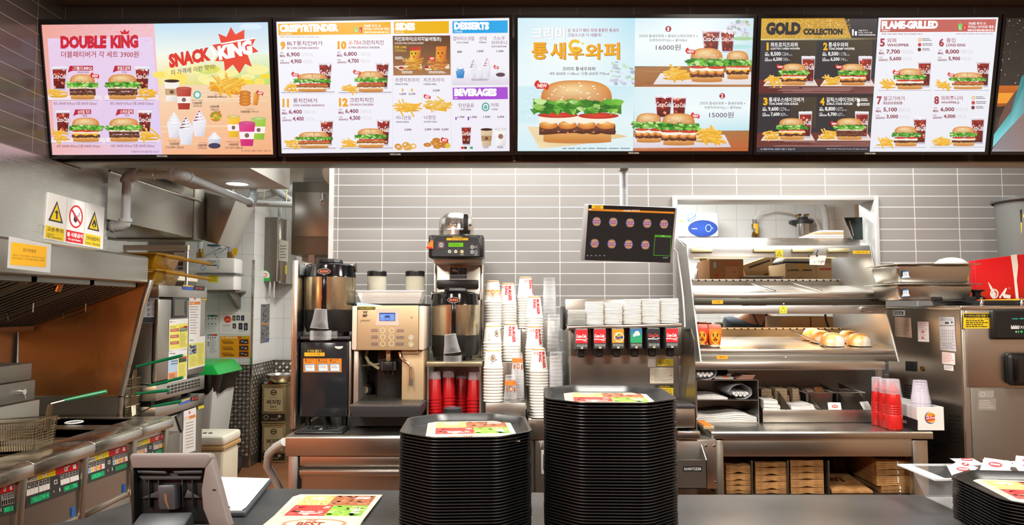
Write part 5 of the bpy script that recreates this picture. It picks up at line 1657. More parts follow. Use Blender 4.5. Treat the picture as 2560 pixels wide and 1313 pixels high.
t.location=at(655,505,YG)
m=MB();a_,b_=at(585,507,YG),at(735,512,YG);m.tube([a_,b_],.026,PVC,12);m.build('pipe_run',t)
m=MB();c_=at(606,507,YG);m.tube([c_-Vector((.03,0,0)),c_+Vector((.03,0,0))],.027,YEL,12);m.build('yellow_band',t)
A=ArtP((0,YG-.027,0),(0,-1,0),C5);A.text('도시가스 2.5kpa',1188,392,1362,410,'B03A2A',.02);A.build('lettering',t)
m=MB()
for px in(660,716):c_=at(px,509,YG);m.tube([c_,(c_.x,c_.y,ZC)],.005,CHROME,6)
m.build('hanger',t)
t=thing('water_pipe','thick grey pipe running behind the lettered gas pipe','pipe',at(650,492,6.3))
m=MB();m.tube([at(585,490,6.3),at(660,490,6.3),at(700,478,6.3),at(735,470,6.3)],.035,PVC,12);m.tube([at(668,455,6.3),at(700,484,6.25),at(732,505,6.2)],.03,PVC,12);m.build('pipe_run',t)
m=MB();c_=at(640,490,6.3);m.tube([c_,(c_.x,c_.y,ZC)],.006,CHROME,6);m.build('hanger',t)
# ---- shelf with folders beyond the duct
YF=5.3
t=thing('document_shelf','pale framed shelf opening with folders seen under the duct','shelf',at(385,720,YF))
X_=lambda px,py=650,Y=YF:xa(px,py,Y)
Zf=lambda py:za(py,YF,390)
m=MB()
m.box(X_(308),X_(312),YF,YF+.03,Zf(830),Zf(613),WHITE);m.box(X_(308),X_(470),YF-.01,YF+.02,Zf(626),Zf(613),CREAM,.002)
m.box(X_(464),X_(468),YF,YF+.02,Zf(830),Zf(613),WHITE);m.box(X_(300),xa(462,650,YF+.4),YF+.4,YF+.42,0,Zf(500),ST_D)
m.box(X_(308),X_(436),YF,YF+.4,Zf(700),Zf(690),CREAM)
m.build('frame',t)
m=MB();m.box(X_(270),X_(478),YF-.02,YF+.1,Zf(600),Zf(592),ST_D,.003);m.build('upper_rail',t)
fc=['9A968A','C8202A','D8B84A','D8AC2A','E0B83A','D0A82E','D8D0B0']
for i,px in enumerate((330,341,354,368,382,394,404)):
 w_=11;h_=656-(14 if i<2 else 6 if i<5 else 0)
 m=MB();x=X_(px);zz=Zf(690)+.001;ln=.02*(i>3)
 m.hexa([(x-.011,YF+.12,zz),(x+.011,YF+.12,zz),(x+.011,YF+.36,zz),(x-.011,YF+.36,zz)],[(x-.011-ln,YF+.12,zz+.17-.004*i),(x+.011-ln,YF+.12,zz+.17-.004*i),(x+.011-ln,YF+.36,zz+.17-.004*i),(x-.011-ln,YF+.36,zz+.17-.004*i)],mat('folder_'+fc[i],fc[i],.6),.002)
 m.build('folder',label=['grey folder at the dark end of the shelf under the duct','red folder on the shelf under the duct','ochre folder right beside the red one on the shelf','deep yellow folder in the middle of the shelf row','bright yellow folder leaning on the shelf','mustard folder beside the pale one on the shelf','pale cream folder leaning last in the shelf row'][i],category='folder',group='folders on the shelf under the duct',loc=(x,YF+.24,zz))
m=MB();m.box(X_(426),X_(463),YF+.05,YF+.055,Zf(689),Zf(630),WHITE_P)
A=ArtP((0,YF+.0495,0),(0,-1,0),(280,530,6.91),mb=m)
for j,y in enumerate((760,860,955)):
 for i,x in enumerate((1000,1140)):A.rect(x,y,x+85,y+(70 if j<2 else 40),['3A4A44','5A3A3E','4A3A44'][(i+j)%3]);A.ell(x+40,y+30,18,16,['5A8A7A','A87A7A'][i],8)
m.build('photo_sheet',t)
m=MB();m.hexa([(X_(384),YF+.3,Zf(590)),(X_(384),YF+.34,Zf(590)),(X_(448),YF+.34,Zf(590)),(X_(448),YF+.3,Zf(590))][::1],[(X_(384),YF+.3,Zf(566)),(X_(384),YF+.34,Zf(566)),(X_(448),YF+.34,Zf(572)),(X_(448),YF+.3,Zf(572))],RED,.004);m.build('red_binder',t)
# ---- posters on the white tiles
C9=(500,760,5.471)
def poster(label,quad,draw,Y=YP,cr=C9):
 A=ArtP((0,Y-.0015,0),(0,-1,0),cr)
 c=sum((A.p(*q_)for q_ in quad),Vector())/4
 A.poly(quad,'EFEDEA')
 draw(A)
 o=A.build('poster',label=label,category='poster',loc=c)
 return o
def d_burst(A):
 A.text('쇼킹딜 이벤트 안내',308,130,520,146,'C86A6A',.01)
 pts=[]
 for i in range(28):
  a=2*math.pi*i/28;r_=1.0 if i%2==0 else .62
  pts.append((378+66*r_*math.cos(a),212+62*r_*math.sin(a)))
 A.poly(pts,'D8241C');A.text('주의!',0,0,0,0,'F0C83A',.02,quad=[(350,208),(408,198),(410,228),(352,238)])
 for i,(x,y,w,h)in enumerate(((444,158,42,72),(498,158,48,68),(560,158,46,72),(446,268,46,70),(528,262,54,90),(600,262,52,100))):
  A.rect(x,y,x+w,y+h,'2E3038');A.ell(x+w/2,y+h*.55,9,h*.3,['C8B04A','C8C8D0','5A6A98','B0A060','6A70A0','A89AA8'][i],10)
 A.lines(308,286,425,308,2,'B84A4A',.5,3);A.lines(308,325,430,395,3,'B8B4B0',.15,4,0);A.lines(524,366,640,390,2,'A8A4A0',.4,5)
def d_orange(A):
 A.rect(272,438,684,732,'EFA40E');A.text('안전 - 비상조치대응 매뉴얼',290,448,508,472,'FBF4DC',.03);A.rect(520,446,566,472,'D84A1A');A.rect(572,446,626,468,'8AB83A')
 for j,y in enumerate((500,585,668)):
  A.rect(302,y,318,y+18,'C83A1A');A.lines(322,y+2,440,y+14,1,'9A4A12',.9,j,.1);A.lines(318,y+22,470,y+50,2,'5A3A12',.7,j+5,.15)
  A.poly([(536,y-18),(662,y-18),(664,y+54),(534,y+54)],'7A2A16');A.ell(600,y+18,56,26,'2E302E',16);A.ell(580,y+14,20,9,'8AA89A',10);A.ell(626,y+24,18,8,['C8C8C0','D8D8D8','D8A03A'][j],10);A.line([(470,y+8),(492,y-16)],5,'8AB83A')
def d_list(A):
 A.rect(100,150,146,176,'2EA86A');A.rect(146,150,195,176,'2A52A8');A.rect(195,150,244,178,'8A8A2A')
 for i in range(3):
  for j in range(2):A.rect(110+46*i,188+75*j,130+46*i,212+75*j,['6AA8A0','5A7AC8','A8AE6A'][i])
 A.lines(108,300,235,400,8,'A8A8B0',.4,1)
 A.rect(100,412,134,438,'4AA8E0');A.rect(134,412,190,438,'C8643A');A.rect(190,412,236,438,'B83A3A')
 for i in range(4):A.ell(112+32*i,462,9,14,'4A7AB8' if i!=1 else 'C86A5A',8)
 for i in range(2):A.rect(104,526+32*i,126,540+32*i,'24283A')
 A.lines(130,480,230,680,15,'A8AAB4',.35,2)
poster('white poster with a red starburst on the passage tiles',[(274,100),(698,104),(692,420),(268,412)],d_burst)
poster('orange poster with three oval photos on the passage tiles',[(266,432),(692,430),(690,740),(262,736)],d_orange)
poster('narrow printed list hanging left of the starburst poster',[(92,104),(256,106),(250,745),(88,735)],d_list)
A=ArtP((-2.3965,0,0),X1,C9)
A.poly([(836,5),(955,0),(944,520),(828,540)],'6A6E70')
rr=random.Random(8)
A.k+=1
for i in range(150):
 x,y=840+100*rr.random(),10+500*rr.random()
 A.rect(x,y,x+14,y+10,rr.choice(['8A7A52','4A5A6A','9A9A98','3A424A','B08A4A','7A8490']),True)
A.rect(838,258,946,282,'C8863A');A.rect(900,470,940,512,'3A5AA8')
A.build('photo_strip',label='long strip of small photos on the side wall below the boiler',category='poster',loc=A.p(890,260))
# ---- checker plate cladding (raised bars are real)
def tread(m,O,U,V,w,h,s_=.036):
 n=U.cross(V)
 for i in range(int(w/s_)):
  for j in range(int(h/s_)):
   c=O+U*((i+.5)*s_)+V*((j+.5)*s_)
   sg=1 if(i+j)%2 else-1
   d=(U+V*sg).normalized();e=n.cross(d)
   for k in(-.30,0,.30):
    cc=c+e*(k*s_*.8)
    a,b_=cc-d*s_*.42,cc+d*s_*.42
    l,r_=cc-e*s_*.1,cc+e*s_*.1
    t_=cc+n*.002
    m.add([a,l,b_,r_,t_],[(0,1,4),(1,2,4),(2,3,4),(3,0,4)],ST)
zcp=za(912,YP,620)
b=MB();b.box(-3.0,-2.394,YP-.006,YP+.001,0,zcp,ST_D)
tread(b,Vector((-2.80,YP-.006,.1)),Vector((1,0,0)),Vector((0,0,1)),.40,zcp-.1)
struct(b,'trim_6')
b=MB();b.box(-2.398,-2.392,YP-.006,YK,0,zcp,ST_D)
tread(b,Vector((-2.392,YP,.1)),Vector((0,1,0)),Vector((0,0,1)),.62,zcp-.1)
b.box(-2.4,-1.3,YK-.006,YK,0,zcp,ST_D)
tread(b,Vector((-2.39,YK-.006,.3)),Vector((1,0,0)),Vector((0,0,1)),.4,zcp-.3)
struct(b,'trim_7')
b=MB();b.box(-2.402,-2.388,YP-.008,YP+.006,0,1.9,ST_L,.002);struct(b,'trim_8')
# ---- wheeled bin, cream bin, oil cans, bowl, hose
t=thing('wheeled_bin','pale grey wheeled rubbish bin with a bright green lid','bin',(-2.62,6.2,0))
x0,x1,y0,y1=-2.92,-2.44,5.95,6.45
m=MB();m.hexa([(x0+.05,y0+.06,.06),(x1-.07,y0+.06,.06),(x1-.07,y1-.06,.06),(x0+.05,y1-.06,.06)],[(x0,y0,.9),(x1,y0,.9),(x1,y1,.9),(x0,y1,.9)],mat('pale_grey_plastic','C4C6C2',.5),.03);m.build('body',t)
m=MB();m.hexa([(x0-.03,y0-.03,.905),(x1+.05,y0-.03,.905),(x1+.05,y1+.02,.905),(x0-.03,y1+.02,.905)],[(x0,y0+.02,.985),(x1-.02,y0+.02,.985),(x1-.02,y1-.02,1.005),(x0,y1-.02,1.005)],mat('bright_green_lid','1FB04A',.35),.015)
m.box(x0+.05,x1-.12,y0-.035,y0+.14,.945,.962,mat('bright_green_lid'),.006);l=m.build('lid',t)
m=MB();m.hexa([(x0+.02,y0+.05,.978),(x1-.2,y0+.05,.978),(x1-.2,y0+.12,.982),(x0+.02,y0+.12,.982)],[(x0+.02,y0+.05,.988),(x1-.2,y0+.05,.988),(x1-.2,y0+.12,.993),(x0+.02,y0+.12,.993)],mat('orange_strip','EFAE2A',.5));m.build('orange_strip',l)
m=MB()
BAG=mat('black_bag','0E0F11',.22)
rr=random.Random(5)
lo_,hi_=[],[]
n=28
for i in range(n):
 a=2*math.pi*i/n
 ex=math.copysign(abs(math.cos(a))**.35,math.cos(a));ey=math.copysign(abs(math.sin(a))**.35,math.sin(a))
 cx_,cy_=(x0+x1)/2,(y0+y1)/2
 lo_.append((cx_+ex*(.245+.008*rr.random()),cy_+ey*.258,.74+.045*rr.random()))
 hi_.append((cx_+ex*(.262+.02*rr.random()),cy_+ey*.275,.906))
m.hexa(lo_,hi_,BAG);m.build('bin_bag',t)
for yy in(6.05,6.42):
 m=MB();m.lathe([(.0,-.02),(.06,-.024),(.095,-.02),(.1,0),(.095,.02),(.06,.024),(0,.02)],BLACK_M,axis='x',origin=(x1+.02,yy,.1),seg=24);m.lathe([(0,.02),(.05,.026),(.03,.03),(0,.03)],GREY_D,axis='x',origin=(x1+.02,yy,.1),seg=16);m.build('wheel',t)
t=thing('pedal_bin','small cream bin with a wooden-coloured band beside the cabinet','bin',(-2.2,5.2,0))
zt_=za(1085,5.1,540)
x1_=xa(573,1100,5.1)
m=MB();m.box(x1_-.3,x1_-.01,5.02,5.32,.0,zt_-.1,CREAM,.03,3);m.build('body',t)
m=MB();m.box(x1_-.31,x1_,5.01,5.33,zt_-.1,zt_-.07,mat('tan_band','C8A06A',.5),.008);m.build('band',t)
m=MB();m.box(x1_-.31,x1_,5.01,5.33,zt_-.07,zt_,mat('cream_lid','F4EEDC',.35),.025,3);l=m.build('lid',t)
m=MB()
for i in range(3):m.cyl((x1_-.22+.04*i,5.12,zt_-.002),(x1_-.22+.04*i,5.12,zt_+.004),.014,GREY_D,seg=12)
m.build('button',l)
CAN=mat('tin_can','A89A72',.32,.85)
for k,(ya,lab)in enumerate(((1056,'upper of two square gold oil tins stacked in the passage'),(1151,'lower of two square gold oil tins, standing on the passage floor'))):
 Yc=6.86
 t=thing('oil_tin',lab,'tin',at(686,ya,Yc),'oil tins in the passage')
 x0,x1=xa(654,ya-40,Yc),xa(713,ya-40,Yc)
 z0=.003 if k else .368
 m=MB();m.box(x0,x1,Yc,Yc+.238,z0,z0+.355,CAN,.008);m.box(x0-.004,x1+.004,Yc-.004,Yc+.242,z0+.345,z0+.362,CAN,.004);m.box(x0-.004,x1+.004,Yc-.004,Yc+.242,z0,z0+.012,CAN,.004);m.build('body',t)
 A=art_xz(x0,x1,z0+.355,z0,Yc-.0012,(100,150))
 for(a_,c)in((0,'5A4A2A'),(1.4,'B8AA82')):A.rect(8+a_,10+a_,92-a_,104-a_,c)
 A.ell(50,28,14,12,'4A3E22',16);A.ell(50,28,9,7.5,'B8AA82',14);A.rect(42,25,58,31,'4A3E22');A.text('프라이드유',34,45,66,50,'4A3E22',.01);A.text('버거킹',22,56,80,76,'1E1A12',.03);A.text('팜올유',36,80,64,88,'1E1A12',.02);A.rect(30,94,70,96,'6A5C3A')
 A.rect(0,112,100,140,'1E1C18');A.ell(20,126,11,9,'A8986A',14);A.ell(20,126,8,6.5,'1E1C18',12);A.ell(76,122,7,6,'A8986A',12);A.lines(40,130,90,136,1,'8A7C56',.7,2)
 A.build('printed_label',t)
m=MB();p=Vector((xa(686,950,6.9)+.03,6.98,.732))
m.lathe([(.06,0),(.075,.002),(.115,.035),(.135,.08),(.142,.085),(.136,.088),(.112,.042),(.07,.01),(0,.008)],ST_L,p.x,p.y,p.z,28)
m.build('steel_bowl',label='round steel bowl standing on the upper oil tin',category='bowl',loc=p)
m=MB();q_=at(672,955,6.9);m.box(q_.x-.05,q_.x-.01,6.9,6.95,.732,.75,WHITE,.006);m.box(q_.x-.012,q_.x+.03,6.9,6.94,.732,.752,RED,.006);m.build('sauce_packet',label='red and white packet lying on the upper oil tin beside the bowl',category='packet',loc=(q_.x,6.9,.732))
m=MB();m.tube([at(712,1105,3.35),at(690,1118,3.4),at(672,1135,3.45),at(668,1165,3.5),at(685,1195,3.55),at(700,1225,3.6),(-1.17,3.72,.25),(-1.16,3.9,.03)],.02,WHITE,12)
m.build('drain_hose',label='white flexible hose hanging beside the steel counter end',category='hose',loc=at(690,1200,3.5))
# ==== CENTRE: counters, coffee machines, cups, drink dispenser
NY=(0,-1,0)
ZT=0.905
CLEAR=clear('clear_plastic','EEF2F4',.16,.06)
CLEARC=clear('clear_cup_plastic','F2F4F6',.07,.08)
PAPER_C=mat('paper_cup_white','EDEAE2',.5)
CHAMP=mat('champagne_metal','CBB28C',.45,.45)
SKIN_S=steel('steel_pale','C9C4BA',.28,(60,60,1.5),.08,.06)
def A_y(y,cr=(0,0,1),lift=0.0,m=None):return ArtP((0,y,0),NY,cr,lift=lift,m=m)
class ArtCone(Art):
 """print wrapped on an upright cone; x: degrees round from the side facing the aisle, y: 0 (top) .. 100 (bottom)"""
 def __init__(s,c,z_top,r_top,z_bot,r_bot,m=None,rot=0.0):
  s.mb=MB();s.m=m or PRINT;s.k,s.h,s.lift,s.rot=1,None,.0006,rot
  s.c,s.zt,s.rt,s.zb,s.rb=c,z_top,r_top,z_bot,r_bot
  s.n=Vector((0,0,0))
 def p(s,x,y):
  t=y/100
  a=R(x+s.rot)-math.pi/2
  r_=s.rt+(s.rb-s.rt)*t+s.lift+s.k*s.STEP
  return Vector((s.c[0]+r_*math.cos(a),s.c[1]+r_*math.sin(a),s.zt+(s.zb-s.zt)*t))
 def band(s,y0,y1,col,n=36,x0=-180,x1=180):
  s.k+=1
  for i in range(n):
   a,b_=x0+(x1-x0)*i/n,x0+(x1-x0)*(i+1)/n
   s.rect(a,y0,b_,y1,col,True)
  return s
 def text(s,t,x0,y0,x1,y1,col,bold=0.0,shear=0.0,quad=None,space=1.0):
  quad=quad or[(x0,y0),(x1,y0),(x1,y1),(x0,y1)]
  return Art.text(s,t,0,0,0,0,col,bold,shear,quad=quad,space=space)
# ---- steel counter under the coffee machines
YF1=3.15
cx0,cx1=xa(713,1100,YF1),xa(1322,1100,YF1)
t=thing('steel_counter','brushed steel counter with drawers under the coffee machines','counter',((cx0+cx1)/2,3.5,0))
m=MB();m.prism([(YF1,ZT-.085),(YF1,ZT-.008),(YF1+.008,ZT),(YW-.004,ZT),(YW-.004,ZT-.03),(YF1+.03,ZT-.03),(YF1+.03,ZT-.085)],'x',cx0,cx1,ST_H,.003);m.build('worktop',t)
m=MB()
m.box(xa(718,1180,YF1),xa(742,1180,YF1),YF1+.012,YF1+.06,0,ZT-.085,ST_V,.003);m.build('leg',t)
m=MB();m.box(cx1-.05,cx1-.01,YF1+.012,YF1+.06,0,ZT-.085,ST_V,.003);m.build('leg',t)
m=MB();m.box(xa(742,1180,YF1),cx1-.05,YF1+.05,YW-.01,.1,ZT-.085,ST_D);m.build('carcass',t)
za_=lambda y:za(y,YF1+.02,850)
m=MB();m.box(xa(745,1180,YF1),cx1-.055,YF1+.02,YF1+.05,za_(1165),za_(1141),ST_H,.003);m.build('apron',t)
for y0,y1,y2 in((1172,1188,1300),(1305,1320,1480)):
 m=MB();xL,xR=xa(748,1200,YF1),cx1-.06
 m.prism([(YF1+.05,za_(y2)),(YF1+.012,za_(y2)),(YF1+.012,za_(y1)),(YF1-.004,za_(y1)+.004),(YF1-.004,za_(y0)-.004),(YF1+.01,za_(y0)),(YF1+.05,za_(y0))],'x',xL,xR,ST_H,.003);m.build('drawer',t)
m=MB();m.cyl((xa(746,1200,YF1),YF1+.006,za_(1222)),(xa(746,1200,YF1),YF1+.006,za_(1196)),.006,BLACK,seg=8);m.build('hinge',t)
# ---- second counter, set back, under cups and dispenser
YF2=3.46
dx0,dx1=cx1+.004,.885
zl=za(1100,YF2,1345)
ZT2=za(1046,YF2,1345)
t=thing('steel_counter','steel counter with a flush white-handled door under the drink dispenser','counter',((dx0+dx1)/2,3.7,0))
m=MB();m.prism([(YF2,zl),(YF2,ZT2-.006),(YF2+.006,ZT2),(YW-.004,ZT2),(YW-.004,ZT2-.03),(YF2+.03,ZT2-.03),(YF2+.03,zl)],'x',dx0,dx1,ST_H,.003);m.build('worktop',t)
m=MB();m.box(dx0,dx1,YF2+.03,YW-.01,.08,ZT2-.03,ST_D);m.box(dx0,dx1,YF2+.1,YW-.02,0,.08,BLACK_M);m.build('carcass',t)
m=MB();m.box(xa(1338,1170,YF2),xa(1560,1170,YF2),YF2+.008,YF2+.029,.1,zl-.004,ST_V,.003);d=m.build('door',t)
m=MB();h0,h1=at(1353,1186,YF2),at(1369,1126,YF2)
m.box(h0.x,h0.x+.07,YF2+.004,YF2+.009,h0.z,h1.z,WHITE,.002);m.box(h0.x+.008,h0.x+.062,YF2+.0025,YF2+.006,h0.z+.02,h1.z-.02,GREY_M,.002);m.build('recessed_handle',d)
A=A_y(YF2+.0078);A.line([(1347,1102),(1352,1110),(1356,1102)],2,'F0EEE8');A.line([(1352,1110),(1352,1118)],2,'F0EEE8');A.build('white_mark',d)
# ---- upright steel side panel at the left end
t=thing('side_panel','tall steel side panel closing the left end of the coffee station','panel',(-.955,3.6,ZT))
YPN=3.32
px0,px1=xa(728,850,YPN),xa(742.5,850,YPN)
m=MB();m.box(px0,px1,YPN,YW-.004,ZT+.001,za(651,YPN,735),SKIN_S,.004);m.build('sheet',t)
m=MB();m.box(px1-.001,px1+.005,YPN+.02,YPN+.14,za(690,YPN+.1,760),za(664,YPN+.1,760),GREY_M,.01);m.build('bumper',t)
# ---- black cooler with price labels
YQ=3.35
t=thing('cooler_box','black drinks cooler box with orange price labels, left of the cream coffee machine','cooler',(-.88,3.6,ZT))
qx0,qx1=xa(749,950,YQ),xa(869,950,YQ)
zq0,zq1=za(1044,YQ,810),za(849,YQ,810)
m=MB();m.box(qx0,qx1,YQ+.03,YQ+.50,zq0,zq1,BLACK,.008);m.build('body',t)
m=MB();m.box(qx0+.001,qx1-.001,YQ,YQ+.028,zq0+.002,zq1-.012,mat('smoked_door','25282B',.12),.006);dd=m.build('door',t)
m=MB();m.box(qx1+.0005,qx1+.0125,YQ+.012,YQ+.48,zq0,zq1-.008,ST_V,.003);m.build('steel_side',t)
m=MB();m.box(qx0-.002,qx1+.01,YQ-.004,YQ+.5,zq1-.001,zq1+.014,GREY_D,.004);m.build('top_cover',t)
for fx in(qx0+.02,qx1-.03):
 for fy in(YQ+.08,YQ+.44):
  m=MB();m.cyl((fx,fy,ZT),(fx,fy,zq0+.002),.014,BLACK,seg=10);m.build('foot',t)
C1_=(680,480,2.052)
A=A_y(YQ-.0006,C1_)
A.rect(162,804,272,846,'2A2410');A.text('♡ 우유 쿨러 ♡',182,810,254,822,'E8D86A',.01);A.rect(166,824,270,843,'EDB81E');A.text('3시간 이내 교체',190,828,246,838,'5A3A0A',.01)
for i,x in enumerate((161,229,289)):
 A.rect(x,855,x+(66 if i<2 else 68),925,'F08A1A');A.ell(x+12,863,5,5,'5A2A12',8);A.text(('고소한우유','저지방','무지방')[i],x+20,858,x+54,866,'3A2010',.01);A.lines(x+8,870,x+56,878,1,'8A4A12',.6,i)
 A.poly([(x+6,884-i),(x+58,882-i),(x+62,922),(x+8,922)],'3A8AC8');A.poly([(x+10,888-i),(x+55,886-i),(x+58,918),(x+12,918)],'F2F2F0');A.lines(x+14,892,x+50,908,2,'8A8A98',.4,i+3)
A.build('price_label',dd,label='orange labels with white cards')
A=A_y(YQ-.0006,C1_);A.ell(343,792,22,14,'F0F0EC',16,0,180);A.build('round_sticker',dd)
m=MB();ta,tb=xa(746,1060,3.26),xa(866,1060,3.26)
m.box(ta,tb,3.19,3.335,ZT+.001,ZT+.012,BLACK,.006);m.box(ta+.012,tb-.012,3.20,3.325,ZT+.012,ZT+.016,BLACK_M,.003)
pc=Vector(((ta+tb)/2,3.262,ZT+.0165))
for r_ in(.018,.032,.046):m.tube([pc+Vector((r_*math.cos(a/20*6.283)*1.4,r_*math.sin(a/20*6.283),0))for a in range(20)],.0022,BLACK_G,5,closed=True)
m.build('drip_tray',label='flat black drip tray with rings in front of the cooler box',category='tray',loc=(pc.x,pc.y,ZT))
# ---- coffee urns
URN=steel('urn_steel','BDB298',.26,(60,60,1.5),.08,.05)
def urn(label,cx_,cy_,z0,r_,h,cup_side):
 t=thing('coffee_urn',label,'urn',(cx_,cy_,z0),'insulated coffee urns')
 zs0,zs1=z0+.028+h*.26,z0+h*.755
 m=MB();m.lathe([(r_*.93,.02),(r_,.05),(r_,zs0-z0)],BLACK,cx_,cy_,z0,40);m.build('base',t)
 m=MB();m.lathe([(r_*1.0,0),(r_*1.005,.003),(r_*1.005,zs1-zs0)],URN,cx_,cy_,zs0,48,cap0=False,cap1=False);m.build('steel_jacket',t)
 m=MB();m.lathe([(r_*1.02,0),(r_*1.01,.004),(r_*.96,h*.15),(r_*.9,h*.165),(r_*.55,h*.185),(r_*.5,h*.185),(0,h*.185)],BLACK_G,cx_,cy_,zs1,40);lid=m.build('lid',t)
 m=MB();zt_=zs1+h*.185
 m.lathe([(r_*.48,0),(r_*.5,.004),(r_*.46,.016),(r_*.2,.022),(0,.022)],BLACK,cx_,cy_,zt_,12);m.build('cap',lid)
 for s_ in(-1,1):
  m=MB();x=cx_+s_*r_*.90
  m.tube([(x-.012*s_,cy_,zs1+h*.07),(x-.012*s_,cy_,zs1+h*.17),(x+.012*s_,cy_-.0,zs1+h*.18),(x+.016*s_,cy_,zs1+h*.07)],.006,CHROME,8);m.build('bail_handle',lid)
 m=MB();m.box(cx_-.011,cx_+.011,cy_-r_-.012,cy_-r_+.02,zs0-.04,zs1+.01,BLACK_G,.005);m.build('sight_gauge',t)
 A=A_y(cy_-r_*1.02-.006)
 z=zs1+h*.065
 A=art_xz(cx_-.03,cx_+.03,z+.014,z-.014,cy_-r_*1.03-.005,(60,28),m=PRINT)
 A.ell(30,14,30,14,'B8AAA0',24);A.ell(30,14,28,12.5,'3A1512',24);A.text('BUNN',11,8,49,20,'C86A4A',.05);A.build('badge',lid)
 m=MB();m.lathe([(.024,0),(.024,.05)],BLACK,axis='y',origin=(cx_,cy_-r_+.01,z0+.055),seg=14);m.box(cx_-.012,cx_+.012,cy_-r_-.03,cy_-r_-.005,z0+.035,z0+.12,BLACK,.005);m.build('faucet',t)
 for a in range(4):
  q=R(45+90*a);m=MB();m.cyl((cx_+r_*.75*math.cos(q),cy_+r_*.75*math.sin(q),z0),(cx_+r_*.75*math.cos(q),cy_+r_*.75*math.sin(q),z0+.022),.016,BLACK,seg=10);m.build('foot',t)
 yb=cy_-r_-.075
 m=MB()
 pts=[]
 for i in range(17):
  a=math.pi+math.pi*i/16
  pts.append((cx_+.037*math.cos(a),yb+.034*math.sin(a)))
 outer=[(cx_-.042,yb+.05)]+[(cx_+.041*math.cos(math.pi+math.pi*i/16),yb+.038*math.sin(math.pi+math.pi*i/16))for i in range(17)]+[(cx_+.042,yb+.05)]
 inner=[(cx_+.038,yb+.05)]+[(cx_+.0375*math.cos(-math.pi*i/16),yb+.034*math.sin(-math.pi*i/16))for i in range(17)]+[(cx_-.038,yb+.05)]
 m.prism(outer+inner,'z',z0+(.001 if not cup_side else-.012),z0+.03,CLEARC)
 if cup_side:m.box(cx_+.04,cx_+.078,yb+.01,yb+.014,z0-.005,z0+.028,CLEARC)
 m.build('cup_bracket',t)
 return t
ucx,ucy=xa(826,760,3.43),3.43
urn('coffee urn standing on the black cooler box',ucx,ucy,zq1+.0145,.1165,.365,True)
ZSH=za(905,3.40,1135)
vcx,vcy=xa(1139,800,3.56),3.56
urn('coffee urn standing under the brewer head',vcx,vcy,ZSH+.002,.116,.352,False)
def clear_cup_mesh(m,r0,r1,h,M=None,mt=None):
 """inverted tumbler: base (r0) on top, rim (r1) at the bottom"""
 mt=mt or CLEARC
 k=MB(M)
 k.lathe([(r1+.002,0),(r1+.002,.003),(r1,.004),(r1-(r1-r0)*.35,h*.35),(r1-(r1-r0)*.36-.001,h*.37),(r0+.001,h*.97),(r0-.002,h),(0,h)],mt,seg=28,cap0=False)
 b_=len(m.v)
 m.v+=k.v;m.c+=k.c;m.f+=[[b_+i for i in f]for f in k.f]
 mi_=m.mi(mt);m.m+=[mi_]*len(k.f)
for lab,c,tilt in(('clear plastic cup upside down over the tap of the urn on the cooler',(ucx,ucy-.1165-.075,zq1+.054),R(4)),('clear plastic cup tipped over the tap of the urn under the brewer',(vcx,vcy-.116-.075,ZSH+.044),R(-7))):
 m=MB();clear_cup_mesh(m,.026,.040,.088,Matrix.Translation(c)@Matrix.Rotation(tilt,4,'Y'))
 m.build('plastic_cup',label=lab,category='cup',loc=c)
# ---- cream bean-to-cup machine
YM1=3.34
t=thing('coffee_machine','cream bean-to-cup coffee machine with a small blue screen','coffee machine',(xa(968,900,3.3),3.4,ZT))
C10=(860,660,6.565)
C11=(860,850,5.97)
mx0,mx1=xa(879,820,YM1),xa(1060,820,YM1)
zm0,zm1=za(876,YM1,970),za(764,YM1,970)
m=MB();m.box(xa(893,820,YM1),xa(1046,820,YM1),YM1,YM1+.32,zm0,zm1,CHAMP,.004);m.build('head',t)
SIDE=mat('pale_side_gloss','E9D5C2',.12)
for a_,b_ in((879,892.5),(1046.5,1060)):
 m=MB();m.box(xa(a_,820,YM1),xa(b_,820,YM1),YM1+.004,YM1+.31,zm0-.0,zm1-.002,SIDE,.006);m.build('side_cheek',t)
m=MB();m.box(mx0+.005,mx1-.005,YM1+.02,YM1+.32,zm1-.002,zm1+.008,BLACK);m.build('top_plate',t)
A=A_y(YM1-.0007,C10)
A.rect(218,704,514,752,'3A3210');A.text('♡ Wmf 커피머신 ♡',232,712,506,740,'D8D03A',.012)
A.text('W',306,770,388,820,'2A221A',.03);A.text('MF',308,826,384,874,'2A221A',.035);A.text('presto!',268,905,436,960,'2A221A',-.004,.4)
A.rect(525,738,900,1008,'DCC4B4')
for(x0,x1,y)in((450,560,1070),(870,990,1075),(450,560,1180),(860,990,1185),(450,560,1295),(850,985,1295)):
 A.lines(x0,y,x1,y+10,1,'5A4A6A',.9,y,.2);A.rect(x0-20,y+20,x1+6,y+24,'7A6A8A');A.lines(x0,y+32,x1,y+44,1,'5A4A6A',.8,y+1,.2)
for y in(1092,1202,1312):
 for x in(636,780):A.ring(x,y,42,44,8,'F4E6BE',24)
for y in(1208,1318):
 A.ring(1100,y,40,42,8,'FBF2D6',24);A.ell(1100,y+2,14,24,'FBF2D6',10)
A.ring(1110,878,17,17,4,'4A3A2A',16,-60,240);A.rect(1108,856,1112,876,'4A3A2A')
A.build('front_print',t)
A=A_y(YM1-.0007,C10,lift=.0006,m=SCREEN)
A.rect(580,802,842,938,'2E4F9E');A.rect(590,822,832,930,'7FA8F2');A.ring(712,884,46,46,5,'2A3A7A',20);A.ell(712,876,42,26,'2A3A7A',16,180,360);A.text('CAFE',680,872,746,892,'2A3A7A',.02);A.rect(600,850,640,870,'A8C4F8')
A.build('display',t)
zm2=za(1006,YM1,970)
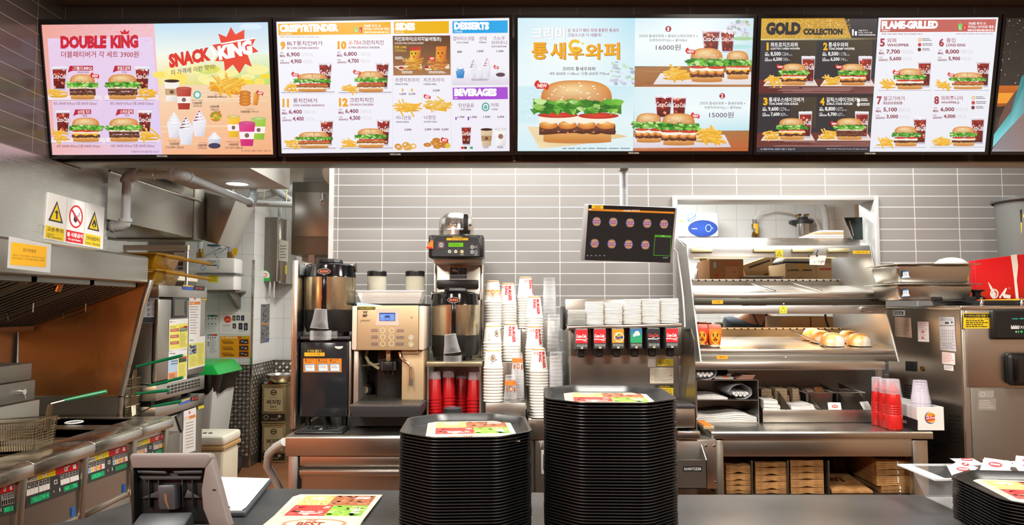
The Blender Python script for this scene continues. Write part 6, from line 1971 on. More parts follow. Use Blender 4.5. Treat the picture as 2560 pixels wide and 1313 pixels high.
m=MB();m.box(mx0+.006,mx1-.012,YM1+.26,YM1+.32,ZT+.05,zm0,BLACK_M);m.box(mx0+.006,mx1-.012,YM1-.0,YM1+.32,ZT+.012,zm2-.02,BLACK_M);m.build('body',t)
m=MB();m.box(xa(883.5,940,YM1+.03),xa(896,940,YM1+.03),YM1+.03,YM1+.26,zm2-.02,zm0,mat('aluminium_post','CFC8BE',.35,.8),.004);m.build('side_post',t)
m=MB();m.box(xa(1004,940,YM1+.04),xa(1059,940,YM1+.04),YM1+.04,YM1+.26,zm2-.02,zm0,CHAMP,.005);m.box(xa(1004,880,YM1+.03),xa(1048,880,YM1+.03),YM1+.03,YM1+.05,za(886.5,YM1+.03,1020),zm0,CHAMP,.003);m.build('right_panel',t)
m=MB();m.box(xa(943,960,YM1+.14),xa(1003,960,YM1+.14),YM1+.14,YM1+.26,zm2-.02,zm0,BLACK,.003);m.build('brew_column',t)
m=MB();m.box(xa(958,915,YM1+.05),xa(981,915,YM1+.05),YM1+.05,YM1+.14,za(927,YM1+.05,970),za(904,YM1+.05,970),BLACK,.004);m.box(xa(951,915,YM1+.07),xa(990,915,YM1+.07),YM1+.07,YM1+.13,za(927,YM1+.07,970),za(903,YM1+.07,970),GREY_D,.004)
for px in(960,971,982):c=at(px,930,YM1+.09);m.cyl((c.x,c.y,c.z-.015),(c.x,c.y,c.z+.01),.006,BLACK,seg=10)
m.build('spout',t)
m=MB();m.box(xa(965,890,YM1+.06),xa(976,890,YM1+.06),YM1+.06,YM1+.075,za(903,YM1+.06,970),zm0,CHAMP,.002);m.build('spout_slide',t)
m=MB();m.tube([at(999,880,YM1+.03),at(1001,893,YM1+.03),at(1010,902,YM1+.025),at(1020,908,YM1+.02),at(1026,918,YM1+.018),at(1027,950,YM1+.018)],.0065,CHROME,10);m.cyl(at(1027,948,YM1+.018),at(1027,965,YM1+.018),.008,ST_D,seg=10);m.build('steam_wand',t)
m=MB();m.tube([at(918,876,YM1+.12),at(915,892,YM1+.11),at(922,906,YM1+.10),at(948,922,YM1+.10)],.008,mat('milk_hose','C9C49A',.4),8);m.tube([at(901,915,YM1+.14),at(930,912,YM1+.14),at(950,910,YM1+.14)],.005,mat('milk_hose'),8);m.build('milk_hose',t)
m=MB();c=at(908,977,YM1+.18);m.lathe([(.04,.0),(.04,.03),(.033,.045),(0,.045)],BLACK,axis='y',origin=(c.x,c.y+.08,c.z),seg=24);kn=m.build('grinder_knob',t)
m=MB();m.lathe([(.0185,.0),(.0185,.006),(.013,.007),(.012,.004),(0,.004)],CREAM,axis='y',origin=(c.x,c.y+.036,c.z),seg=24);m.build('cream_dial',kn)
m=MB();y0_,y1_=3.19,YM1+.26;gx0,gx1=xa(871,1020,y0_),xa(1052,1020,y0_)
zg=za(1014,y0_,960)
m.hexa([(gx0+.012,y0_+.01,za(1044,y0_,960)),(gx1-.004,y0_+.01,za(1044,y0_,960)),(gx1-.01,y1_,za(1044,y0_,960)),(gx0+.012,y1_,za(1044,y0_,960))],[(gx0,y0_,zg-.002),(gx1,y0_,zg-.002),(gx1,y1_,zg-.002),(gx0,y1_,zg-.002)],GREY_D,.004);m.build('drip_tray',t)
m=MB()
gr=mat('grate_steel','A9A59A',.35,1.0)
m.box(gx0+.004,gx1-.004,y0_+.004,y0_+.02,zg-.002,zg+.003,gr);m.box(gx0+.004,gx1-.004,y1_-.06,y1_-.02,zg-.002,zg+.003,gr)
for i in range(28):
 x=gx0+.012+(gx1-gx0-.03)*i/27;m.box(x,x+.004,y0_+.02,y1_-.02,zg-.002,zg+.003,gr)
m.build('drip_grate',t)
for fx in(mx0+.03,mx1-.04):
 m=MB();m.cyl((fx,YM1+.1,ZT),(fx,YM1+.1,ZT+.05),.018,BLACK,seg=12);m.build('foot',t)
 m=MB();m.cyl((fx,YM1+.28,ZT),(fx,YM1+.28,ZT+.05),.018,BLACK,seg=12);m.build('foot',t)
HOP=clear('hopper_plastic','D9D6C2',.62,.2)
POW=mat('chocolate_powder','B98A5E',.8)
for lab,px,fill in(('coffee_machine left',941.5,True),('right',1037,False)):
 yc=YM1+.24
 c=at(px,764,yc);c.z=zm1+.008
 r_=.0465;zl_=za(690,yc-r_,px)
 m=MB();m.lathe([(r_*.98,0),(r_,.01),(r_,zl_-c.z)],HOP,c.x,c.y,c.z,32);h_=m.build('powder_hopper',t)
 m=MB();m.lathe([(r_*1.03,0),(r_*1.03,.022),(r_*.98,.026),(0,.026)],BLACK,c.x,c.y,zl_,32);m.build('hopper_lid',h_)
 if fill:
  m=MB();m.lathe([(r_*.93,.004),(r_*.93,.035),(r_*.6,.075),(r_*.2,.085),(0,.085)],POW,c.x,c.y,c.z,24);m.build('powder',h_)
t=thing('plastic_tub','shallow clear tub of lids lying on the cream coffee machine','tub',(xa(972,745,3.42),3.42,zm1+.01))
zb0,zb1=zm1+.0095,za(728,3.36,970)
tx0,tx1=xa(894,745,3.36),xa(1054,745,3.36)
m=MB()
lo4=[(tx0+.015,3.375,zb0),(tx1-.015,3.375,zb0),(tx1-.015,3.49,zb0),(tx0+.015,3.49,zb0)]
hi4=[(tx0-.004,3.355,zb1),(tx1+.004,3.355,zb1),(tx1+.004,3.505,zb1),(tx0-.004,3.505,zb1)]
for i in range(4):
 j=(i+1)%4;m.poly([lo4[i],lo4[j],hi4[j],hi4[i]],clear('tub_plastic','EEEAE6',.42,.1))
m.poly(lo4,MATS['tub_plastic'])
for i in range(4):
 j=(i+1)%4;m.tube([hi4[i],hi4[j]],.004,clear('tub_rim','F4F2F0',.75,.1),6)
m.build('tub',t)
m=MB()
for i in range(48):
 x=tx0+.016+(tx1-tx0-.032)*i/47
 k=MB();
 m.tube([(x,3.385+.01*(i%2),zb0+.03),(x,3.485,zb0+.03)],.0016,mat('grey_lid_edge','B9B0A4',.4),5)
 m.tube([(x,3.385,zb0+.004),(x+.002,3.378,zb1-.016)],.0013,MATS['grey_lid_edge'],4)
m.build('nested_lids',t,kind='stuff')
m=MB();P=[at(*q,3.35)for q in((892,756),(925,760),(955,763.5),(955,766),(892,766))]
m.hexa(P,[p+Vector((0,.003,0))for p in P],mat('pale_blue_sheet','B4D4E4',.5));m.build('blue_sheet',label='pale blue sheet edge lying under the tub on the coffee machine',category='paper',loc=(P[0].x,3.35,zm1+.008))
# ---- brewer
YB1=3.44
t=thing('coffee_brewer','tall black-headed coffee brewer with a green lit display','brewer',(xa(1140,700,3.6),3.65,ZT))
C12=(1050,520,5.967)
bx0,bx1=xa(1071,615,YB1),xa(1209,615,YB1)
zb0,zb1=za(645,YB1,1140),za(587,YB1,1140)
m=MB();m.box(bx0,bx1,YB1,YB1+.14,zb0,zb1,BLACK,.01);m.build('control_head',t)
m=MB();m.box(bx0+.012,bx1-.012,YB1+.142,YB1+.53,zb0-.02,zb1-.004,ST_V,.006);m.build('tank_housing',t)
A=A_y(YB1-.0008,C12)
A.rect(180,415,890,720,'24282C');A.line([(185,480),(215,430),(260,410),(840,428),(885,470),(885,520)],5,'8A8E92')
A.rect(385,420,730,490,'2A2412');A.text('원두커피머신',490,425,628,446,'E8D03A',.02);A.rect(395,448,718,484,'EFB818');A.text('매시간 교체 확인',470,456,645,478,'3A2A0A',.015)
A.rect(272,508,358,596,'B8605A');A.rect(277,514,353,590,'3A3E42');A.ell(315,552,34,34,'A8B0B0',20);A.text('BUNN',285,545,345,560,'2A2E32',.04)
A.ell(442,650,27,27,'A8B8A8',18);A.ell(533,650,25,25,'D8D0B0',18);A.ell(626,652,26,26,'D8CFA8',18);A.text('ON',430,642,454,658,'3A3A3A',.03);A.text('OFF',518,642,548,658,'3A3A3A',.03);A.text('BREW',608,644,644,660,'8A6A2A',.03);A.text('FUNNEL',598,690,656,704,'C8C0A0',.02)
A.rect(486,610,489,705,'6A6E72');A.rect(580,590,583,705,'6A6E72')
for y in(584,656):A.ring(778,y,25,28,10,'C8CCC8',18);A.rect(768,y-3,790,y+3,'C8CCC8')
A.lines(810,565,868,604,4,'9A9E9C',.5,3);A.lines(810,630,868,715,8,'9A9E9C',.5,4);A.text('BREW',755,530,800,542,'8A3A3A',.02)
A.build('control_print',t)
A=A_y(YB1-.0008,C12,lift=.0006,m=SCREEN);A.rect(425,520,645,580,'7ED01E');A.lines(440,535,620,568,2,'4A9A14',.5,5);A.build('display',t)
m=MB();m.box(xa(1084,760,3.71),xa(1208,760,3.71),3.71,3.95,ZT+.001,zb0+.02,ST_V,.006)
m.box(xa(1084,700,3.69),xa(1089,700,3.69),3.69,3.73,ZSH+.002,zb0+.01,ST_L,.003);m.box(xa(1203,700,3.69),xa(1208,700,3.69),3.69,3.73,ZSH+.002,zb0+.01,ST_L,.003);m.build('column',t)
A=A_y(3.7085,C12)
A.rect(438,850,702,1080,'D0CCC4');A.rect(452,856,698,882,'D8742A');A.text('WARNING',515,860,650,878,'3A2A1A',.03);A.rect(452,888,568,996,'2A4048');A.rect(576,888,698,996,'34485A');A.rect(452,1004,698,1052,'2A4048');A.ell(508,932,36,24,'C8C4BA',14);A.ell(540,942,20,20,'C8C4BA',10);A.lines(586,898,688,985,8,'6A7E90',.4,6);A.lines(462,1010,688,1046,3,'8A9AA0',.4,7);A.build('warning_label',t)
m=MB();q0,q1=at(1092,700,3.69),at(1196,722,3.69);m.box(q0.x,q1.x,3.69,3.709,q1.z,q0.z,BLACK,.006);m.build('funnel_guard',t)
t=thing('steel_stand','low steel shelf stand under the brewer carrying the urn','stand',(xa(1136,960,3.5),3.55,ZT))
sx0,sx1=xa(1065.5,912,3.40),xa(1205,912,3.40)
m=MB();m.box(sx0,sx1,3.40,3.685,ZSH-.022,ZSH,mat('khaki_steel','A9A184',.38,.9),.003);m.build('shelf',t)
for x in(sx0+.004,sx1-.012):
 for y in(3.405,3.672):
  m=MB();m.box(x,x+.008,y,y+.008,ZT+.001,ZSH-.02,ST_V);m.build('leg',t)
t=thing('brew_funnel','round steel pot with a black handle upside down on the brewer','pot',(xa(1140,580,3.42),3.505,zb1))
c=Vector((xa(1141,560,3.55),3.55,zb1+.0005));rr_=.0875
hh=za(530,3.48,1140)-zb1
m=MB();m.lathe([(rr_*.98,0),(rr_,.003),(rr_,hh*.22),(rr_*1.02,hh*.24),(rr_*.99,hh*.27),(rr_*.98,hh*.68),(rr_*.90,hh*.80),(rr_*.82,hh*.90),(rr_*.72,hh*.97),(rr_*.3,hh),(0,hh)],ST_L,c.x,c.y,c.z,48);m.build('pot',t)
m=MB();q=at(1165,560,c.y-rr_-.02);m.box(q.x-.012,q.x+.011,q.y-.02,q.y+.01,za(583,q.y,1165),za(536,q.y,1165),BLACK,.006);m.lathe([(.014,0),(.014,.05)],BLACK,axis='x',origin=(q.x-.03,q.y,za(578,q.y,1165)),seg=12);m.build('handle',t)
A=ArtCone(c,c.z+hh*.68,rr_*.98,c.z+hh*.27,rr_*.99)
A.rect(-22,40,-6,62,'2A2E38');A.rect(-22,64,-6,82,'D89A3A');A.text('전용',-20,44,-8,58,'E8E4DC',.04);A.rect(-5,40,6,76,'24262A');A.ell(0.5,58,4,12,'E8E4DC',8);A.rect(50,45,62,65,'2A2E38');A.rect(50,68,62,84,'D89A3A');A.build('sticker',t)
m=MB();P=[at(*q,YB1-.012)for q in((1078,600),(1083,602),(1083,622),(1066,621),(1067,617))]
m.hexa(P,[p+Vector((0,.006,0))for p in P],mat('tag_orange','E8801E',.4));P=[at(*q,YB1-.0125)for q in((1066,617.5),(1082,617.5),(1081,622),(1066,621.5))];m.hexa(P,[p+Vector((0,.007,0))for p in P],RED)
m.build('hanging_tag',label='small orange and red tag hanging at the brewer head',category='tag',loc=at(1076,615,YB1-.01))
# ---- stacks of cups: every cup its own object
def stack(proto_parts,n,c,dz,label,group,name,top=None,top_label=None,jitter=.0002,wob=0):
 """copies of a one-mesh thing going up from c; the last one may carry print"""
 rnd=random.Random(hash(name+label)%1000 if False else len(label)*7+n)
 for i in range(n):
  last=top_label and i==n-1
  o=dup(proto_parts,(c[0]+rnd.uniform(-jitter,jitter),c[1]+rnd.uniform(-jitter,jitter),c[2]+i*dz),(0,0,0 if last else rnd.uniform(-3,3)),label,group)
  if top_label and i==n-1:
   o['label']=top_label
   if top:top(o)
def proto(mb,name,cat):
 return mb.build(name,label='prototype',category=cat,loc=(0,0,0))
def cup_mb(r0,r1,h,mt,rim=.0028):
 m=MB();m.lathe([(r1,0),(r1+rim,.0015),(r1+rim,.0045),(r1,.006),(r0,h-.002),(r0-.001,h),(r0-.004,h),(r0-.005,h-.006),(0,h-.006)],mt,seg=28,cap0=False);return m
CUP_H,CR0,CR1=.112,.0315,.0435
P_CUP=proto(cup_mb(CR0,CR1,CUP_H,PAPER_C),'paper_cup','cup')
P_CUP2=proto(cup_mb(.0335,.0445,.098,PAPER_C),'paper_cup','cup')
RK=thing('cup_rack','stepped steel rack holding the cup stacks between brewer and dispenser','rack',(xa(1270,1020,3.4),3.55,ZT2))
ZR1=za(1008,3.36,1260)
def rack_step(px0,px1,Y0,Y1,z0,z1):
 m=MB();m.box(xa(px0,1000,Y0),xa(px1,1000,Y0),Y0,Y1,z0,z1,ST,.002);m.build('step',RK)
rack_step(1214,1314,3.36,3.52,ZT2+.001,ZR1)
def print_king(o,words=('BURGER','KING'),cone=(CUP_H,CR0,.006,CR1),rot=0,small=True,band='E8902A'):
 c=Vector((0,0,0))
 A=ArtCone(c,cone[0],cone[1],cone[2],cone[3],rot=rot)
 A.band(2,6,band)
 A.text(words[0],0,0,0,0,'C8202A',.05,quad=[(44,14),(44,88),(19,88),(19,14)])
 A.text(words[1],0,0,0,0,'C8202A',.05,quad=[(14,14),(14,58),(-9,58),(-9,14)])
 if small:
  for a in(-20,-42):A.ell(a,20,7,6,'C8404A',12);A.ell(a,20,4,3.4,'F0D0C8',10)
 A.build('print',o,local=True)
def print_crest(o):
 A=ArtCone(Vector((0,0,0)),CUP_H,CR0,.006,CR1)
 A.band(2,6,'E8902A')
 rr=random.Random(2)
 for i in range(15):
  a=-75+150*i/14
  h_=70-20*abs(math.sin(R(a*2.2)))
  A.poly([(a-6,46),(a+6,46),(a+5,h_),(a,h_+10),(a-5,h_)],['E8AE2A','D8861E','EFC24A'][i%3]);A.ell(a,56,3,4,'F6E6C0',8);A.ell(a,h_+16,2.5,4,'E8902A',8)
 A.ell(0,56,14,12,'E06A5A',16);A.ell(0,56,10,8,'F6E6D8',14);A.text('BK',-6,52,6,60,'C8404A',.04)
 A.build('print',o,local=True)
def print_clock(o,hand=True):
 A=ArtCone(Vector((0,0,0)),.098,.0335,.006,.0445)
 A.band(12,16,'E8B83A')
 A.ell(0 if hand else 34,52,17,18,'6A4A32',24);A.ell(0 if hand else 34,52,13,14,'EFEAE0',20);A.ell(0 if hand else 34,52,9,10,'8A6A42',16)
 if hand:A.line([(0,52),(4,44)],3,'D8A83A');A.line([(-28,40),(-34,60)],3,'C8A84A');A.ell(22,60,4,4,'6A4A32',8);A.ell(-6,78,3,3,'6A4A32',8)
 else:A.ring(-18,66,9,10,2,'9A9488',14);A.lines(-30,84,-6,88,1,'9A9488',.8,2,0)
 A.build('print',o,local=True)
def n_for(ztop,z0,h,dz):return max(1,int(round((ztop-z0-h)/dz))+1)
def cups(px,pytop,Y,z0,P,h,dz,label,group,top,tl):
 x=xa(px,900,Y);zt_=za(pytop,Y,px)
 n=n_for(zt_,z0,h,dz)
 dz=(zt_-h-z0)/max(n-1,1)
 stack(P,n,(x,Y,z0),dz,label,group,'paper_cup',top,tl)
 return z0
z=cups(1233,869,3.42,ZR1+.001,P_CUP2,.098,.0135,'ribbed white cup in the front stack topped by a clock print','front stack with the clock cup',lambda o:print_clock(o,True),'topmost white cup of the front stack, printed with a brown clock')
zm_r=za(905,3.52,1260)
rack_step(1214,1306,3.525,3.655,ZT2+.001,zm_r-.002)
cups(1231,809,3.555,zm_r,P_CUP2,.098,.0135,'white cup under the band-printed cup in the second row, left','second row stack at left',lambda o:print_clock(o,False),'topmost cup of the second row at left, yellow band and small ring print')
cups(1277,809,3.605,zm_r,P_CUP,CUP_H,.0135,'white cup under the big red-lettered cup behind the clear cups','second row stack in the middle',lambda o:print_king(o,rot=-8,band='A87A2A',small=False),'topmost cup with tall red lettering, right behind the clear cups')
zb_r=za(822,3.74,1260)
rack_step(1216,1302,3.66,3.86,ZT2+.001,zb_r-.002)
rack_step(1304,1345,3.76,3.86,ZT2+.001,zb_r-.002)
cups(1232,702,3.70,zb_r,P_CUP,CUP_H,.0135,'white cup in the back stack topped by a gold crest','back stack with the gold crest',print_crest,'topmost cup of the back row at left, printed with a gold crest')
cups(1270,708,3.765,zb_r,P_CUP,CUP_H,.0135,'white cup in the middle back stack topped by red lettering','back stack in the middle',lambda o:print_king(o,rot=-16),'topmost red-lettered cup of the middle back stack')
cups(1314,693,3.80,zb_r,P_CUP,CUP_H,.0135,'white cup in the tallest back stack at right','tallest back stack',lambda o:print_king(o,rot=40,small=True),'topmost cup of the tallest stack, lettering turned half away')
zr=ZT2+.001
cups(1347,871,3.40+.09,zr,P_CUP,CUP_H,.0135,'white cup in the tall front stack beside the dispenser','front stack beside the dispenser',lambda o:print_king(o,rot=6),'topmost red-lettered cup of the front stack beside the dispenser')
cups(1336,815,3.60,zr+.14,P_CUP,CUP_H,.0135,'white cup behind the front stack beside the dispenser','second stack beside the dispenser',lambda o:print_king(o,rot=14),'topmost cup with small red badge, second from the front beside the dispenser')
rack_step(1322,1349,3.565,3.64,zr,zr+.139)
cups(1336,741,3.70,zr+.32,P_CUP,CUP_H,.0135,'white cup in the third stack back from the dispenser corner','third stack beside the dispenser',lambda o:print_king(o,rot=-2,small=False),'topmost cup with broken red lettering, third back beside the dispenser')
rack_step(1322,1349,3.645,3.70,zr,zr+.318)if False else None
P_CC=MB();clear_cup_mesh(P_CC,.0225,.031,.108);P_CC=proto(P_CC,'plastic_cup','cup')
P_TU=MB();clear_cup_mesh(P_TU,.0295,.0355,.108);P_TU=proto(P_TU,'plastic_cup','cup')
def clear_stack(px,pytop,Y,z0,label,tl,group,band=False,dz=.017):
 x=xa(px,900,Y);zt_=za(pytop,Y,px)
 n=n_for(zt_,z0,.108,dz)
 dz=(zt_-.108-z0)/max(n-1,1)
 def top(o):
  A=ArtCone(Vector((0,0,0)),.105,.0228,.004,.0308);A.band(22,42,'E8802A');A.ell(8,58,14,13,'A84A2A',14);A.ell(8,58,9,8,'E8C8A8',12);A.ell(-34,60,10,12,'B8603A',12);A.rect(36,50,56,74,'B8603A');A.build('print',o,local=True)
 stack(P_CC if band else P_TU,n,(x,Y,z0),dz,label,group,'plastic_cup',top if band else None,tl)
clear_stack(1276,938,3.395,ZR1+.002,'clear cup in the front stack topped by an orange band','topmost clear cup with an orange band, nearest in the rack','front clear stack',True,.0135)
clear_stack(1294,882,3.455,ZR1+.002,'clear cup in the stack right behind the nearest clear stack','topmost clear cup behind the nearest orange-banded one','second clear stack',True,.0135)
Yq=3.62
clear_stack(1390,881,3.50,ZT2+.001,'clear tumbler in the lowest front stack left of the dispenser','topmost tumbler of the front clear stack left of the dispenser','front tumbler stack',False,.0185)
clear_stack(1385,786,3.66,za(890,3.66,1385),'clear tumbler in the middle stack left of the dispenser','topmost tumbler of the middle clear stack left of the dispenser','middle tumbler stack',False,.0185)
clear_stack(1374,695,3.82,za(800,3.82,1374),'clear tumbler in the tallest back stack left of the dispenser','topmost tumbler of the tallest clear stack left of the dispenser','back tumbler stack',False,.0185)
def rack_post(px0,px1,Y0,Y1,zt_):
 m=MB();m.box(xa(px0,1000,Y0),xa(px1,1000,Y0),Y0,Y1,ZT2+.001,zt_,ST_V,.002);m.build('step',RK)
rack_post(1365,1404,3.61,3.71,za(890,3.66,1385)-.004)
rack_post(1355,1393,3.77,3.87,za(800,3.82,1374)-.004)
rack_post(1318,1354,3.655,3.75,zr+.318)
P_RED=cup_mb(.0275,.0325,.095,mat('red_cup','B8141A',.35));P_RED=proto(P_RED,'red_cup','cup')
DOME=clear('dome_lid','E8D8DC',.3,.1)
def red_stack(px,pytop,Y,label,tl,group):
 x=xa(px,980,Y);zt_=za(pytop,Y,px)
 n=n_for(zt_,ZT+.001,.095,.0155)
 dz=(zt_-.095-ZT-.001)/max(n-1,1)
 stack(P_RED,n,(x,Y,ZT+.001),max(dz,.0125),label,group,'red_cup',None,tl,jitter=.00005)
 m=MB();m.lathe([(.028,0),(.029,.004),(.026,.03),(.024,.036),(0,.036)],DOME,x,Y,zt_+.0005,24,cap0=False);m.build('dome_cover',label='clear lid on top of the '+group,category='lid',loc=(x,Y,zt_))
red_stack(1087,948,3.46,'red cup in the leftmost stack under the brewer stand','topmost red cup of the leftmost stack under the brewer','leftmost red stack')
red_stack(1121,944,3.50,'red cup in the second stack under the brewer stand','topmost red cup of the second stack, behind the dark lids','second red stack')
red_stack(1154,946,3.58,'red cup in the third, set-back stack under the brewer stand','topmost red cup of the third stack, set back','third red stack')
red_stack(1185,950,3.47,'red cup in the rightmost stack under the brewer stand','topmost red cup of the rightmost stack under the brewer','rightmost red stack')
m=MB();m.lathe([(.041,0),(.043,.001),(.043,.004),(.041,.005),(.036,.0065),(.033,.004),(0,.004)],mat('dark_lid','3C3E40',.4),seg=28);P_DL=proto(m,'drink_cover','lid')
stack(P_DL,14,(xa(1132,1010,3.36),3.36,ZT+.001),.0066,'dark grey lid in the stack before the red cups','dark lids before the red cups','drink_cover')
# ---- wall-mounted order monitor on its ceiling pole
t=thing('order_monitor','black order monitor on a ceiling pole, nine round logos on its screen','monitor',at(1575,585,3.3))
C13=(1360,480,2.188)
Pm,Nm=at(1573,585,3.30),Vector((.10,-1,-.16)).normalized()
A0=ArtP(Pm,Nm,C13)
fo=[A0.p(*q)for q in((228,66),(730,86),(704,390),(203,375))]
m=MB();m.hexa([p-Nm*.045 for p in fo],[p+Nm*.002 for p in fo],mat('silver_bezel','B9BBBE',.35,.6),.006);fr=m.build('casing',t)
fi=[A0.p(*q)for q in((243,70),(717,88),(688,386),(222,371))]
m=MB();m.hexa([p+Nm*.0021 for p in fi],[p+Nm*.004 for p in fi],BLACK_G);m.build('glass',t)
A=ArtP(Pm,Nm,C13,m=SCREEN,lift=.0041)
A.poly([(244,72),(714,90),(687,384),(224,369)],'0C1013')
A.poly([(242,91),(711,109),(710,119),(241,102)],'E8861E');A.text('ORDER STATUS',432,98,522,107,'F4E0C0',.02);A.rect(246,93,258,99,'F4E0C0')
for(x,y)in((287,162),(378,165),(470,169),(563,172),(655,176),(276,281),(369,284),(461,287),(553,290)):
 k=.62
 A.ell(x,y,25,26,'2A4A9A',26);A.ell(x+1,y,22.5,24,'0C1013',24,hold=False);A.ell(x,y,21,23,'B9A9B4',24)
 A.ell(x,y-14,18,9,'C8862E',16,180,360);A.ell(x,y+14,18,9,'C8862E',16,0,180)
 A.text('BURGER',x-19,y-10,x+19,y-1,'A82A3A',.05);A.text('KING',x-17,y+1,x+17,y+12,'A82A3A',.05)
A.poly([(604,234),(695,238),(688,352),(596,347)],'4A9A1E');A.poly([(606,246),(692,250),(686,349),(599,344)],'14191C');A.text('대기',642,237,656,245,'E0F0D0',.01)
for i,x in enumerate((236,258,282,304,328)):A.poly([(x-5,346),(x+5,346),(x+4,350),(x-4,350)],'8A98A8')
A.rect(648,358,676,362,'8A98A8')
A.build('display',t)
A=ArtP(Pm,Nm,C13,lift=.0046);A.poly([(260,71),(324,74),(323,93),(259,90)],'F2C81C');A.text('KDS',280,78,306,88,'5A4A0A',.01);A.build('yellow_tag',t)
pm=Pm-Nm*.045
m=MB();pp=at(1559,470,3.41)
m.cyl((pp.x,3.41,za(560,3.41,1559)),(pp.x,3.41,ZC),.0185,mat('pale_pole','D5DEE4',.3),seg=18);m.build('pole',t)
m=MB();zz=za(424,3.41,1559);m.cyl((pp.x,3.41,zz-.006),(pp.x,3.41,zz+.012),.027,CHROME,seg=18);m.build('collar',t)
m=MB();m.box(pp.x-.05,pp.x+.05,3.345,3.40,za(600,3.38,1559),za(540,3.38,1559),BLACK_M,.004);m.build('bracket',t)
m=MB();m.tube([at(1683,622,3.36),at(1693,632,3.4),at(1697,660,3.42),at(1703,700,3.44),at(1708,745,3.45),at(1711,790,3.46),at(1712,818,3.46)],.004,WHITE,8);m.build('power_cable',label='white cable drooping from the order monitor down to the dispenser',category='cable',loc=at(1700,720,3.42))
# ---- drink dispenser
YD1=3.40
t=thing('drink_dispenser','steel drink dispenser with six labelled valves and a lid shelf','dispenser',(xa(1560,1000,3.5),3.6,ZT2))
C14=(1410,810,6.91)
gx0,gx1=xa(1426,950,YD1),xa(1699,950,YD1)
ztop=za(755,YD1,1560)
m=MB();m.box(gx0,gx1,YD1,3.92,ZT2+.10,za(800,YD1,1560),ST_V,.004);m.build('cabinet',t)
m=MB();m.box(gx0,gx1+.01,YD1-.018,YD1-.001,za(888,YD1,1560),za(815,YD1,1560),ST_D,.004);m.build('valve_plate',t)
ys=3.285
m=MB();P1,P2,P3,P4=at(1421,824,ys),at(1705,818,ys),at(1705,809.5,ys),at(1421,816,ys)
m.hexa([P1,P2,P3,P4],[p+Vector((0,.55,0))for p in(P1,P2,P3,P4)],ST_L,.002);sh=m.build('lid_shelf',t)
m=MB();b0,b1=at(1416,822,3.50),at(1703,747,3.50);m.box(xa(1417,780,3.50),xa(1697,780,3.50),3.60,3.612,b0.z+.004,za(748,3.6,1560),ST,.003);m.build('lid_shelf_back',t)
m=MB();m.box(xa(1407,790,3.40),xa(1415,790,3.40),3.42,3.60,za(826,3.42,1411),za(766,3.42,1411),BLACK,.006);m.build('end_cap',t)
C13b=C13
m=MB()
sp=[at(1700,822,3.40),at(1700,1085,3.40),at(1741,1085,3.22),at(1735,850,3.24),at(1727,822,3.30)]
m.hexa(sp,[p+Vector((.004,.004,0))for p in sp],ST_V);m.build('side_splash',t)
LAB=[('cola','E0202C'),('cola','E0202C'),('orange','F2961A'),('lime','22A45A'),('zero','26282A'),('cola','E0202C')]
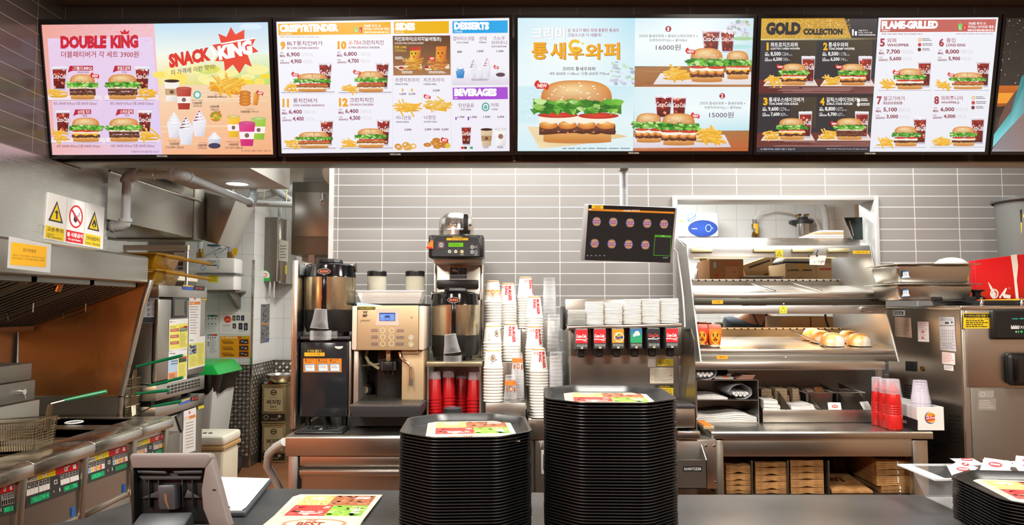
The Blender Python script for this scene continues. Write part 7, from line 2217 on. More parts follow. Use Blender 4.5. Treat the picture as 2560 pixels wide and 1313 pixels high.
for i,(kind,colr)in enumerate(LAB):
 cxp=(308,622,935,1250,1555,1868)[i];yo=(8,2,0,-2,-6,-10)[i]
 yv=3.27
 ax=lambda x,y:at(1410+x/6.91,810+y/6.91,yv)
 x0,x1=ax(cxp-105,300).x,ax(cxp+105,300).x
 m=MB();m.prism([(yv,ax(cxp,428+yo).z),(yv,ax(cxp,85+yo).z),(yv+.02,ax(cxp,75+yo).z),(YD1-.02,ax(cxp,75+yo).z),(YD1-.02,ax(cxp,428+yo).z-.01),(yv+.04,ax(cxp,428+yo).z-.004)],'x',x0,x1,mat('valve_grey','4A5256',.4),.003);v=m.build('valve',t)
 A=A_y(yv-.0007,C14);xl,xr,yt,yb=cxp-103,cxp+97,92+yo,328+yo
 A.rect(xl,yt,xr,yb,colr)
 if kind in('cola','zero'):
  wc='FFFFFF' if kind=='cola' else 'D83A3A'
  A.text('Coca-Cola',xl+8,yt+82,xr-22,yt+142,wc,.03,.3)
  A.poly([(xl,yt+166),(xl+60,yt+162),(xr-60,yt+172),(xr,yt+150),(xr,yt+164),(xr-60,yt+184),(xl+60,yt+178),(xl,yt+182)],'F4F0EE')
  if kind=='cola':A.text('Classic',xr-72,yt+182,xr-8,yt+202,'F4F0EE',.02)
  else:A.text('zero',xl+76,yt+142,xl+116,yt+156,'F4F0EE',.02);A.text('ZERO',xr-44,yt+186,xr-18,yt+202,'D83A3A',.04)
 elif kind=='orange':
  A.ring(cxp+18,yt+138,84,84,12,'F8EEE0',28);A.ell(cxp+18,yt+138,72,72,'F4A62A',24);A.poly([(cxp-55,yt+80),(cxp-20,yt+60),(cxp+30,yt+76),(cxp-30,yt+110)],'F8EEE0');A.ell(cxp+10,yt+92,22,14,'3A8A3A',10)
  A.text('Fanta',xl+46,yt+110,xr-6,yt+170,'22408A',.06,.1,quad=[(xl+50,yt+120),(xr-8,yt+100),(xr-8,yt+156),(xl+60,yt+186)])
 else:
  A.field([(xl,yt),(xr,yt),(xr,yb),(xl,yb)],[['2A6AB8','2A6AB8'],['2A9A7A','2A9A7A'],['22A85A','22A85A']]);A.poly([(xl+70,yt+60),(cxp,yt+30),(cxp+40,yt+36),(cxp+60,yt+80),(cxp-40,yt+90)],'D8DCD0')
  A.text('Sprite',0,0,0,0,'F4F8F8',.06,.2,quad=[(xl+40,yt+86),(xr-32,yt+66),(xr-36,yt+120),(xl+44,yt+140)])
 A.build('flavour_label',v)
 A=A_y(yv-.0007,C14)
 for k in range(4):xk=cxp-82+46*k;A.rect(xk,352+yo,xk+30,384+yo,'D8DAD8');A.rect(xk+5,357+yo,xk+25,379+yo,'2E3234')
 A.rect(cxp-16,392+yo,cxp+22,424+yo,'D8CFA0');A.lines(cxp-10,400+yo,cxp+18,416+yo,2,'8A7A3A',.4,i,0);A.build('buttons',v)
 c=ax(cxp-8,480+yo);m=MB();m.lathe([(.0135,-.026),(.0175,-.02),(.0175,.01),(.02,.018)],BLACK,c.x,c.y+.035,c.z,18);m.build('nozzle',v)
A=A_y(YD1-.0008,C14)
A.rect(1450,608,1584,745,'D8D4C8');A.rect(1608,608,1890,728,'D2B81E');A.poly([(1662,628),(1626,704),(1700,704)],'3A3210');A.poly([(1662,646),(1640,694),(1686,694)],'D2B81E');A.rect(1658,660,1666,684,'3A3210');A.text('경고',1760,628,1830,654,'3A3210',.01);A.lines(1708,662,1880,710,2,'6A5A12',.4,2)
A.rect(1484,756,1890,1030,'D9D0BC');A.lines(1560,780,1820,1000,12,'8A8478',.35,4);A.ell(1525,862,14,16,'A88A2A',3);A.ell(1525,962,14,16,'A88A2A',3);A.poly([(1815,905),(1835,880),(1860,890),(1850,900),(1838,896)],'C83A3A');A.line([(1710,985),(1790,960),(1860,970)],5,'3A3A3A')
A.rect(1575,1058,1888,1250,'E2C31C');A.rect(1575,1058,1888,1104,'2E2810');A.text('♡ 음료디스펜서 ♡',1640,1070,1830,1094,'E2C31C',.01);A.text('담당 : 오픈매니저',1608,1124,1850,1150,'4A3A0A',.02);A.text('주기 : 1일 1회',1630,1158,1850,1180,'4A3A0A',.02);A.text('세척 - 소독',1690,1190,1870,1214,'4A3A0A',.02)
A.build('notice_sticker',t)
m=MB();m.box(gx0-.02,xa(1736,1030,3.20),3.19,3.42,ZT2+.0,ZT2+.085,ST,.004);m.box(gx0-.025,xa(1737,1015,3.18)+.004,3.18,3.42,ZT2+.085,ZT2+.10,GREY_D,.004)
m.box(gx0-.02,xa(1735,1060,3.19),3.20,3.455,za(1072,3.19,1700)+.002,ZT2-.001,ST,.003);m.build('drip_base',t)
m=MB();m.lathe([(.041,0),(.0435,.001),(.0435,.005),(.042,.0064),(.038,.0068),(.036,.006),(0,.006)],mat('white_lid','EDEBE6',.35),seg=28);P_WL=proto(m,'drink_cover','lid')
m=MB();m.lathe([(.041,0),(.0435,.001),(.0435,.006),(.042,.0064),(.038,.0068),(0,.0068)],clear('clear_lid','E8ECE8',.35,.1),seg=28);P_KL=proto(m,'drink_cover','lid')
for i,(px,top_y,pr,lab)in enumerate(((1442,774,P_KL,'clear lid in the short leftmost stack on the dispenser'),(1486,753,P_WL,'white lid in the first white stack on the dispenser, next to the clear lids'),(1533,756,P_WL,'white lid in the third stack from the left on the dispenser'),(1580,748,P_WL,'white lid in the fourth stack from the left on the dispenser'),(1626,745,P_WL,'white lid in the fifth, tallest stack on the dispenser'),(1673,746,P_WL,'white lid in the rightmost stack on the dispenser'))):
 yl_=3.37
 x=xa(px,790,yl_);zb_=at(px,816-(px-1421)*.0229,ys).z+.002
 zt_=za(top_y,yl_-.04,px);n=int((zt_-zb_)/.0072)
 stack(pr,n,(x,yl_,zb_),.0072,lab,['clear lids','first white lid stack','second white lid stack','third white lid stack','fourth white lid stack','fifth white lid stack'][i],'drink_cover',jitter=.0012)
for o in(P_CUP,P_CUP2,P_CC,P_TU,P_RED,P_DL,P_WL,P_KL):
 bpy.data.objects.remove(o)
# ---- sanitizer pocket
t=thing('sanitizer_holder','riveted steel plate with a pocket labelled for sanitizer','holder',(xa(1740,1150,3.2),3.2,ZT-.3))
C15=(1640,900,3.645)
yp=3.20
m=MB();a_,b_=at(1640+215/3.645,900+1175/3.645,yp),at(1640+550/3.645,900+730/3.645,yp);m.box(xa(1690,1150,yp),b_.x,yp,yp+.012,a_.z,b_.z,ST,.002)
m.box(xa(1690,1100,yp),xa(1747,1090,yp),yp-.03,YF2-.002,za(1096,yp,1720),za(1076,yp,1720),ST_L,.004);m.box(xa(1690,1150,yp),b_.x,yp+.012,YF2-.001,b_.z-.03,b_.z,ST_D);m.build('plate',t)
yk=yp-.08
m=MB();k0,k1=at(1640+215/3.645,900+1175/3.645,yk),at(1640+462/3.645,900+912/3.645,yk)
kx0=xa(1690,1150,yk)
m.box(kx0,k1.x,yk,yk+.004,k0.z,k1.z,ST_V);m.hexa([(k1.x-.003,yk,k0.z),(k1.x,yk,k0.z),(k1.x,yp,k0.z),(k1.x-.003,yp,k0.z)],[(k1.x-.003,yk,k1.z),(k1.x,yk,k1.z),(k1.x,yp,k1.z+.05),(k1.x-.003,yp,k1.z+.05)],ST_V);m.box(kx0,k1.x,yk,yp,k0.z,k0.z+.003,ST_V);m.box(kx0,kx0+.003,yk,yp,k0.z,k1.z+.02,ST_V);m.build('pocket',t)
A=A_y(yk-.0007,C15);A.rect(248,968,420,1018,'16181A');A.text('SANITIZER',258,982,412,1006,'D8DCD8',.02,0,space=1.3);A.build('name_label',t)
m=MB()
for(x,y)in((455,783),(531,783),(541,1120)):
 m=MB();c=at(1640+x/3.645,900+y/3.645,yp);m.lathe([(.006,0),(.005,.003),(.0,.004)],CHROME,axis='y',origin=(c.x,yp,c.z),seg=12);m.build('rivet',t)
# ==== RIGHT: heated chute in the hatch, kitchen behind, table, ice cream machine
D1,D2,D3,D4=(1680,480,3.268),(1940,480,3.268),(1690,720,3.5643),(1940,720,3.562)
D5,D6,D7,D8=(1720,900,4.125),(1900,930,3.1854),(1790,1090,2.6825),(2200,640,2.45)
zc=lambda py,Y:za(py,Y,1950)
HX0,HX1=.922,1.875
STM=steel('steel_matt','C3C2BE',.38,(1,1,40),.06,.05)
CARD=mat('cardboard','B98A58',.75)
CARD2=mat('cardboard_pale','C9A778',.75)
t=thing('heated_chute','three-level steel food chute standing in the wall hatch','chute',(1.4,3.8,ZT))
def side(x):
 m=MB()
 m.prism([(3.80,zc(614,3.76)),(3.76,zc(614,3.76)),(3.745,zc(642,3.75)),(3.52,zc(905,3.52)),(4.22,zc(905,3.52)),(4.22,zc(595,3.98)),(3.98,zc(595,3.98))],'x',x,x+.008,STM,.001);m.build('side_panel',t)
side(HX0-.008);side(HX1)
m=MB();m.hexa([(HX0,3.76,zc(614,3.76)-.006),(HX1,3.76,zc(614,3.76)-.006),(HX1,3.98,zc(595,3.98)-.006),(HX0,3.98,zc(595,3.98)-.006)],[(HX0,3.76,zc(614,3.76)),(HX1,3.76,zc(614,3.76)),(HX1,3.98,zc(595,3.98)),(HX0,3.98,zc(595,3.98))],ST_L)
m.box(HX0,HX1,3.98,4.22,zc(595,3.98)-.006,zc(595,3.98),ST_L);m.build('top_cover',t)
m=MB();m.prism([(3.76,zc(614,3.76)),(3.745,zc(643,3.745)),(3.78,zc(643,3.745)),(3.79,zc(614,3.76)-.006)],'x',HX0,HX1,STM,.001);band=m.build('upper_band',t)
KH=mat('khaki_plate','9C9068',.4,.6)
for k,(x0,x1)in enumerate(((205,358),(668,826),(955,1115),(1222,1382))):
 m=MB();q0,q1=at(1660+x0/2.985,480+455/2.985,3.742),at(1660+x1/2.985,480+421/2.985,3.742)
 m.prism([(3.748,q0.z),(3.728,q0.z+.004),(3.738,q1.z),(3.752,q1.z)],'x',q0.x,q1.x,KH,.001);m.build('label_holder',band)
def shelf(name,yb,zb_,yf,zf,rim,warm):
 m=MB();m.hexa([(HX0,yf,zf-.008),(HX1,yf,zf-.008),(HX1,yb,zb_-rim-.008),(HX0,yb,zb_-rim-.008)],[(HX0,yf,zf),(HX1,yf,zf),(HX1,yb,zb_-rim),(HX0,yb,zb_-rim)],ST_H);s_=m.build(name,t)
 m=MB();m.box(HX0,HX1,yb,yb+.008,zb_-rim-.008,zb_,ST_D);m.box(HX0,HX1,yb-.004,yb+.010,zb_-.006,zb_+.002,WHITE)
 n=24
 for i in range(n):
  x=HX0+(HX1-HX0)*(i+.5)/n
  m.hexa([(x,yb-.0055,zb_-.005),(x+.010,yb-.0055,zb_-.012),(x+.013,yb-.0055,zb_-.006),(x+.006,yb-.0055,zb_+.001)],[(x,yb-.0045,zb_-.005),(x+.010,yb-.0045,zb_-.012),(x+.013,yb-.0045,zb_-.006),(x+.006,yb-.0045,zb_+.001)],BLACK)
 m.build('notched_rail',s_)
 return s_
s1=shelf('shelf',4.12,zc(699,4.12),3.665,zc(731,3.665),.030,False)
s2=shelf('shelf',4.12,zc(820,4.12),3.575,zc(872,3.575),.044,True)
for(a_,b_)in(((1866,701),(1938,730)),((1971,701),(2055,730))):
 p,q=at(*a_,4.11),at(*b_,3.67)
 m=MB();m.tube([p+Vector((0,0,-.008)),q+Vector((0,0,.006))],.0035,CHROME,6);m.build('divider_rod',s1)
for(a_,b_)in(((1973,822),(2066,870)),((1735,850),(1755,868)),((1790,866),(1798,871))):
 p,q=at(*a_,4.08),at(*b_,3.585)
 if a_[0]<1900:p=at(*a_,3.75)
 m=MB();m.tube([p+Vector((0,0,-.004)),q+Vector((0,0,.008))],.0035,CHROME,6);m.build('divider_rod',s2)
def bar(nm,y0,py0,py1,mt,x0=HX0-.004,x1=HX1+.004,d=.03,bev=.002):
 m=MB();m.box(x0,x1,y0,y0+d,zc(py1,y0),zc(py0,y0),mt,bev);return m.build(nm,t)
bar('front_lip',3.635,732,745.5,ST_H,bev=.004);bar('dark_band',3.625,746.5,763,mat('dark_steel','5A5A52',.35,.9));lb=bar('light_band',3.625,764.5,785,STM)
bar('front_lip',3.55,873.5,885.5,ST_H,bev=.004);bar('dark_band',3.545,886.5,903,ST_D);bb=bar('base_bar',3.46,905,925,ST_H,xa(1728,915,3.46),xa(2214,915,3.46),.3,.003)
m=MB();q0,q1=at(1940+750/3.562,720+216/3.562,3.6245),at(1940+882/3.562,720+168/3.562,3.6245);m.box(q0.x,q1.x,3.617,3.6245,q0.z,q1.z,ST_L,.001);m.box(q0.x+.003,q1.x-.003,3.6165,3.6172,q0.z+.004,q1.z-.004,ST_D);m.build('name_slot',lb)
A=A_y(3.7395,(1660,480,2.985));A.rect(832,432,888,486,'E2D83A');A.poly([(860,440),(838,478),(882,478)],'8A8018');A.poly([(860,449),(845,474),(875,474)],'E2D83A');A.lines(850,460,872,472,2,'8A8018',.4,1,0)
A.rect(1408,438,1536,462,'F0C01E');A.text('뜨거움 / 주의 보관',1430,443,1520,457,'4A3A0A',.015);A.build('hot_sticker',band)
m=MB();P=[at(1660+x/2.985,480+y/2.985,3.735)for x,y in((1088,470),(1212,476),(1196,546),(1086,544))];m.hexa(P,[p+Vector((0,.0012,0))for p in P],WHITE_P)
A=ArtP((0,3.7345,0),NY,(1660,480,2.985),mb=m);A.text('11:30',1150,512,1198,524,'5A5A6A',.01);A.line([(1125,518),(1122,532)],3,'5A5A6A');A.line([(1174,520),(1172,538)],3,'5A5A6A');A.ell(1142,476,9,7,'2A2E34',10);A.line([(1135,470),(1150,432)],9,'4A4E54');A.build('clipped_note',band)
A=A_y(3.6243,(1660,480,2.985));A.rect(358,808,440,836,'F2A81E');A.text('스낵류',376,815,420,829,'5A3A0A',.015);A.rect(863,852,917,906,'E2D83A');A.poly([(890,858),(868,898),(912,898)],'8A8018');A.poly([(890,867),(875,894),(905,894)],'E2D83A');A.ell(893,834,6,5,'D8D8D0',8);A.build('level_sticker',lb)
A=A_y(3.5443,(1660,480,2.985));A.rect(394,1220,476,1248,'F2A81E');A.text('버거',414,1226,452,1242,'5A3A0A',.015);A.ell(908,1233,7,5,'D8D8D0',8);A.build('level_sticker',bb)
for nm,y_,z_,w_ in(('upper',3.95,zc(643,3.745)+.012,.8),('lower',3.88,zc(785,3.625)+.028,2.2)):
 for x_ in(1.15,1.62):
  m=MB();m.box(x_-.16,x_+.16,y_-.03,y_+.03,z_,z_+.014,ST_D);h=m.build('heat_lamp',t)
  m=MB();m.box(x_-.15,x_+.15,y_-.012,y_+.012,z_-.003,z_,emis('hot_element','FFB060',4));m.build('element',h)
  area('heat_lamp_light',x_,y_,z_-.006,.3,.03,w_,(1,.58,.26)if nm=='lower' else(1,.9,.75))
# ---- kitchen behind the hatch
YH=6.98
t=thing('water_heater','white wall water heater with a big blue oval front','heater',at(1750,590,YH))
h0,h1=at(1680+100/3.268,480+375/3.268,YH),at(1680+386/3.268,480+165/3.268,YH)
m=MB();m.box(h0.x,h1.x,YH,YK-.01,h0.z,h1.z,mat('heater_white','D9E0DC',.35),.03,3);m.box(h0.x-.08,h0.x+.03,YH+.03,YK-.01,h0.z+.01,h1.z-.03,MATS['heater_white'],.02);m.build('tank',t)
A=A_y(YH-.001,D1);A.ell(252,298,121,68,'1F52B8',36,edge='16409A');A.ring(298,296,26,32,6,'A8C0E8',20);A.ell(300,296,16,19,'16409A',14);A.ell(332,296,5,6,'A8C0E8',8);A.text('ARISTON',170,296,206,305,'E8F0FA',.03);A.poly([(160,304),(164,294),(168,304)],'E8F0FA');A.poly([(124,182),(200,176),(190,220),(150,250),(126,246)],'8AA0B8');A.poly([(134,190),(190,184),(178,214),(140,236)],'C8D8E4');A.line([(130,235),(196,190)],4,'3A5A8A');A.build('blue_oval',t)
A=A_y(YH+.029,D1);A.rect(62,232,94,246,'C8A83A');A.lines(62,260,96,360,7,'B0B4A8',.4,3);A.build('side_label',t)
t=thing('water_filter','chrome water filter cartridge with clear hoses on the kitchen wall','filter',at(2008,590,YK-.08))
YL=YK-.09;c=at(2007,565,YL)
m=MB();m.lathe([(.0,-.14),(.055,-.13),(.06,-.1),(.06,.02)],CHROME,c.x,c.y,c.z,24);m.build('cartridge',t)
m=MB();m.lathe([(.07,.02),(.072,.06),(.05,.075),(.05,.09),(0,.09)],GREY_D,c.x,c.y,c.z,18);m.box(c.x-.11,c.x+.11,c.y,YK-.002,c.z+.03,c.z+.06,GREY_D,.006);m.build('filter_head',t)
m=MB()
for px in(1995,2015):p=at(px,538,YL);m.tube([p,p+Vector((0,0,-.05))],.012,BRASS,8);m.tube([p-Vector((.02,0,0)),p+Vector((.03,0,.004))],.01,BRASS,8)
m.build('brass_fitting',t)
m=MB();m.tube([at(1993,537,YL),at(1970,528,YL),at(1930,522,YL),at(1900,530,YL),at(1886,550,YL)],.012,clear('clear_hose','F0EFE6',.4),8);m.build('hose',t)
m=MB();m.tube([at(2020,538,YL),at(2038,548,YL),at(2046,565,YL),at(2048,590,YL)],.012,MATS['clear_hose'],8);m.build('hose',t)
t=thing('pipe_valve','brass pipe valve with a yellow lever on the kitchen wall','valve',at(1887,590,YK-.05))
Yv=YK-.06
m=MB();m.tube([at(1886,548,Yv),at(1887,566,Yv),at(1888,584,Yv)],.024,CHROME,10);m.tube([at(1888,582,Yv),at(1887,588,Yv),at(1886,590,Yv+.05)],.03,BRASS,10);m.tube([at(1887,560,Yv),at(1887,572,Yv)],.032,BRASS,8);m.build('pipe',t)
m=MB();p=at(1892,572,Yv-.03);m.box(p.x-.012,p.x+.012,p.y-.01,p.y+.02,p.z-.05,p.z+.05,YEL,.004);m.build('lever',t)
m=MB();m.tube([at(2050,505,7.15),at(2058,518,7.15),at(2064,545,7.15),at(2066,575,7.15),at(2066,640,7.15)],.034,mat('grey_conduit','C9CACA',.4),10);m.build('conduit',label='thick pale conduit curving down the kitchen wall behind the hatch',category='conduit',loc=at(2062,600,7.15))
m=MB();m.tube([at(1755,642,7.295),at(1755,644,6.9),at(1748,660,6.9),at(1742,680,6.9),at(1739,720,6.9)],.02,CHROME,8);p=at(1756,648,6.88);m.lathe([(.035,0),(.035,.03)],BRASS,axis='y',origin=(p.x,p.y,p.z),seg=12);m.build('flexible_pipe',label='braided pipe with a brass end left of the orange-printed carton',category='pipe',loc=at(1748,680,6.9))
t=thing('folded_laptop','dark flat panel leaning at the right of the hatch top','panel',at(2110,600,4.12))
P=[at(*q,4.10)for q in((2109,544),(2156,543),(2158,606),(2132,606))];P[2].z=P[3].z=zc(595,3.98)+.002
m=MB();m.hexa(P,[p+Vector((.004,.02,0))for p in P],mat('dark_panel','22302E',.3),.002);m.build('panel',t)
m=MB();e=[P[0]+Vector((-.004,-.001,0)),P[3]+Vector((-.004,-.001,0))];m.tube([P[0]+Vector((-.003,0,0)),P[3]+Vector((-.003,0,0))],.0045,ST_L,6);m.tube([at(2123,552,4.098),at(2133,590,4.098)],.003,CHROME,6);m.build('trim',t)
t=thing('sheet_pile','pile of white boards lying on top of the chute','boards',(1.9,4.1,zc(595,3.98)))
zq=zc(595,3.98)+.001
for k in range(4):
 m=MB();x0,x1=xa(2000+14*k,580,4.08),xa(2116+2*k,580,4.08);m.box(x0,min(x1,HX1-.01),4.03,4.19,zq+.012*k,zq+.012*k+.011,[WHITE_P,WHITE,CARD2,WHITE_P][k],.002);m.build('board',t)
t=thing('kitchen_rack','steel shelf rack behind the hatch carrying cartons','rack',(1.6,4.75,0))
ZK1,ZK2=1.602,1.235
for z_ in(ZK1,ZK2):
 m=MB();m.box(.98,2.45,4.52,5.02,z_-.025,z_,ST,.003);m.build('shelf',t)
for(x,y)in((.99,4.54),(2.43,4.54),(.99,5.0),(2.43,5.0)):
 m=MB();m.cyl((x,y,0),(x,y,1.9),.014,CHROME,seg=10);m.build('post',t)
def carton(label,M,w,d,h,mt,art=None,group='cartons behind the hatch'):
 """closed box with a tape seam; art(A) draws on its front, 100 x 100"""
 c=M.translation
 t=thing('carton',label,'box',c,group)
 m=MB(M);m.box(-w/2,w/2,0,d,0,h,mt,.003);m.box(-w/2-.001,w/2+.001,d/2-.02,d/2+.02,h-.001,h+.0008,mat('tape','C9B083',.3));m.build('box',t)
 if art:
  O,U,V=M@Vector((-w/2,-.0006,h)),M.to_3x3()@Vector((w,0,0)),M.to_3x3()@Vector((0,0,-h))
  A=Art(O,U,V,(100,100));art(A);A.build('print',t)
 return t
def T(px,Y,z):return Matrix.Translation((xa(px,650,Y),Y,z))
def art_orange(A):
 A.rect(44,12,86,22,'D8743A');A.rect(46,26,84,78,'D89A66');A.rect(46,26,84,28,'C8703A');A.poly([(12,66),(21,50),(30,66),(25,66),(25,88),(17,88),(17,66)],'D8602A');A.poly([(90,66),(95,50),(100,66),(97,66),(97,88),(93,88),(93,66)],'D8602A');A.rect(11,12,20,34,'D8DCE4');A.ell(72,50,3,5,'C8703A',10)
w_=lambda a,b_,Y:(b_-a)/F*Y
def art_king(A):
 A.rect(12,16,62,26,'3A3428');A.ell(80,34,14,26,'3A3428',20);A.ell(80,34,12,23,'C9A778',20);A.text('Kings',0,0,0,0,'3A3428',.04,.2,quad=[(69,24),(92,22),(92,44),(69,48)]);A.lines(40,78,62,86,1,'5A4A30',.9,2,0);A.lines(72,62,88,68,1,'5A4A30',.9,3,0)
def art_plain(A):
 A.rect(16,28,86,36,'5A4A34');A.poly([(8,38),(11,26),(14,38)],'4A3A24');A.ell(50,78,12,14,'4A3A24',20);A.ell(50,78,10.5,12,'C9A778',20);A.text('Kings',41,72,59,86,'4A3A24',.04,.2);A.rect(43,0,57,34,'D8A83A')
carton('orange-printed carton with an arrow, leftmost behind the hatch',T(1816,4.6,ZK1+.001),w_(1771,1856,4.6),.3,.165,mat('cardboard_orange','C48A55',.75),art_orange)
c0=at(1862,690,4.62)
carton('tilted carton with a round lettered logo, propped up behind the hatch',Matrix.Translation((xa(1925,660,4.92),4.92,ZK1+.066))@Matrix.Rotation(R(-19),4,'Y'),.31,.12,.135,CARD2,art_king)
carton('low carton with a strip of yellow tape, right of the tilted one',T(2001,4.56,ZK1+.001),w_(1963,2040,4.56),.3,.135,CARD2,art_plain)
carton('carton with a red line of print, at the right end of the upper cartons',T(2062,4.57,ZK1+.001),.115,.3,.14,CARD2,lambda A:A.rect(20,24,100,34,'B8402A'))
carton('plain carton on top of the red-printed carton',T(2062,4.57,ZK1+.1425),.115,.28,.11,CARD2,None)
m=MB();x0,x1=xa(1852,690,4.57),xa(1960,690,4.57)
for k in range(4):m.box(x0+.008*(k%2),x1-.006*k,4.53,4.60,ZK1+.001+.014*k,ZK1+.013+.014*k,mat('paper_pack','A89C8C',.6),.004)
m.build('folded_sack',label='folded grey paper sacks under the tilted carton',category='sack',loc=((x0+x1)/2,4.56,ZK1))
m=MB();P0=Vector((xa(1992,650,4.62),4.6,ZK1+.1385));m.box(P0.x-.1,P0.x+.1,4.6,4.8,P0.z,P0.z+.012,mat('dark_tray','22262A',.4),.004);m.build('dark_tray',label='dark tray lying on the yellow-taped carton',category='tray',loc=P0)
m=MB();zt0=P0.z+.0125
for k in range(4):m.box(P0.x-.095+.01*k,P0.x+.09-.012*k,4.61,4.79,zt0+.011*k,zt0+.011*k+.010,WHITE_P,.004)
m.build('paper_pack',label='pack of white sheets lying on the dark tray behind the hatch',category='paper',loc=(P0.x,4.7,zt0))
def art_low(A):A.ell(28,78,12,14,'1E1E1E',16,180,360);A.rect(16,76,40,90,'1E1E1E');A.rect(60,66,78,92,'D8DCE4');A.poly([(2,96),(6,82),(10,96)],'B83A2A')
carton('lower carton with a black hand hole and white tag, right of the person',T(1986,4.58,ZK2+.001),w_(1950,2021,4.58),.3,.165,CARD,art_low,'lower cartons behind the hatch')
carton('lower carton crossed by a black cable, at the right end',T(2052,4.58,ZK2+.001),w_(2028,2082,4.58),.3,.165,CARD,art_low,'lower cartons behind the hatch')
m=MB();m.tube([at(2063,786,4.5),at(2065,800,4.5),at(2072,820,4.5),at(2080,840,4.5)],.007,BLACK,8);m.build('cable',label='black cable hanging over the rightmost lower carton',category='cable',loc=at(2068,805,4.5))
m=MB();x=xa(1801,808,4.56);m.box(x-.03,x+.03,4.56,4.60,ZK2+.001,za(806,4.56,1801),WHITE,.004);A=A_y(4.5594,(1690,720,3.5643),);A.mb=m;A.rect(372,318,418,352,'1E8A5A');A.text('EXIT',380,326,410,340,'E8F4EC',.03)if False else A.poly([(388,326),(402,326),(398,346),(386,346)],'E8F4EC');m.build('soap_box',label='small white box with a green mark beside the person',category='box',loc=(x,4.58,ZK2))
# ---- the person working behind the hatch
SKIN=mat('skin','D8A07E',.5)
SHIRT=mat('shirt_slate','4A545E',.8)
SHIRT_G=mat('shirt_green','6CCB2A',.7)
HAIR=mat('hair_black','17130F',.45)
TROU=mat('trousers_black','202226',.8)
def skin_geo(nodes,edges,root,sub=2):
 me=bpy.data.meshes.new('figure')
 names=list(nodes)
 me.from_pydata([nodes[n][0]for n in names],[(names.index(a),names.index(b_))for a,b_ in edges],[])
 o=bpy.data.objects.new('figure',me);COL.objects.link(o)
 o.modifiers.new('s','SKIN')
 for i,n in enumerate(names):
  r_=nodes[n][1];d=me.skin_vertices[0].data[i];d.radius=r_ if isinstance(r_,tuple)else(r_,r_);d.use_root=n==root
 o.modifiers.new('d','SUBSURF').levels=sub
 bpy.context.view_layer.update()
 ev=o.evaluated_get(bpy.context.evaluated_depsgraph_get())
 m2=bpy.data.meshes.new_from_object(ev)
 vs,fs=[v.co.copy()for v in m2.vertices],[tuple(p.vertices)for p in m2.polygons]
 bpy.data.objects.remove(o);bpy.data.meshes.remove(m2)
 return vs,fs
PX_,PY_=xa(1884,800,5.28),5.28
t=thing('person','person in a dark shirt with green shoulders and red lanyard, bending behind the hatch','person',(PX_,PY_,0))
V3=lambda x,y,z:Vector((PX_+x,PY_+y,z))
nodes={'pelvis':(V3(0,.10,.90),(.15,.12)),'waist':(V3(0,.07,1.04),(.13,.10)),'chest':(V3(0,.02,1.22),(.15,.11)),'upper':(V3(0,-.01,1.335),(.12,.09)),'neck':(V3(0,-.05,1.425),.05),'jaw':(V3(0,-.10,1.475),(.062,.07)),'head':(V3(0,-.09,1.555),(.078,.092)),'crown':(V3(0,-.07,1.625),(.05,.06)),'shl':(V3(-.165,-.01,1.335),.062),'ell':(V3(-.235,.0,1.06),.045),'wrl':(V3(-.20,-.20,.94),.032),'hal':(V3(-.19,-.27,.92),(.04,.022)),'shr':(V3(.165,-.01,1.335),.062),'elr':(V3(.235,.0,1.06),.045),'wrr':(V3(.20,-.20,.94),.032),'har':(V3(.19,-.27,.92),(.04,.022)),'hpl':(V3(-.09,.10,.84),.09),'knl':(V3(-.10,.06,.48),.062),'anl':(V3(-.10,.10,.09),.042),'tol':(V3(-.11,-.04,.045),.04),'hpr':(V3(.09,.10,.84),.09),'knr':(V3(.10,.06,.48),.062),'anr':(V3(.10,.10,.09),.042),'tor':(V3(.11,-.04,.045),.04)}
edges=[('pelvis','waist'),('waist','chest'),('chest','upper'),('upper','neck'),('neck','jaw'),('jaw','head'),('head','crown'),('upper','shl'),('shl','ell'),('ell','wrl'),('wrl','hal'),('upper','shr'),('shr','elr'),('elr','wrr'),('wrr','har'),('pelvis','hpl'),('hpl','knl'),('knl','anl'),('anl','tol'),('pelvis','hpr'),('hpr','knr'),('knr','anr'),('anr','tor')]
for s_,n in((-1,'hal'),(1,'har')):
 b0=nodes[n][0]
 for k in range(4):
  for j,(l,dz_)in enumerate(((.045,-.004),(.075,-.018),(.09-.008*abs(k-1.4),-.036))):
   nodes['%sf%d%d'%(n,k,j)]=(b0+Vector(((k-1.5)*.019,-l,dz_)),.0085)
  edges+=[(n,'%sf%d0'%(n,k)),('%sf%d0'%(n,k),'%sf%d1'%(n,k)),('%sf%d1'%(n,k),'%sf%d2'%(n,k))]
 nodes[n+'th']=(b0+Vector((-s_*.045,-.015,-.01)),.010);nodes[n+'th2']=(b0+Vector((-s_*.055,-.045,-.02)),.009)
 edges+=[(n,n+'th'),(n+'th',n+'th2')]
vs,fs=skin_geo(nodes,edges,'pelvis')
m=MB();m.add(vs,fs,SKIN);m.build('body',t)
def wear(nm,keep,grow,mt,paint=None):
 nd={k:(nodes[k][0],tuple(r_+grow for r_ in nodes[k][1])if isinstance(nodes[k][1],tuple)else(nodes[k][1]+grow,)*2)for k in keep}
 ed=[(a,b_)for a,b_ in edges if a in nd and b_ in nd]
 v2,f2=skin_geo(nd,ed,keep[0])
 m=MB()
 if paint:
  k2=m.mi(mt);kg=m.mi(paint[1])
  m.v=v2;m.c=[(1,1,1,1)]*len(v2);m.f=[list(f)for f in f2]
  m.m=[kg if paint[0](sum((v2[i]for i in f),Vector())/len(f))else k2 for f in f2]
 else:m.add(v2,f2,mt)
 return m.build(nm,t)
nodes['slv_l']=(V3(-.205,-.005,1.17),.054);nodes['slv_r']=(V3(.205,-.005,1.17),.054)
edges+=[('shl','slv_l'),('shr','slv_r')]
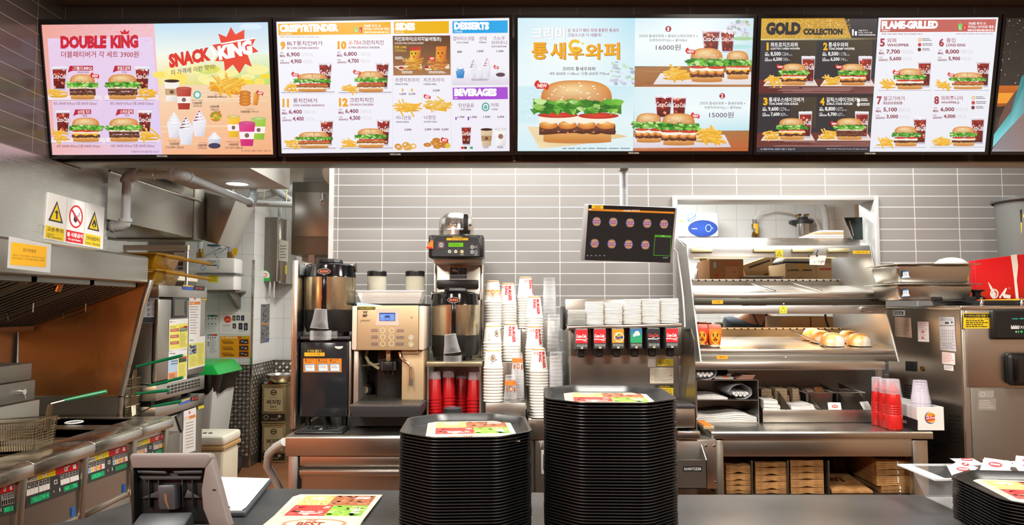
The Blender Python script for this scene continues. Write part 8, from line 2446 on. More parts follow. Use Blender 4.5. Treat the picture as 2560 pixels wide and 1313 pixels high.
sh=wear('shirt',['pelvis','waist','chest','upper','shl','shr','slv_l','slv_r'],.022,SHIRT,(lambda p:(p.x-PX_>.035 and p.z>1.345)or(abs(p.x-PX_+.045)<.03 and p.z>1.36 and p.y<PY_),SHIRT_G))
wear('trousers',['pelvis','hpl','hpr','knl','knr','anl','anr'],.012,TROU)
m=MB();m.tube([V3(-.05,-.115,1.43),V3(-.03,-.14,1.37),V3(.0,-.15,1.30)],.007,BLACK,6);m.tube([V3(.06,-.11,1.43),V3(.035,-.145,1.37),V3(.0,-.15,1.30)],.008,BLACK,6);m.build('lanyard',t)
m=MB();m.hexa([V3(.0,-.152,1.30),V3(.05,-.15,1.31),V3(.055,-.145,1.37),V3(.03,-.15,1.365)],[V3(.0,-.146,1.30),V3(.05,-.144,1.31),V3(.055,-.139,1.37),V3(.03,-.144,1.365)],mat('red_patch','E8432A',.6));m.build('red_patch',t)
m=MB();v2,f2=skin_geo({'a':(V3(0,-.06,1.58),(.088,.1)),'b':(V3(0,-.05,1.64),(.07,.08)),'c':(V3(0,.01,1.54),(.075,.05))},[('a','b'),('a','c')],'a');m.add(v2,f2,HAIR);m.build('hair',t)
m=MB()
for s_ in(-1,1):
 m.lathe([(0,-.006),(.009,0),(0,.006)],WHITE,PX_+s_*.03,PY_-.175,1.56,10)
m.build('eye',t)if False else None
m=MB();m.hexa([V3(-.012,-.17,1.53),V3(.012,-.17,1.53),V3(.012,-.15,1.53),V3(-.012,-.15,1.53)],[V3(-.004,-.175,1.57),V3(.004,-.175,1.57),V3(.004,-.16,1.575),V3(-.004,-.16,1.575)],SKIN,.004)if False else None
m=MB();m.box(PX_-.024,PX_+.024,PY_-.178,PY_-.166,1.499,1.507,mat('lips','A85A50',.5),.003);m.build('mouth',t)
for s_ in(-1,1):
 m=MB();m.lathe([(0,-.008),(.010,-.004),(.012,0),(.010,.004),(0,.008)],WHITE,PX_+s_*.031,PY_-.172,1.562,12);m.lathe([(0,-.0045),(.0045,0),(0,.0045)],BLACK,PX_+s_*.031,PY_-.183,1.562,8);m.build('eye',t)
# ---- wrapped burgers and small boxes on the lower chute
WRAP=mat('burger_wrap','EFE2CF',.5)
noisy(WRAP,'E8A85A','F2E6D2',14,3,.42,.56)
slope2=(zc(820,4.12)-.044-zc(872,3.575))/(4.12-3.575)
def on2(y):return zc(872,3.575)+(y-3.575)*slope2
def wrapped(label,px,y,w,d,h,rot):
 x=xa(px,850,y)
 m=MB(Matrix.Translation((x,y,on2(y)+.004))@Matrix.Rotation(rot,4,'Z')@Matrix.Rotation(math.atan(slope2),4,'X'))
 vs,fs=[],[]
 n,k=20,8
 rr=random.Random(int(px))
 for j in range(k+1):
  a=math.pi/2*(j/k)**.8
  for i in range(n):
   q=2*math.pi*i/n
   ex=math.copysign(abs(math.cos(q))**.75,math.cos(q));ey=math.copysign(abs(math.sin(q))**.75,math.sin(q))
   wob=1+.05*(rr.random()-.5)
   s_=math.cos(a)**.6
   vs.append((w/2*ex*s_*wob,d/2*ey*s_*wob,h*math.sin(a)*(1+.06*(rr.random()-.5))))
 for j in range(k):
  for i in range(n):fs.append((j*n+i,j*n+(i+1)%n,(j+1)*n+(i+1)%n,(j+1)*n+i))
 fs.append(tuple(reversed(range(n))));fs.append(tuple(k*n+i for i in range(n)))
 m.add(vs,fs,WRAP)
 o=m.build('wrapped_burger',label=label,category='burger',group='wrapped burgers on the lower chute',loc=(x,y,on2(y)),angle=60)
 A=Art((x-w*.28,y-d/2-.001,on2(y)+h*.62),(w*.5,0,0),(0,-.012,-h*.42),(100,100),lift=.0035)
 return o
wrapped('wrapped burger at the back of the left row on the lower chute',2029,3.90,.095,.09,.062,.3)
wrapped('wrapped burger in the middle of the left row on the lower chute',2051,3.795,.10,.095,.062,.3)
wrapped('wrapped burger at the front of the left row, white and red paper end',2080,3.675,.115,.10,.064,.25)
wrapped('wrapped burger at the back of the right row on the lower chute',2120,3.80,.105,.095,.060,.35)
wrapped('wrapped burger at the front of the right row, white paper end',2148,3.68,.12,.10,.060,.3)
SB_O=mat('snack_box_orange','E8701E',.45)
SB_R=mat('snack_box_red','D8381E',.45)
def snack_box(label,px,y,mt,face):
 x=xa(px,850,y);z=on2(y-.03)+.012
 t=thing('snack_box',label,'box',(x,y,z),'snack boxes on the lower chute')
 w0,w1,h,d=.052,.066,.082,.045
 m=MB();m.hexa([(x-w0/2,y-d/2,z),(x+w0/2,y-d/2,z),(x+w0/2,y+d/2,z),(x-w0/2,y+d/2,z)],[(x-w1/2,y-d/2-.004,z+h),(x+w1/2,y-d/2-.004,z+h),(x+w1/2,y+d/2+.004,z+h),(x-w1/2,y+d/2+.004,z+h)],mt,.002);m.build('carton',t)
 m=MB();m.hexa([(x-w1/2,y-d/2-.004,z+h+.0005),(x+w1/2,y-d/2-.004,z+h+.0005),(x+w1/2,y+d/2+.004,z+h+.0005),(x-w1/2,y+d/2+.004,z+h+.0005)],[(x-w1*.46,y-.012,z+h+.022),(x+w1*.46,y-.012,z+h+.022),(x+w1*.46,y+.012,z+h+.022),(x-w1*.46,y+.012,z+h+.022)],mat('snack_box_dark','9A3412',.45),.002);m.build('lid_flaps',t)
 A=Art((x-w1/2,y-d/2-.0046,z+h),(w1,0,0),(0,.004,-h),(100,100),lift=.0008)
 A.ell(50,52,33,38,'F0A81E',24)
 if face:A.ell(34,38,5,13,'3A2412',12);A.ell(66,38,5,13,'3A2412',12);A.poly([(50,46),(30,70),(50,78),(70,70)],'A8481A');A.line([(32,70),(50,64),(68,70)],3,'4A1E0E')
 A.ell(50,97,26,8,'F0C86A',14,180,360)
 A.build('front_print',t)
snack_box('front orange snack box with eyes and a beak, left on the lower chute',1785,3.64,SB_O,True)
snack_box('orange snack box standing behind the front one',1763,3.72,SB_O,False)
snack_box('red snack box at the far left edge of the lower chute',1752,3.645,SB_R,True)
snack_box('red snack box at the back left, partly hidden',1752,3.76,SB_R,False)
# ---- steel table under the chute
YT=3.25
tx0,tx1=xa(1800,1090,YT),xa(2333,1090,YT)
t=thing('steel_table','long steel table with an open shelf of paper bags, right of the dispenser','table',((tx0+tx1)/2,3.6,0))
zl2=za(1098,YT,2050)
m=MB();m.prism([(YT,zl2),(YT,ZT-.006),(YT+.006,ZT),(YW-.004,ZT),(YW-.004,ZT-.03),(YT+.02,ZT-.03),(YT+.02,zl2)],'x',.889,tx1,ST_H,.003);m.build('worktop',t)
m=MB();m.box(xa(1791,1150,YT+.02),xa(1809,1150,YT+.02),YT+.02,YT+.06,0,ZT-.04,ST_V,.003);m.build('leg',t)
m=MB();m.box(xa(2283,1150,YT+.02),xa(2321,1150,YT+.02),YT+.02,YT+.06,0,ZT-.04,ST_V,.003);m.build('leg',t)
sx0,sx1=xa(1809,1150,YT+.02),xa(2283,1150,YT+.02)
m=MB();m.box(sx0,sx1,YT+.025,YT+.045,za(1142,YT+.025,2050),ZT-.03,ST_H,.003);m.build('apron',t)
ZSB=za(1239,YT+.06,2050)
m=MB();m.box(sx0,tx1-.02,YT+.06,YW-.02,ZSB-.02,ZSB,ST_D,.002);m.build('lower_shelf',t)
m=MB();m.box(sx0,tx1-.02,3.90,3.91,ZSB+.001,ZT-.032,BLACK_M);m.build('back_sheet',t)
for px in(1881,1971,2073):
 m=MB();x=xa(px,1200,YT+.07);m.box(x-.003,x+.003,YT+.07,3.89,ZSB+.001,za(1152,YT+.07,px),mat('partition_steel','6A675E',.4,.9),.001);m.build('partition',t)
m=MB();m.box(xa(1735,980,3.985),xa(2190,980,3.985),3.985,YW-.002,ZT+.001,za(926,3.985,1950),ST_D);m.box(xa(2194,950,3.6),xa(2206,950,3.6),3.6,3.61,ZT+.001,zc(925,3.46)-.001,ST);m.build('splash_sheet',label='dull steel sheet on the wall between table and chute',category='sheet',loc=(1.5,4.0,ZT))
BAG_P=mat('kraft_paper','A87B45',.8);noisy(BAG_P,'95693A','B98A52',26,3)
def bag_bundle(label,px0,px1,py0,py1,y0,pinch=.35,string=False,group='paper bag bundles on the lower shelf',d=.30,skew=0.0,z0=None):
 x0,x1=xa(px0,1190,y0)+.007,xa(px1,1190,y0)-.007
 za0,za1=za(py1,y0,px0),za(py0,y0,px0)
 if z0 is not None:za0=z0
 h=za1-za0-.0015
 t=thing('bag_bundle',label,'paper bags',((x0+x1)/2,y0+d/2,za0),group)
 rr=random.Random(int(px0*7+py0))
 nl,ns=5,10
 vs,fs=[],[]
 prof=[]
 for i in range(nl):
  prof+=[(0,i/nl),(.004,(i+.82)/nl),(.0065,(i+.92)/nl)]
 prof.append((0,1.0))
 cols=[]
 for k in range(ns+1):
  u=k/ns
  q=1-pinch*math.exp(-((u-.5+.06*(rr.random()-.5))/.16)**2)*rr.uniform(.8,1)
  base=(1-q)*.5
  col=[]
  for(dy,v)in prof:
   col.append((x0+(x1-x0)*u,y0+dy+.006*(1-q),za0+h*(base+v*q)+(skew*(u-.5)*h*.0)))
  col+=[(x0+(x1-x0)*u,y0+d,za0+h),(x0+(x1-x0)*u,y0+d,za0)]
  cols.append(col)
 n=len(cols[0])
 for c in cols:vs+=c
 for k in range(ns):
  for i in range(n):fs.append((k*n+i,(k+1)*n+i,(k+1)*n+(i+1)%n,k*n+(i+1)%n))
 fs.append(tuple(range(n)));fs.append(tuple(reversed([ns*n+i for i in range(n)])))
 m=MB();m.add(vs,fs,BAG_P);m.build('bags',t,angle=20)
 if string:
  m=MB();xm=x0+(x1-x0)*.6;m.tube([(xm,y0-.003,za0+h*.3),(xm,y0-.003,za0+h*.75),(xm+.004,y0+.02,za1+.0)],.003,WHITE,6);m.build('string',t)
 return t
P7=lambda x:1790+x/2.6825
Y7=lambda y:1090+y/2.6825
colsB=[('first',58,246,[195,251,298,331,368,400]),('second',256,484,[176,212,262,306,360,400]),('third',491,733,[158,205,246,290,345,400])]
ordn=['topmost','second','third','fourth','bottom']
for(cn,a_,b_,ys_)in colsB:
 for i in range(5):
  bag_bundle('%s brown paper bag bundle in the %s column from the left'%(ordn[i],cn),P7(a_),P7(b_),Y7(ys_[i]),Y7(ys_[i+1]),YT+.085,.42 if cn!='third' else .3,z0=ZSB+.0015 if i==4 else None)
ys_=[152,226,264,334,362,400]
for i in range(5):
 bag_bundle('%s string-tied paper bag bundle at the right end of the shelf'%ordn[i],P7(1068+(30 if i>2 else 0)),P7(1322),Y7(ys_[i]),Y7(ys_[i+1]),YT+.10,.12,True,'string-tied bundles at the right end',z0=ZSB+.0015 if i==4 else None)
t=thing('paper_bag_stack','wide flat brown paper bag with dark lettering lying on the lower shelf','paper bags',(xa(2150,1225,3.4),3.5,ZSB))
P=[at(P7(x),Y7(y),3.33)for x,y in((778,395),(1060,395))]
zb2=ZSB+.0015
m=MB();lo_=[(P[0].x,3.335,zb2),(P[1].x,3.335,zb2),(P[1].x,3.62,zb2),(P[0].x,3.62,zb2)];hi_=[(P[0].x,3.335,zb2+.02),(P[1].x,3.335,zb2+.012),(P[1].x-.0,3.62,zb2+.04),(P[0].x,3.62,zb2+.05)]
m.hexa(lo_,hi_,BAG_P,.004);m.build('bag',t)
O_,U_=Vector(hi_[3]),Vector(hi_[2])-Vector(hi_[3])
A=Art(O_,U_,Vector(hi_[0])-O_,(100,100),lift=.0012);A.n=Vector((0,-.1,1)).normalized();A.text('FLAVOR',0,0,0,0,'5A2A1E',.06,quad=[(62,62),(8,62),(8,40),(62,40)]);A.build('lettering',t)
for k,(x0,x1,lab)in enumerate(((785,905,'dark paper bag bundle standing back behind the flat lettered bag, left'),(915,1050,'dark tied paper bag bundle standing back behind the flat lettered bag'))):
 m=MB();a_,b_=xa(P7(x0),1160,3.66),xa(P7(x1),1160,3.66);m.box(a_,b_,3.66,3.88,zb2+.001,za(Y7(146),3.66,2100),BAG_P,.01)
 m.tube([((a_+b_)/2+.01,3.657,za(Y7(240),3.66,2100)),((a_+b_)/2+.01,3.657,za(Y7(160),3.66,2100))],.003,WHITE,6)if k else None
 m.build('bag_bundle',label=lab,category='paper bags',loc=((a_+b_)/2,3.77,zb2))
# ---- three-level organiser with papers
YO=3.50
ox0,ox1=xa(1741,1000,YO),xa(1897,1000,YO)
t=thing('steel_organiser','open steel organiser with three levels of paper and plastic rolls','organiser',((ox0+ox1)/2,3.65,ZT))
zo1,zo2=za(1000,YO,1820),za(950,YO,1820)
m=MB()
m.box(ox0,ox0+.004,YO,3.80,ZT+.001,zo2,ST);m.box(ox1-.004,ox1,YO,3.80,ZT+.001,zo2,ST);m.box(ox0,ox1,3.796,3.80,ZT+.001,zo2,ST_D);m.build('frame',t)
for z_ in(ZT+.004,zo1,zo2):
 m=MB();m.box(ox0+.0045,ox1-.0045,YO,3.795,z_-.003,z_,ST_L);m.build('shelf',t)
def soft_sheet(m,x0,x1,y0,y1,z,h,mt,layers=5,seed=1,amp=.004):
 rr=random.Random(seed)
 n=12
 vs,fs=[],[]
 prof=[]
 for i in range(layers):prof+=[(0,i/layers),(.003,(i+.8)/layers)]
 prof.append((.001,1.0))
 cols=[]
 for k in range(n+1):
  u=k/n;x=x0+(x1-x0)*u
  wv=amp*math.sin(u*7+seed)+amp*.5*(rr.random()-.5)
  hh=h*(1-.25*(u>.9))+wv
  c=[(x,y0+dy+.002*rr.random(),z+max(hh,.003)*v)for dy,v in prof]
  c+=[(x,y1,z+max(hh,.003)),(x,y1,z)]
  cols.append(c)
 L_=len(cols[0])
 for c in cols:vs+=c
 for k in range(n):
  for i in range(L_):fs.append((k*L_+i,(k+1)*L_+i,(k+1)*L_+(i+1)%L_,k*L_+(i+1)%L_))
 fs.append(tuple(range(L_)));fs.append(tuple(reversed([n*L_+i for i in range(L_)])))
 m.add(vs,fs,mt)
def pack(label,x0,x1,y0,y1,z,h,mt=None,layers=5,seed=1,amp=.004,name='paper_pack',group=None):
 m=MB();soft_sheet(m,x0,x1,y0,y1,z,h,mt or WHITE_P,layers,seed,amp)
 return m.build(name,label=label,category='paper',loc=((x0+x1)/2,(y0+y1)/2,z),group=group,angle=25)
X5=lambda x,Y=YO:xa(1720+x/4.125,1000,Y)
pack('thick folded white sheets on the bottom level of the organiser',X5(92),X5(715),YO+.01,3.78,ZT+.0045,.034,layers=4,seed=3,amp=.007)
pack('thin white sheets lying on the middle level of the organiser',X5(92),X5(415),YO+.005,3.77,zo1+.0015,.016,layers=3,seed=4,amp=.003)
FILM=clear('milky_film','E2E4E6',.55,.25)
def roll(label,c,r_,L_,squash,seed,Y=YO):
 t=thing('plastic_roll',label,'roll',c)
 rr=random.Random(seed)
 m=MB()
 n=22
 vs,fs=[],[]
 for j in range(7):
  for i in range(n):
   a=2*math.pi*i/n
   k=1+.07*(rr.random()-.5)
   vs.append((c[0]+r_*math.cos(a)*k,c[1]+L_*j/6+.006*(rr.random()-.5),c[2]+r_*squash*math.sin(a)*k))
 for j in range(6):
  for i in range(n):fs.append((j*n+i,j*n+(i+1)%n,(j+1)*n+(i+1)%n,(j+1)*n+i))
 fs.append(tuple(reversed([6*n+i for i in range(n)])))
 m.add(vs,fs,FILM);m.build('wrapper',t)
 m=MB()
 for i in range(7):
  u=-0.7+1.4*i/6
  m.tube([(c[0]+r_*u*.8,c[1]+.01,c[2]-r_*squash*(.25+.2*(i%2))),(c[0]+r_*u*.8,c[1]+L_*.9,c[2]-r_*squash*(.25+.2*(i%2)))],r_*.15,WHITE,8)
 m.build('contents',t)
c=at(1720+165/4.125,900+160/4.125,YO-.02);roll('clear bag of white rolls lying on top of the organiser',Vector((c.x+.005,YO-.03,zo2+.041)),.055,.2,.70,2)
c=at(1720+555/4.125,900+322/4.125,YO);roll('rolled clear plastic on the middle level of the organiser',Vector((c.x,YO+.01,zo1+.037)),.054,.26,.66,3)
m=MB();q0,q1=X5(280),X5(480);z_=zo2+.001;m.box(q0,q1,YO+.01,YO+.2,z_,z_+.012,WHITE_P,.003);A=A_y(YO+.0094,D5);A.mb=m;A.rect(355,165,420,182,'D8602A');m.build('printed_box',label='flat white box with an orange print on top of the organiser',category='box',loc=((q0+q1)/2,YO+.1,z_))
m=MB();z_=zo2+.001
for k in range(3):x0,x1=X5(520+30*k),X5(690+12*k);m.box(x0,x1,YO+.02,YO+.16,z_+.007*k,z_+.007*k+.006,mat('pale_pink_card','E4B6A0',.6),.001)
m.build('card_pack',label='fan of pale pink cards on top of the organiser at right',category='cards',loc=(X5(600),YO+.1,z_))
m=MB();m.box(X5(290),X5(560),YO+.21,3.78,zo2+.001,zo2+.038,mat('dark_cloth','3A342C',.8),.015);m.build('folded_cloth',label='dark folded cloth at the back of the organiser top',category='cloth',loc=(X5(420),3.7,zo2))
m=MB();P=[at(1720+x/4.125,900+y/4.125,3.30)for x,y in((82,640),(196,640))];zk=ZT+.001
bx0,bx1=P[0].x+.036,P[1].x+.036
m.box(bx0,bx1,3.31,3.46,zk,zk+.014,mat('wood_edge','B9A37E',.6),.002);m.box(bx0+.004,bx1-.01,3.315,3.45,zk+.0142,zk+.018,mat('orange_card','E8781E',.5));m.build('card_box',label='flat box of orange cards at the left corner of the steel table',category='box',loc=((bx0+bx1)/2,3.38,zk))
# ---- divider tray with napkins and packets
YN=3.50
nx0,nx1=xa(1907,1040,YN),xa(2182,1040,YN)
X6=lambda x,Y=YN:xa(1900+x/3.1854,1000,Y)
Z6=lambda y,Y=YN:za(930+y/3.1854,Y,2050)
t=thing('condiment_tray','low steel divider tray holding napkins, pans and packets','tray',((nx0+nx1)/2,3.65,ZT))
m=MB();m.box(nx0,nx1,YN,YN+.004,ZT+.001,Z6(302),ST,.001);m.box(nx0,nx1,YN,3.88,ZT+.001,ZT+.004,ST_D);m.box(nx0,nx1,3.876,3.88,ZT+.001,Z6(302)+.02,ST_D);m.build('tray',t)
for x in(24,248,490,740,905):
 m=MB();xx=X6(x)if x>30 else nx0+.003;m.prism([(YN+.005,ZT+.005),(YN+.006,Z6(302)),(3.66,Z6(190)),(3.872,Z6(150)),(3.872,ZT+.005)],'x',xx-.001,xx+.001,ST);m.build('divider',t)
NAP=mat('kraft_napkin','CBB79A',.8)
def stackn(label,xl,xr,y0,y1,ytop,ybot,mt,layers,seed,Y,group=None,z=None):
 z=z if z is not None else Z6(ybot,Y)
 return pack(label,xa(1900+xl/3.1854,1000,Y),xa(1900+xr/3.1854,1000,Y),Y,y1,z,Z6(ytop,Y)-z,mt,layers,seed,.0015,'napkin_stack',group)
zt0=ZT+.005
stackn('beige napkin stack at the left back of the divider tray',14,108,0,3.86,135,0,NAP,8,5,3.68,'napkins',zt0)
stackn('tall beige napkin stack in the middle bay of the divider tray',124,316,0,3.86,132,0,NAP,10,6,3.68,'napkins',zt0)if False else stackn('tall beige napkin stack in the second bay of the divider tray',126,235,0,3.86,132,0,NAP,10,6,3.68,'napkins',zt0)
stackn('beige napkin stack beside the first steel pan',262,322,0,3.86,134,0,NAP,10,8,3.68,'napkins',zt0)
stackn('white napkin stack at the front left of the divider tray',30,160,0,3.66,226,0,WHITE_P,6,7,YN+.01,'napkins',zt0)
pack('low white napkins in the second bay of the divider tray',X6(262),X6(470),YN+.02,3.66,zt0,Z6(268)-zt0,WHITE_P,3,9,.003,'napkin_stack')
def inset_pan(label,xl,xr,Y):
 x0,x1=xa(1900+xl/3.1854,1000,Y),xa(1900+xr/3.1854,1000,Y)
 t=thing('steel_pan',label,'pan',((x0+x1)/2,Y+.09,zt0),'small steel pans in the divider tray')
 zt_=Z6(165,Y);m=MB()
 lo_=[(x0+.012,Y+.01),(x1-.012,Y+.01),(x1-.012,Y+.15),(x0+.012,Y+.15)];hi_=[(x0+.004,Y+.004),(x1-.004,Y+.004),(x1-.004,Y+.158),(x0+.004,Y+.158)]
 for i in range(4):
  j=(i+1)%4;m.poly([(*lo_[i],zt0+.001),(*lo_[j],zt0+.001),(*hi_[j],zt_),(*hi_[i],zt_)],ST)
 m.poly([(*q,zt0+.001)for q in lo_],ST);m.build('pan',t)
 m=MB();ring=[(x0-.003,Y-.003),(x1+.003,Y-.003),(x1+.003,Y+.165),(x0-.003,Y+.165)]
 for i in range(4):
  j=(i+1)%4;m.tube([(*ring[i],zt_),(*ring[j],zt_)],.0035,ST_L,6)
 m.build('rim',t)
 return x0,x1,zt_
PKT=mat('sachet_paper','D8CDBE',.45)
def sachet(label,c,w,h,rx,rz,mt,logo='C8303A',name='sachet',group=None):
 M=Matrix.Translation(c)@Matrix.Rotation(rz,4,'Z')@Matrix.Rotation(rx,4,'X')
 m=MB(M)
 n,k=6,5
 vs,fs=[],[]
 for s_ in(1,-1):
  for j in range(k+1):
   for i in range(n+1):
    u,v=i/n,j/k
    vs.append((w*(u-.5),h*(v-.5),s_*.005*math.sin(math.pi*u)**.6*math.sin(math.pi*v)**.6))
 N_=(n+1)*(k+1)
 for j in range(k):
  for i in range(n):
   a=j*(n+1)+i
   fs.append((a,a+1,a+n+2,a+n+1));fs.append((N_+a,N_+a+n+1,N_+a+n+2,N_+a+1))
 m.add(vs,fs,mt)
 m.M=None
 A=Art(M@Vector((-w*.3,h*.22,.0052)),M.to_3x3()@Vector((w*.6,0,0)),M.to_3x3()@Vector((0,-h*.44,0)),(100,60),mb=m,lift=.0005)
 A.ell(50,30,42,24,logo,14);A.rect(22,24,78,36,'F4E8E0')
 return m.build(name,label=label,category='sachet',group=group,loc=c)
p0=inset_pan('left small steel pan of packets in the divider tray',362,590,3.66)
p1=inset_pan('right small steel pan of packets in the divider tray',604,828,3.66)
for i,(pn,u,v,lab)in enumerate(((p0,.25,.05,'pale packet lying at the left in the left steel pan'),(p0,.7,.07,'brown packet standing up in the left steel pan'),(p0,.5,.11,'pale packet at the back of the left steel pan'),(p1,.35,.06,'dark packet standing in the right steel pan'),(p1,.7,.09,'pale packet lying flat in the right steel pan'))):
 sachet(lab,Vector((pn[0]+(pn[1]-pn[0])*u,3.66+v,pn[2]+.004)),.055,.04,R(50 if i in(1,3)else 12),R(20*i),[PKT,mat('sachet_brown','B98A4A',.4),PKT,mat('sachet_dark','6A625C',.4),PKT][i],group='packets in the steel pans')
sachet('white and red sauce packet leaning in the tray before the pans',Vector((X6(615),YN+.03,Z6(285)+.0)),.06,.045,R(60),R(-10),WHITE,group=None)
sachet('crumpled white packet beside the red bottles',Vector((X6(868),YN+.03,Z6(280))),.06,.05,R(55),R(25),WHITE,'E8E4E0')
# ---- squeeze bottles
BOT=mat('red_bottle','C9211E',.28)
CAPC=clear('bottle_cap','E6DCE4',.3,.15)
def bottle(label,px,py,pytop,Y,w):
 c=Vector((xa(px,py,Y),Y,ZT+.001));h=za(pytop,Y,px)-c.z
 t=thing('squeeze_bottle',label,'bottle',c,'red squeeze bottles on the steel table')
 r_=w/2/F*Y
 hb=h*.73
 prof=[(r_*.9,0),(r_,.006),(r_,hb*.38)]
 for k in range(5):
  z_=hb*(.40+.062*k);prof+=[(r_*.97,z_),(r_*.93,z_+hb*.02),(r_*.95,z_+hb*.05)]
 prof+=[(r_*.86,hb*.86),(r_*.80,hb*.97),(r_*.74,hb)]
 m=MB();m.lathe(prof,BOT,c.x,c.y,c.z,32);m.build('bottle',t)
 m=MB();m.lathe([(r_*.72,hb+.001),(r_*.72,hb+.012),(r_*.3,hb+.03),(r_*.12,h*.95),(0,h*.95)],BOT,c.x,c.y,c.z,20);m.build('nozzle',t)
 m=MB();m.lathe([(r_*.84,hb*.97),(r_*.78,h*.985),(r_*.74,h),(0,h)],CAPC,c.x,c.y,c.z,28,cap0=False);m.build('cap',t)
bottle('back left red squeeze bottle with a clear cap',2195,1058,943,3.43,29)
bottle('middle red squeeze bottle, squeezed between the other two',2214.5,1064,947,3.37,29)
bottle('front red squeeze bottle with a dark-tipped clear cap',2235.5,1071,948,3.31,39)
# ---- white cup caddy with logo and clear cups
P=[at(2294,1077,3.27),at(2361,1077,3.27)]
gx0,gx1=P[0].x,P[1].x
zt_=za(1018,3.27,2330)
t=thing('cup_caddy','white box with a round lettered logo standing at the table end','box',((gx0+gx1)/2,3.4,ZT))
m=MB();m.box(gx0,gx1,3.27,3.274,ZT+.001,zt_,WHITE);m.box(gx0,gx0+.004,3.274,3.62,ZT+.001,zt_,WHITE);m.box(gx1-.004,gx1,3.274,3.62,ZT+.001,zt_,WHITE);m.box(gx0,gx1,3.616,3.62,ZT+.001,zt_,WHITE);m.box(gx0,gx1,3.27,3.62,ZT+.001,ZT+.004,WHITE);m.build('box',t)
def bk_logo(A,cx,cy_,r_,tilt=-12):
 A.ell(cx,cy_,r_*1.0,r_*1.05,'22408A',32);A.ell(cx+r_*.12,cy_-r_*.06,r_*.94,r_*.98,'F4F2EE',32)
 A.ell(cx,cy_-r_*.28,r_*.78,r_*.55,'F2961E',20,180,360);A.ell(cx,cy_+r_*.32,r_*.78,r_*.52,'F2961E',20,0,180)
 s_=math.sin(R(tilt))*r_
 A.text('BURGER',0,0,0,0,'C8242A',.07,quad=[(cx-r_*.78,cy_-r_*.28-s_*.55),(cx+r_*.75,cy_-r_*.28+s_*.55),(cx+r_*.78,cy_+r_*.04+s_*.55),(cx-r_*.78,cy_+r_*.04-s_*.55)])
 A.text('KING',0,0,0,0,'C8242A',.07,quad=[(cx-r_*.68,cy_+r_*.10-s_*.5),(cx+r_*.72,cy_+r_*.10+s_*.5),(cx+r_*.72,cy_+r_*.5+s_*.5),(cx-r_*.68,cy_+r_*.5-s_*.5)])
A=A_y(3.2692,D6);bk_logo(A,1359,364,47);A.build('round_logo',t)
A=ArtP((gx0-.0008,0,0),(-1,0,0),D6);A.poly([(1140,345),(1256,385),(1256,468),(1130,438)],'221A1E');A.text('BIG',0,0,0,0,'E8E4E0',.05,quad=[(1136,380),(1168,388),(1168,412),(1136,404)]);A.build('dark_side_print',t)
CC2=MB();clear_cup_mesh(CC2,.028,.042,.10,None,clear('caddy_cup','EAE4F0',.22,.08));CC2=proto(CC2,'plastic_cup','cup')
xc=(gx0+gx1)/2
for i in range(8):
 dup(CC2,(xc,3.345,ZT+.0255+.0135*i),None,'clear cup in the stack standing in the white caddy' if i<7 else 'topmost clear cup of the stack in the white caddy','caddy cups')
xc=xa(2256,980,3.62)
for i in range(7):
 dup(CC2,(xc,3.70,ZT+.002+.0135*i),None,'clear cup in the stack half hidden behind the red bottles' if i<6 else 'topmost clear cup of the stack behind the red bottles','cups behind the bottles')
bpy.data.objects.remove(CC2)
# ---- soft ice cream machine
XI,YI0,YI1,XI1=2.0,3.214,3.86,2.80
zi=za(764,YI0,2400)
t=thing('ice_cream_machine','large steel ice cream machine with stickers and side louvres','machine',(2.4,3.5,0))
m=MB();m.box(XI+.004,XI1,YI0+.006,YI1,.10,zi-.012,ST_V,.004);m.build('body',t)
m=MB();m.box(XI,XI+.0035,YI0+.012,YI1-.01,za(1108,3.4,2330)-.05,zi-.02,mat('side_steel','B5A898',.30,1.0));sp_=m.build('side_panel',t)
m=MB();m.box(XI-.003,XI1,YI0-.002,YI1+.004,zi-.02,zi,ST_L,.005);m.build('top_rim',t)
zfm=za(970,YI0,2420)
m=MB();m.box(XI+.016,XI1-.01,YI0-.006,YI0+.005,zfm+.005,zi-.022,ST_V,.004);fp=m.build('front_panel',t)
m=MB();m.box(XI+.028,XI1-.01,YI0-.003,YI0+.005,.14,zfm,ST_D,.004);m.build('lower_door',t)
for(x,y)in((XI+.06,YI0+.06),(XI1-.06,YI0+.06),(XI+.06,YI1-.06),(XI1-.06,YI1-.06)):
 m=MB();m.cyl((x,y,0),(x,y,.102),.03,BLACK,seg=14);m.build('caster',t)
C6_=(2160,460,1.54)
A=A_y(YI0-.0068,D8)
A.rect(510,350,676,445,'E4C41E');A.rect(515,354,672,378,'1E1C14');A.text('♡ 아이스크림 배합 ♡',524,359,664,373,'D8B81E',.015);A.text('초코버전 : 1스푼 - 40g',528,381,662,391,'2E2810',.02)
for k in range(4):A.lines(526,394+12*k,664,402+12*k,1,'3A3210',.8,k,.25)
A.build('yellow_sticker',fp)
m=MB();q0,q1=at(2200+690/2.45,640+512/2.45,YI0-.03),at(2200+1010/2.45,640+332/2.45,YI0-.03);m.box(q0.x,q1.x,YI0-.03,YI0-.007,q0.z,q1.z,BLACK,.012,3);ds=m.build('display_housing',t)
A=A_y(YI0-.031,D8);A.rect(712,345,960,500,'0A0C0E');A.poly([(802,448),(802,422),(812,434),(818,422),(826,434),(832,422),(840,434),(846,422),(850,448)],'C8CCCC');A.text('TAYLOR',846,428,930,446,'C8CCCC',.03);A.rect(808,382,846,388,'1E9A8A');A.ell(834,465,5,6,'C8CCCC',8);A.text('14',846,456,874,472,'3AD86A',.02);A.rect(856,380,880,388,'1E9A8A');A.build('display_print',ds)
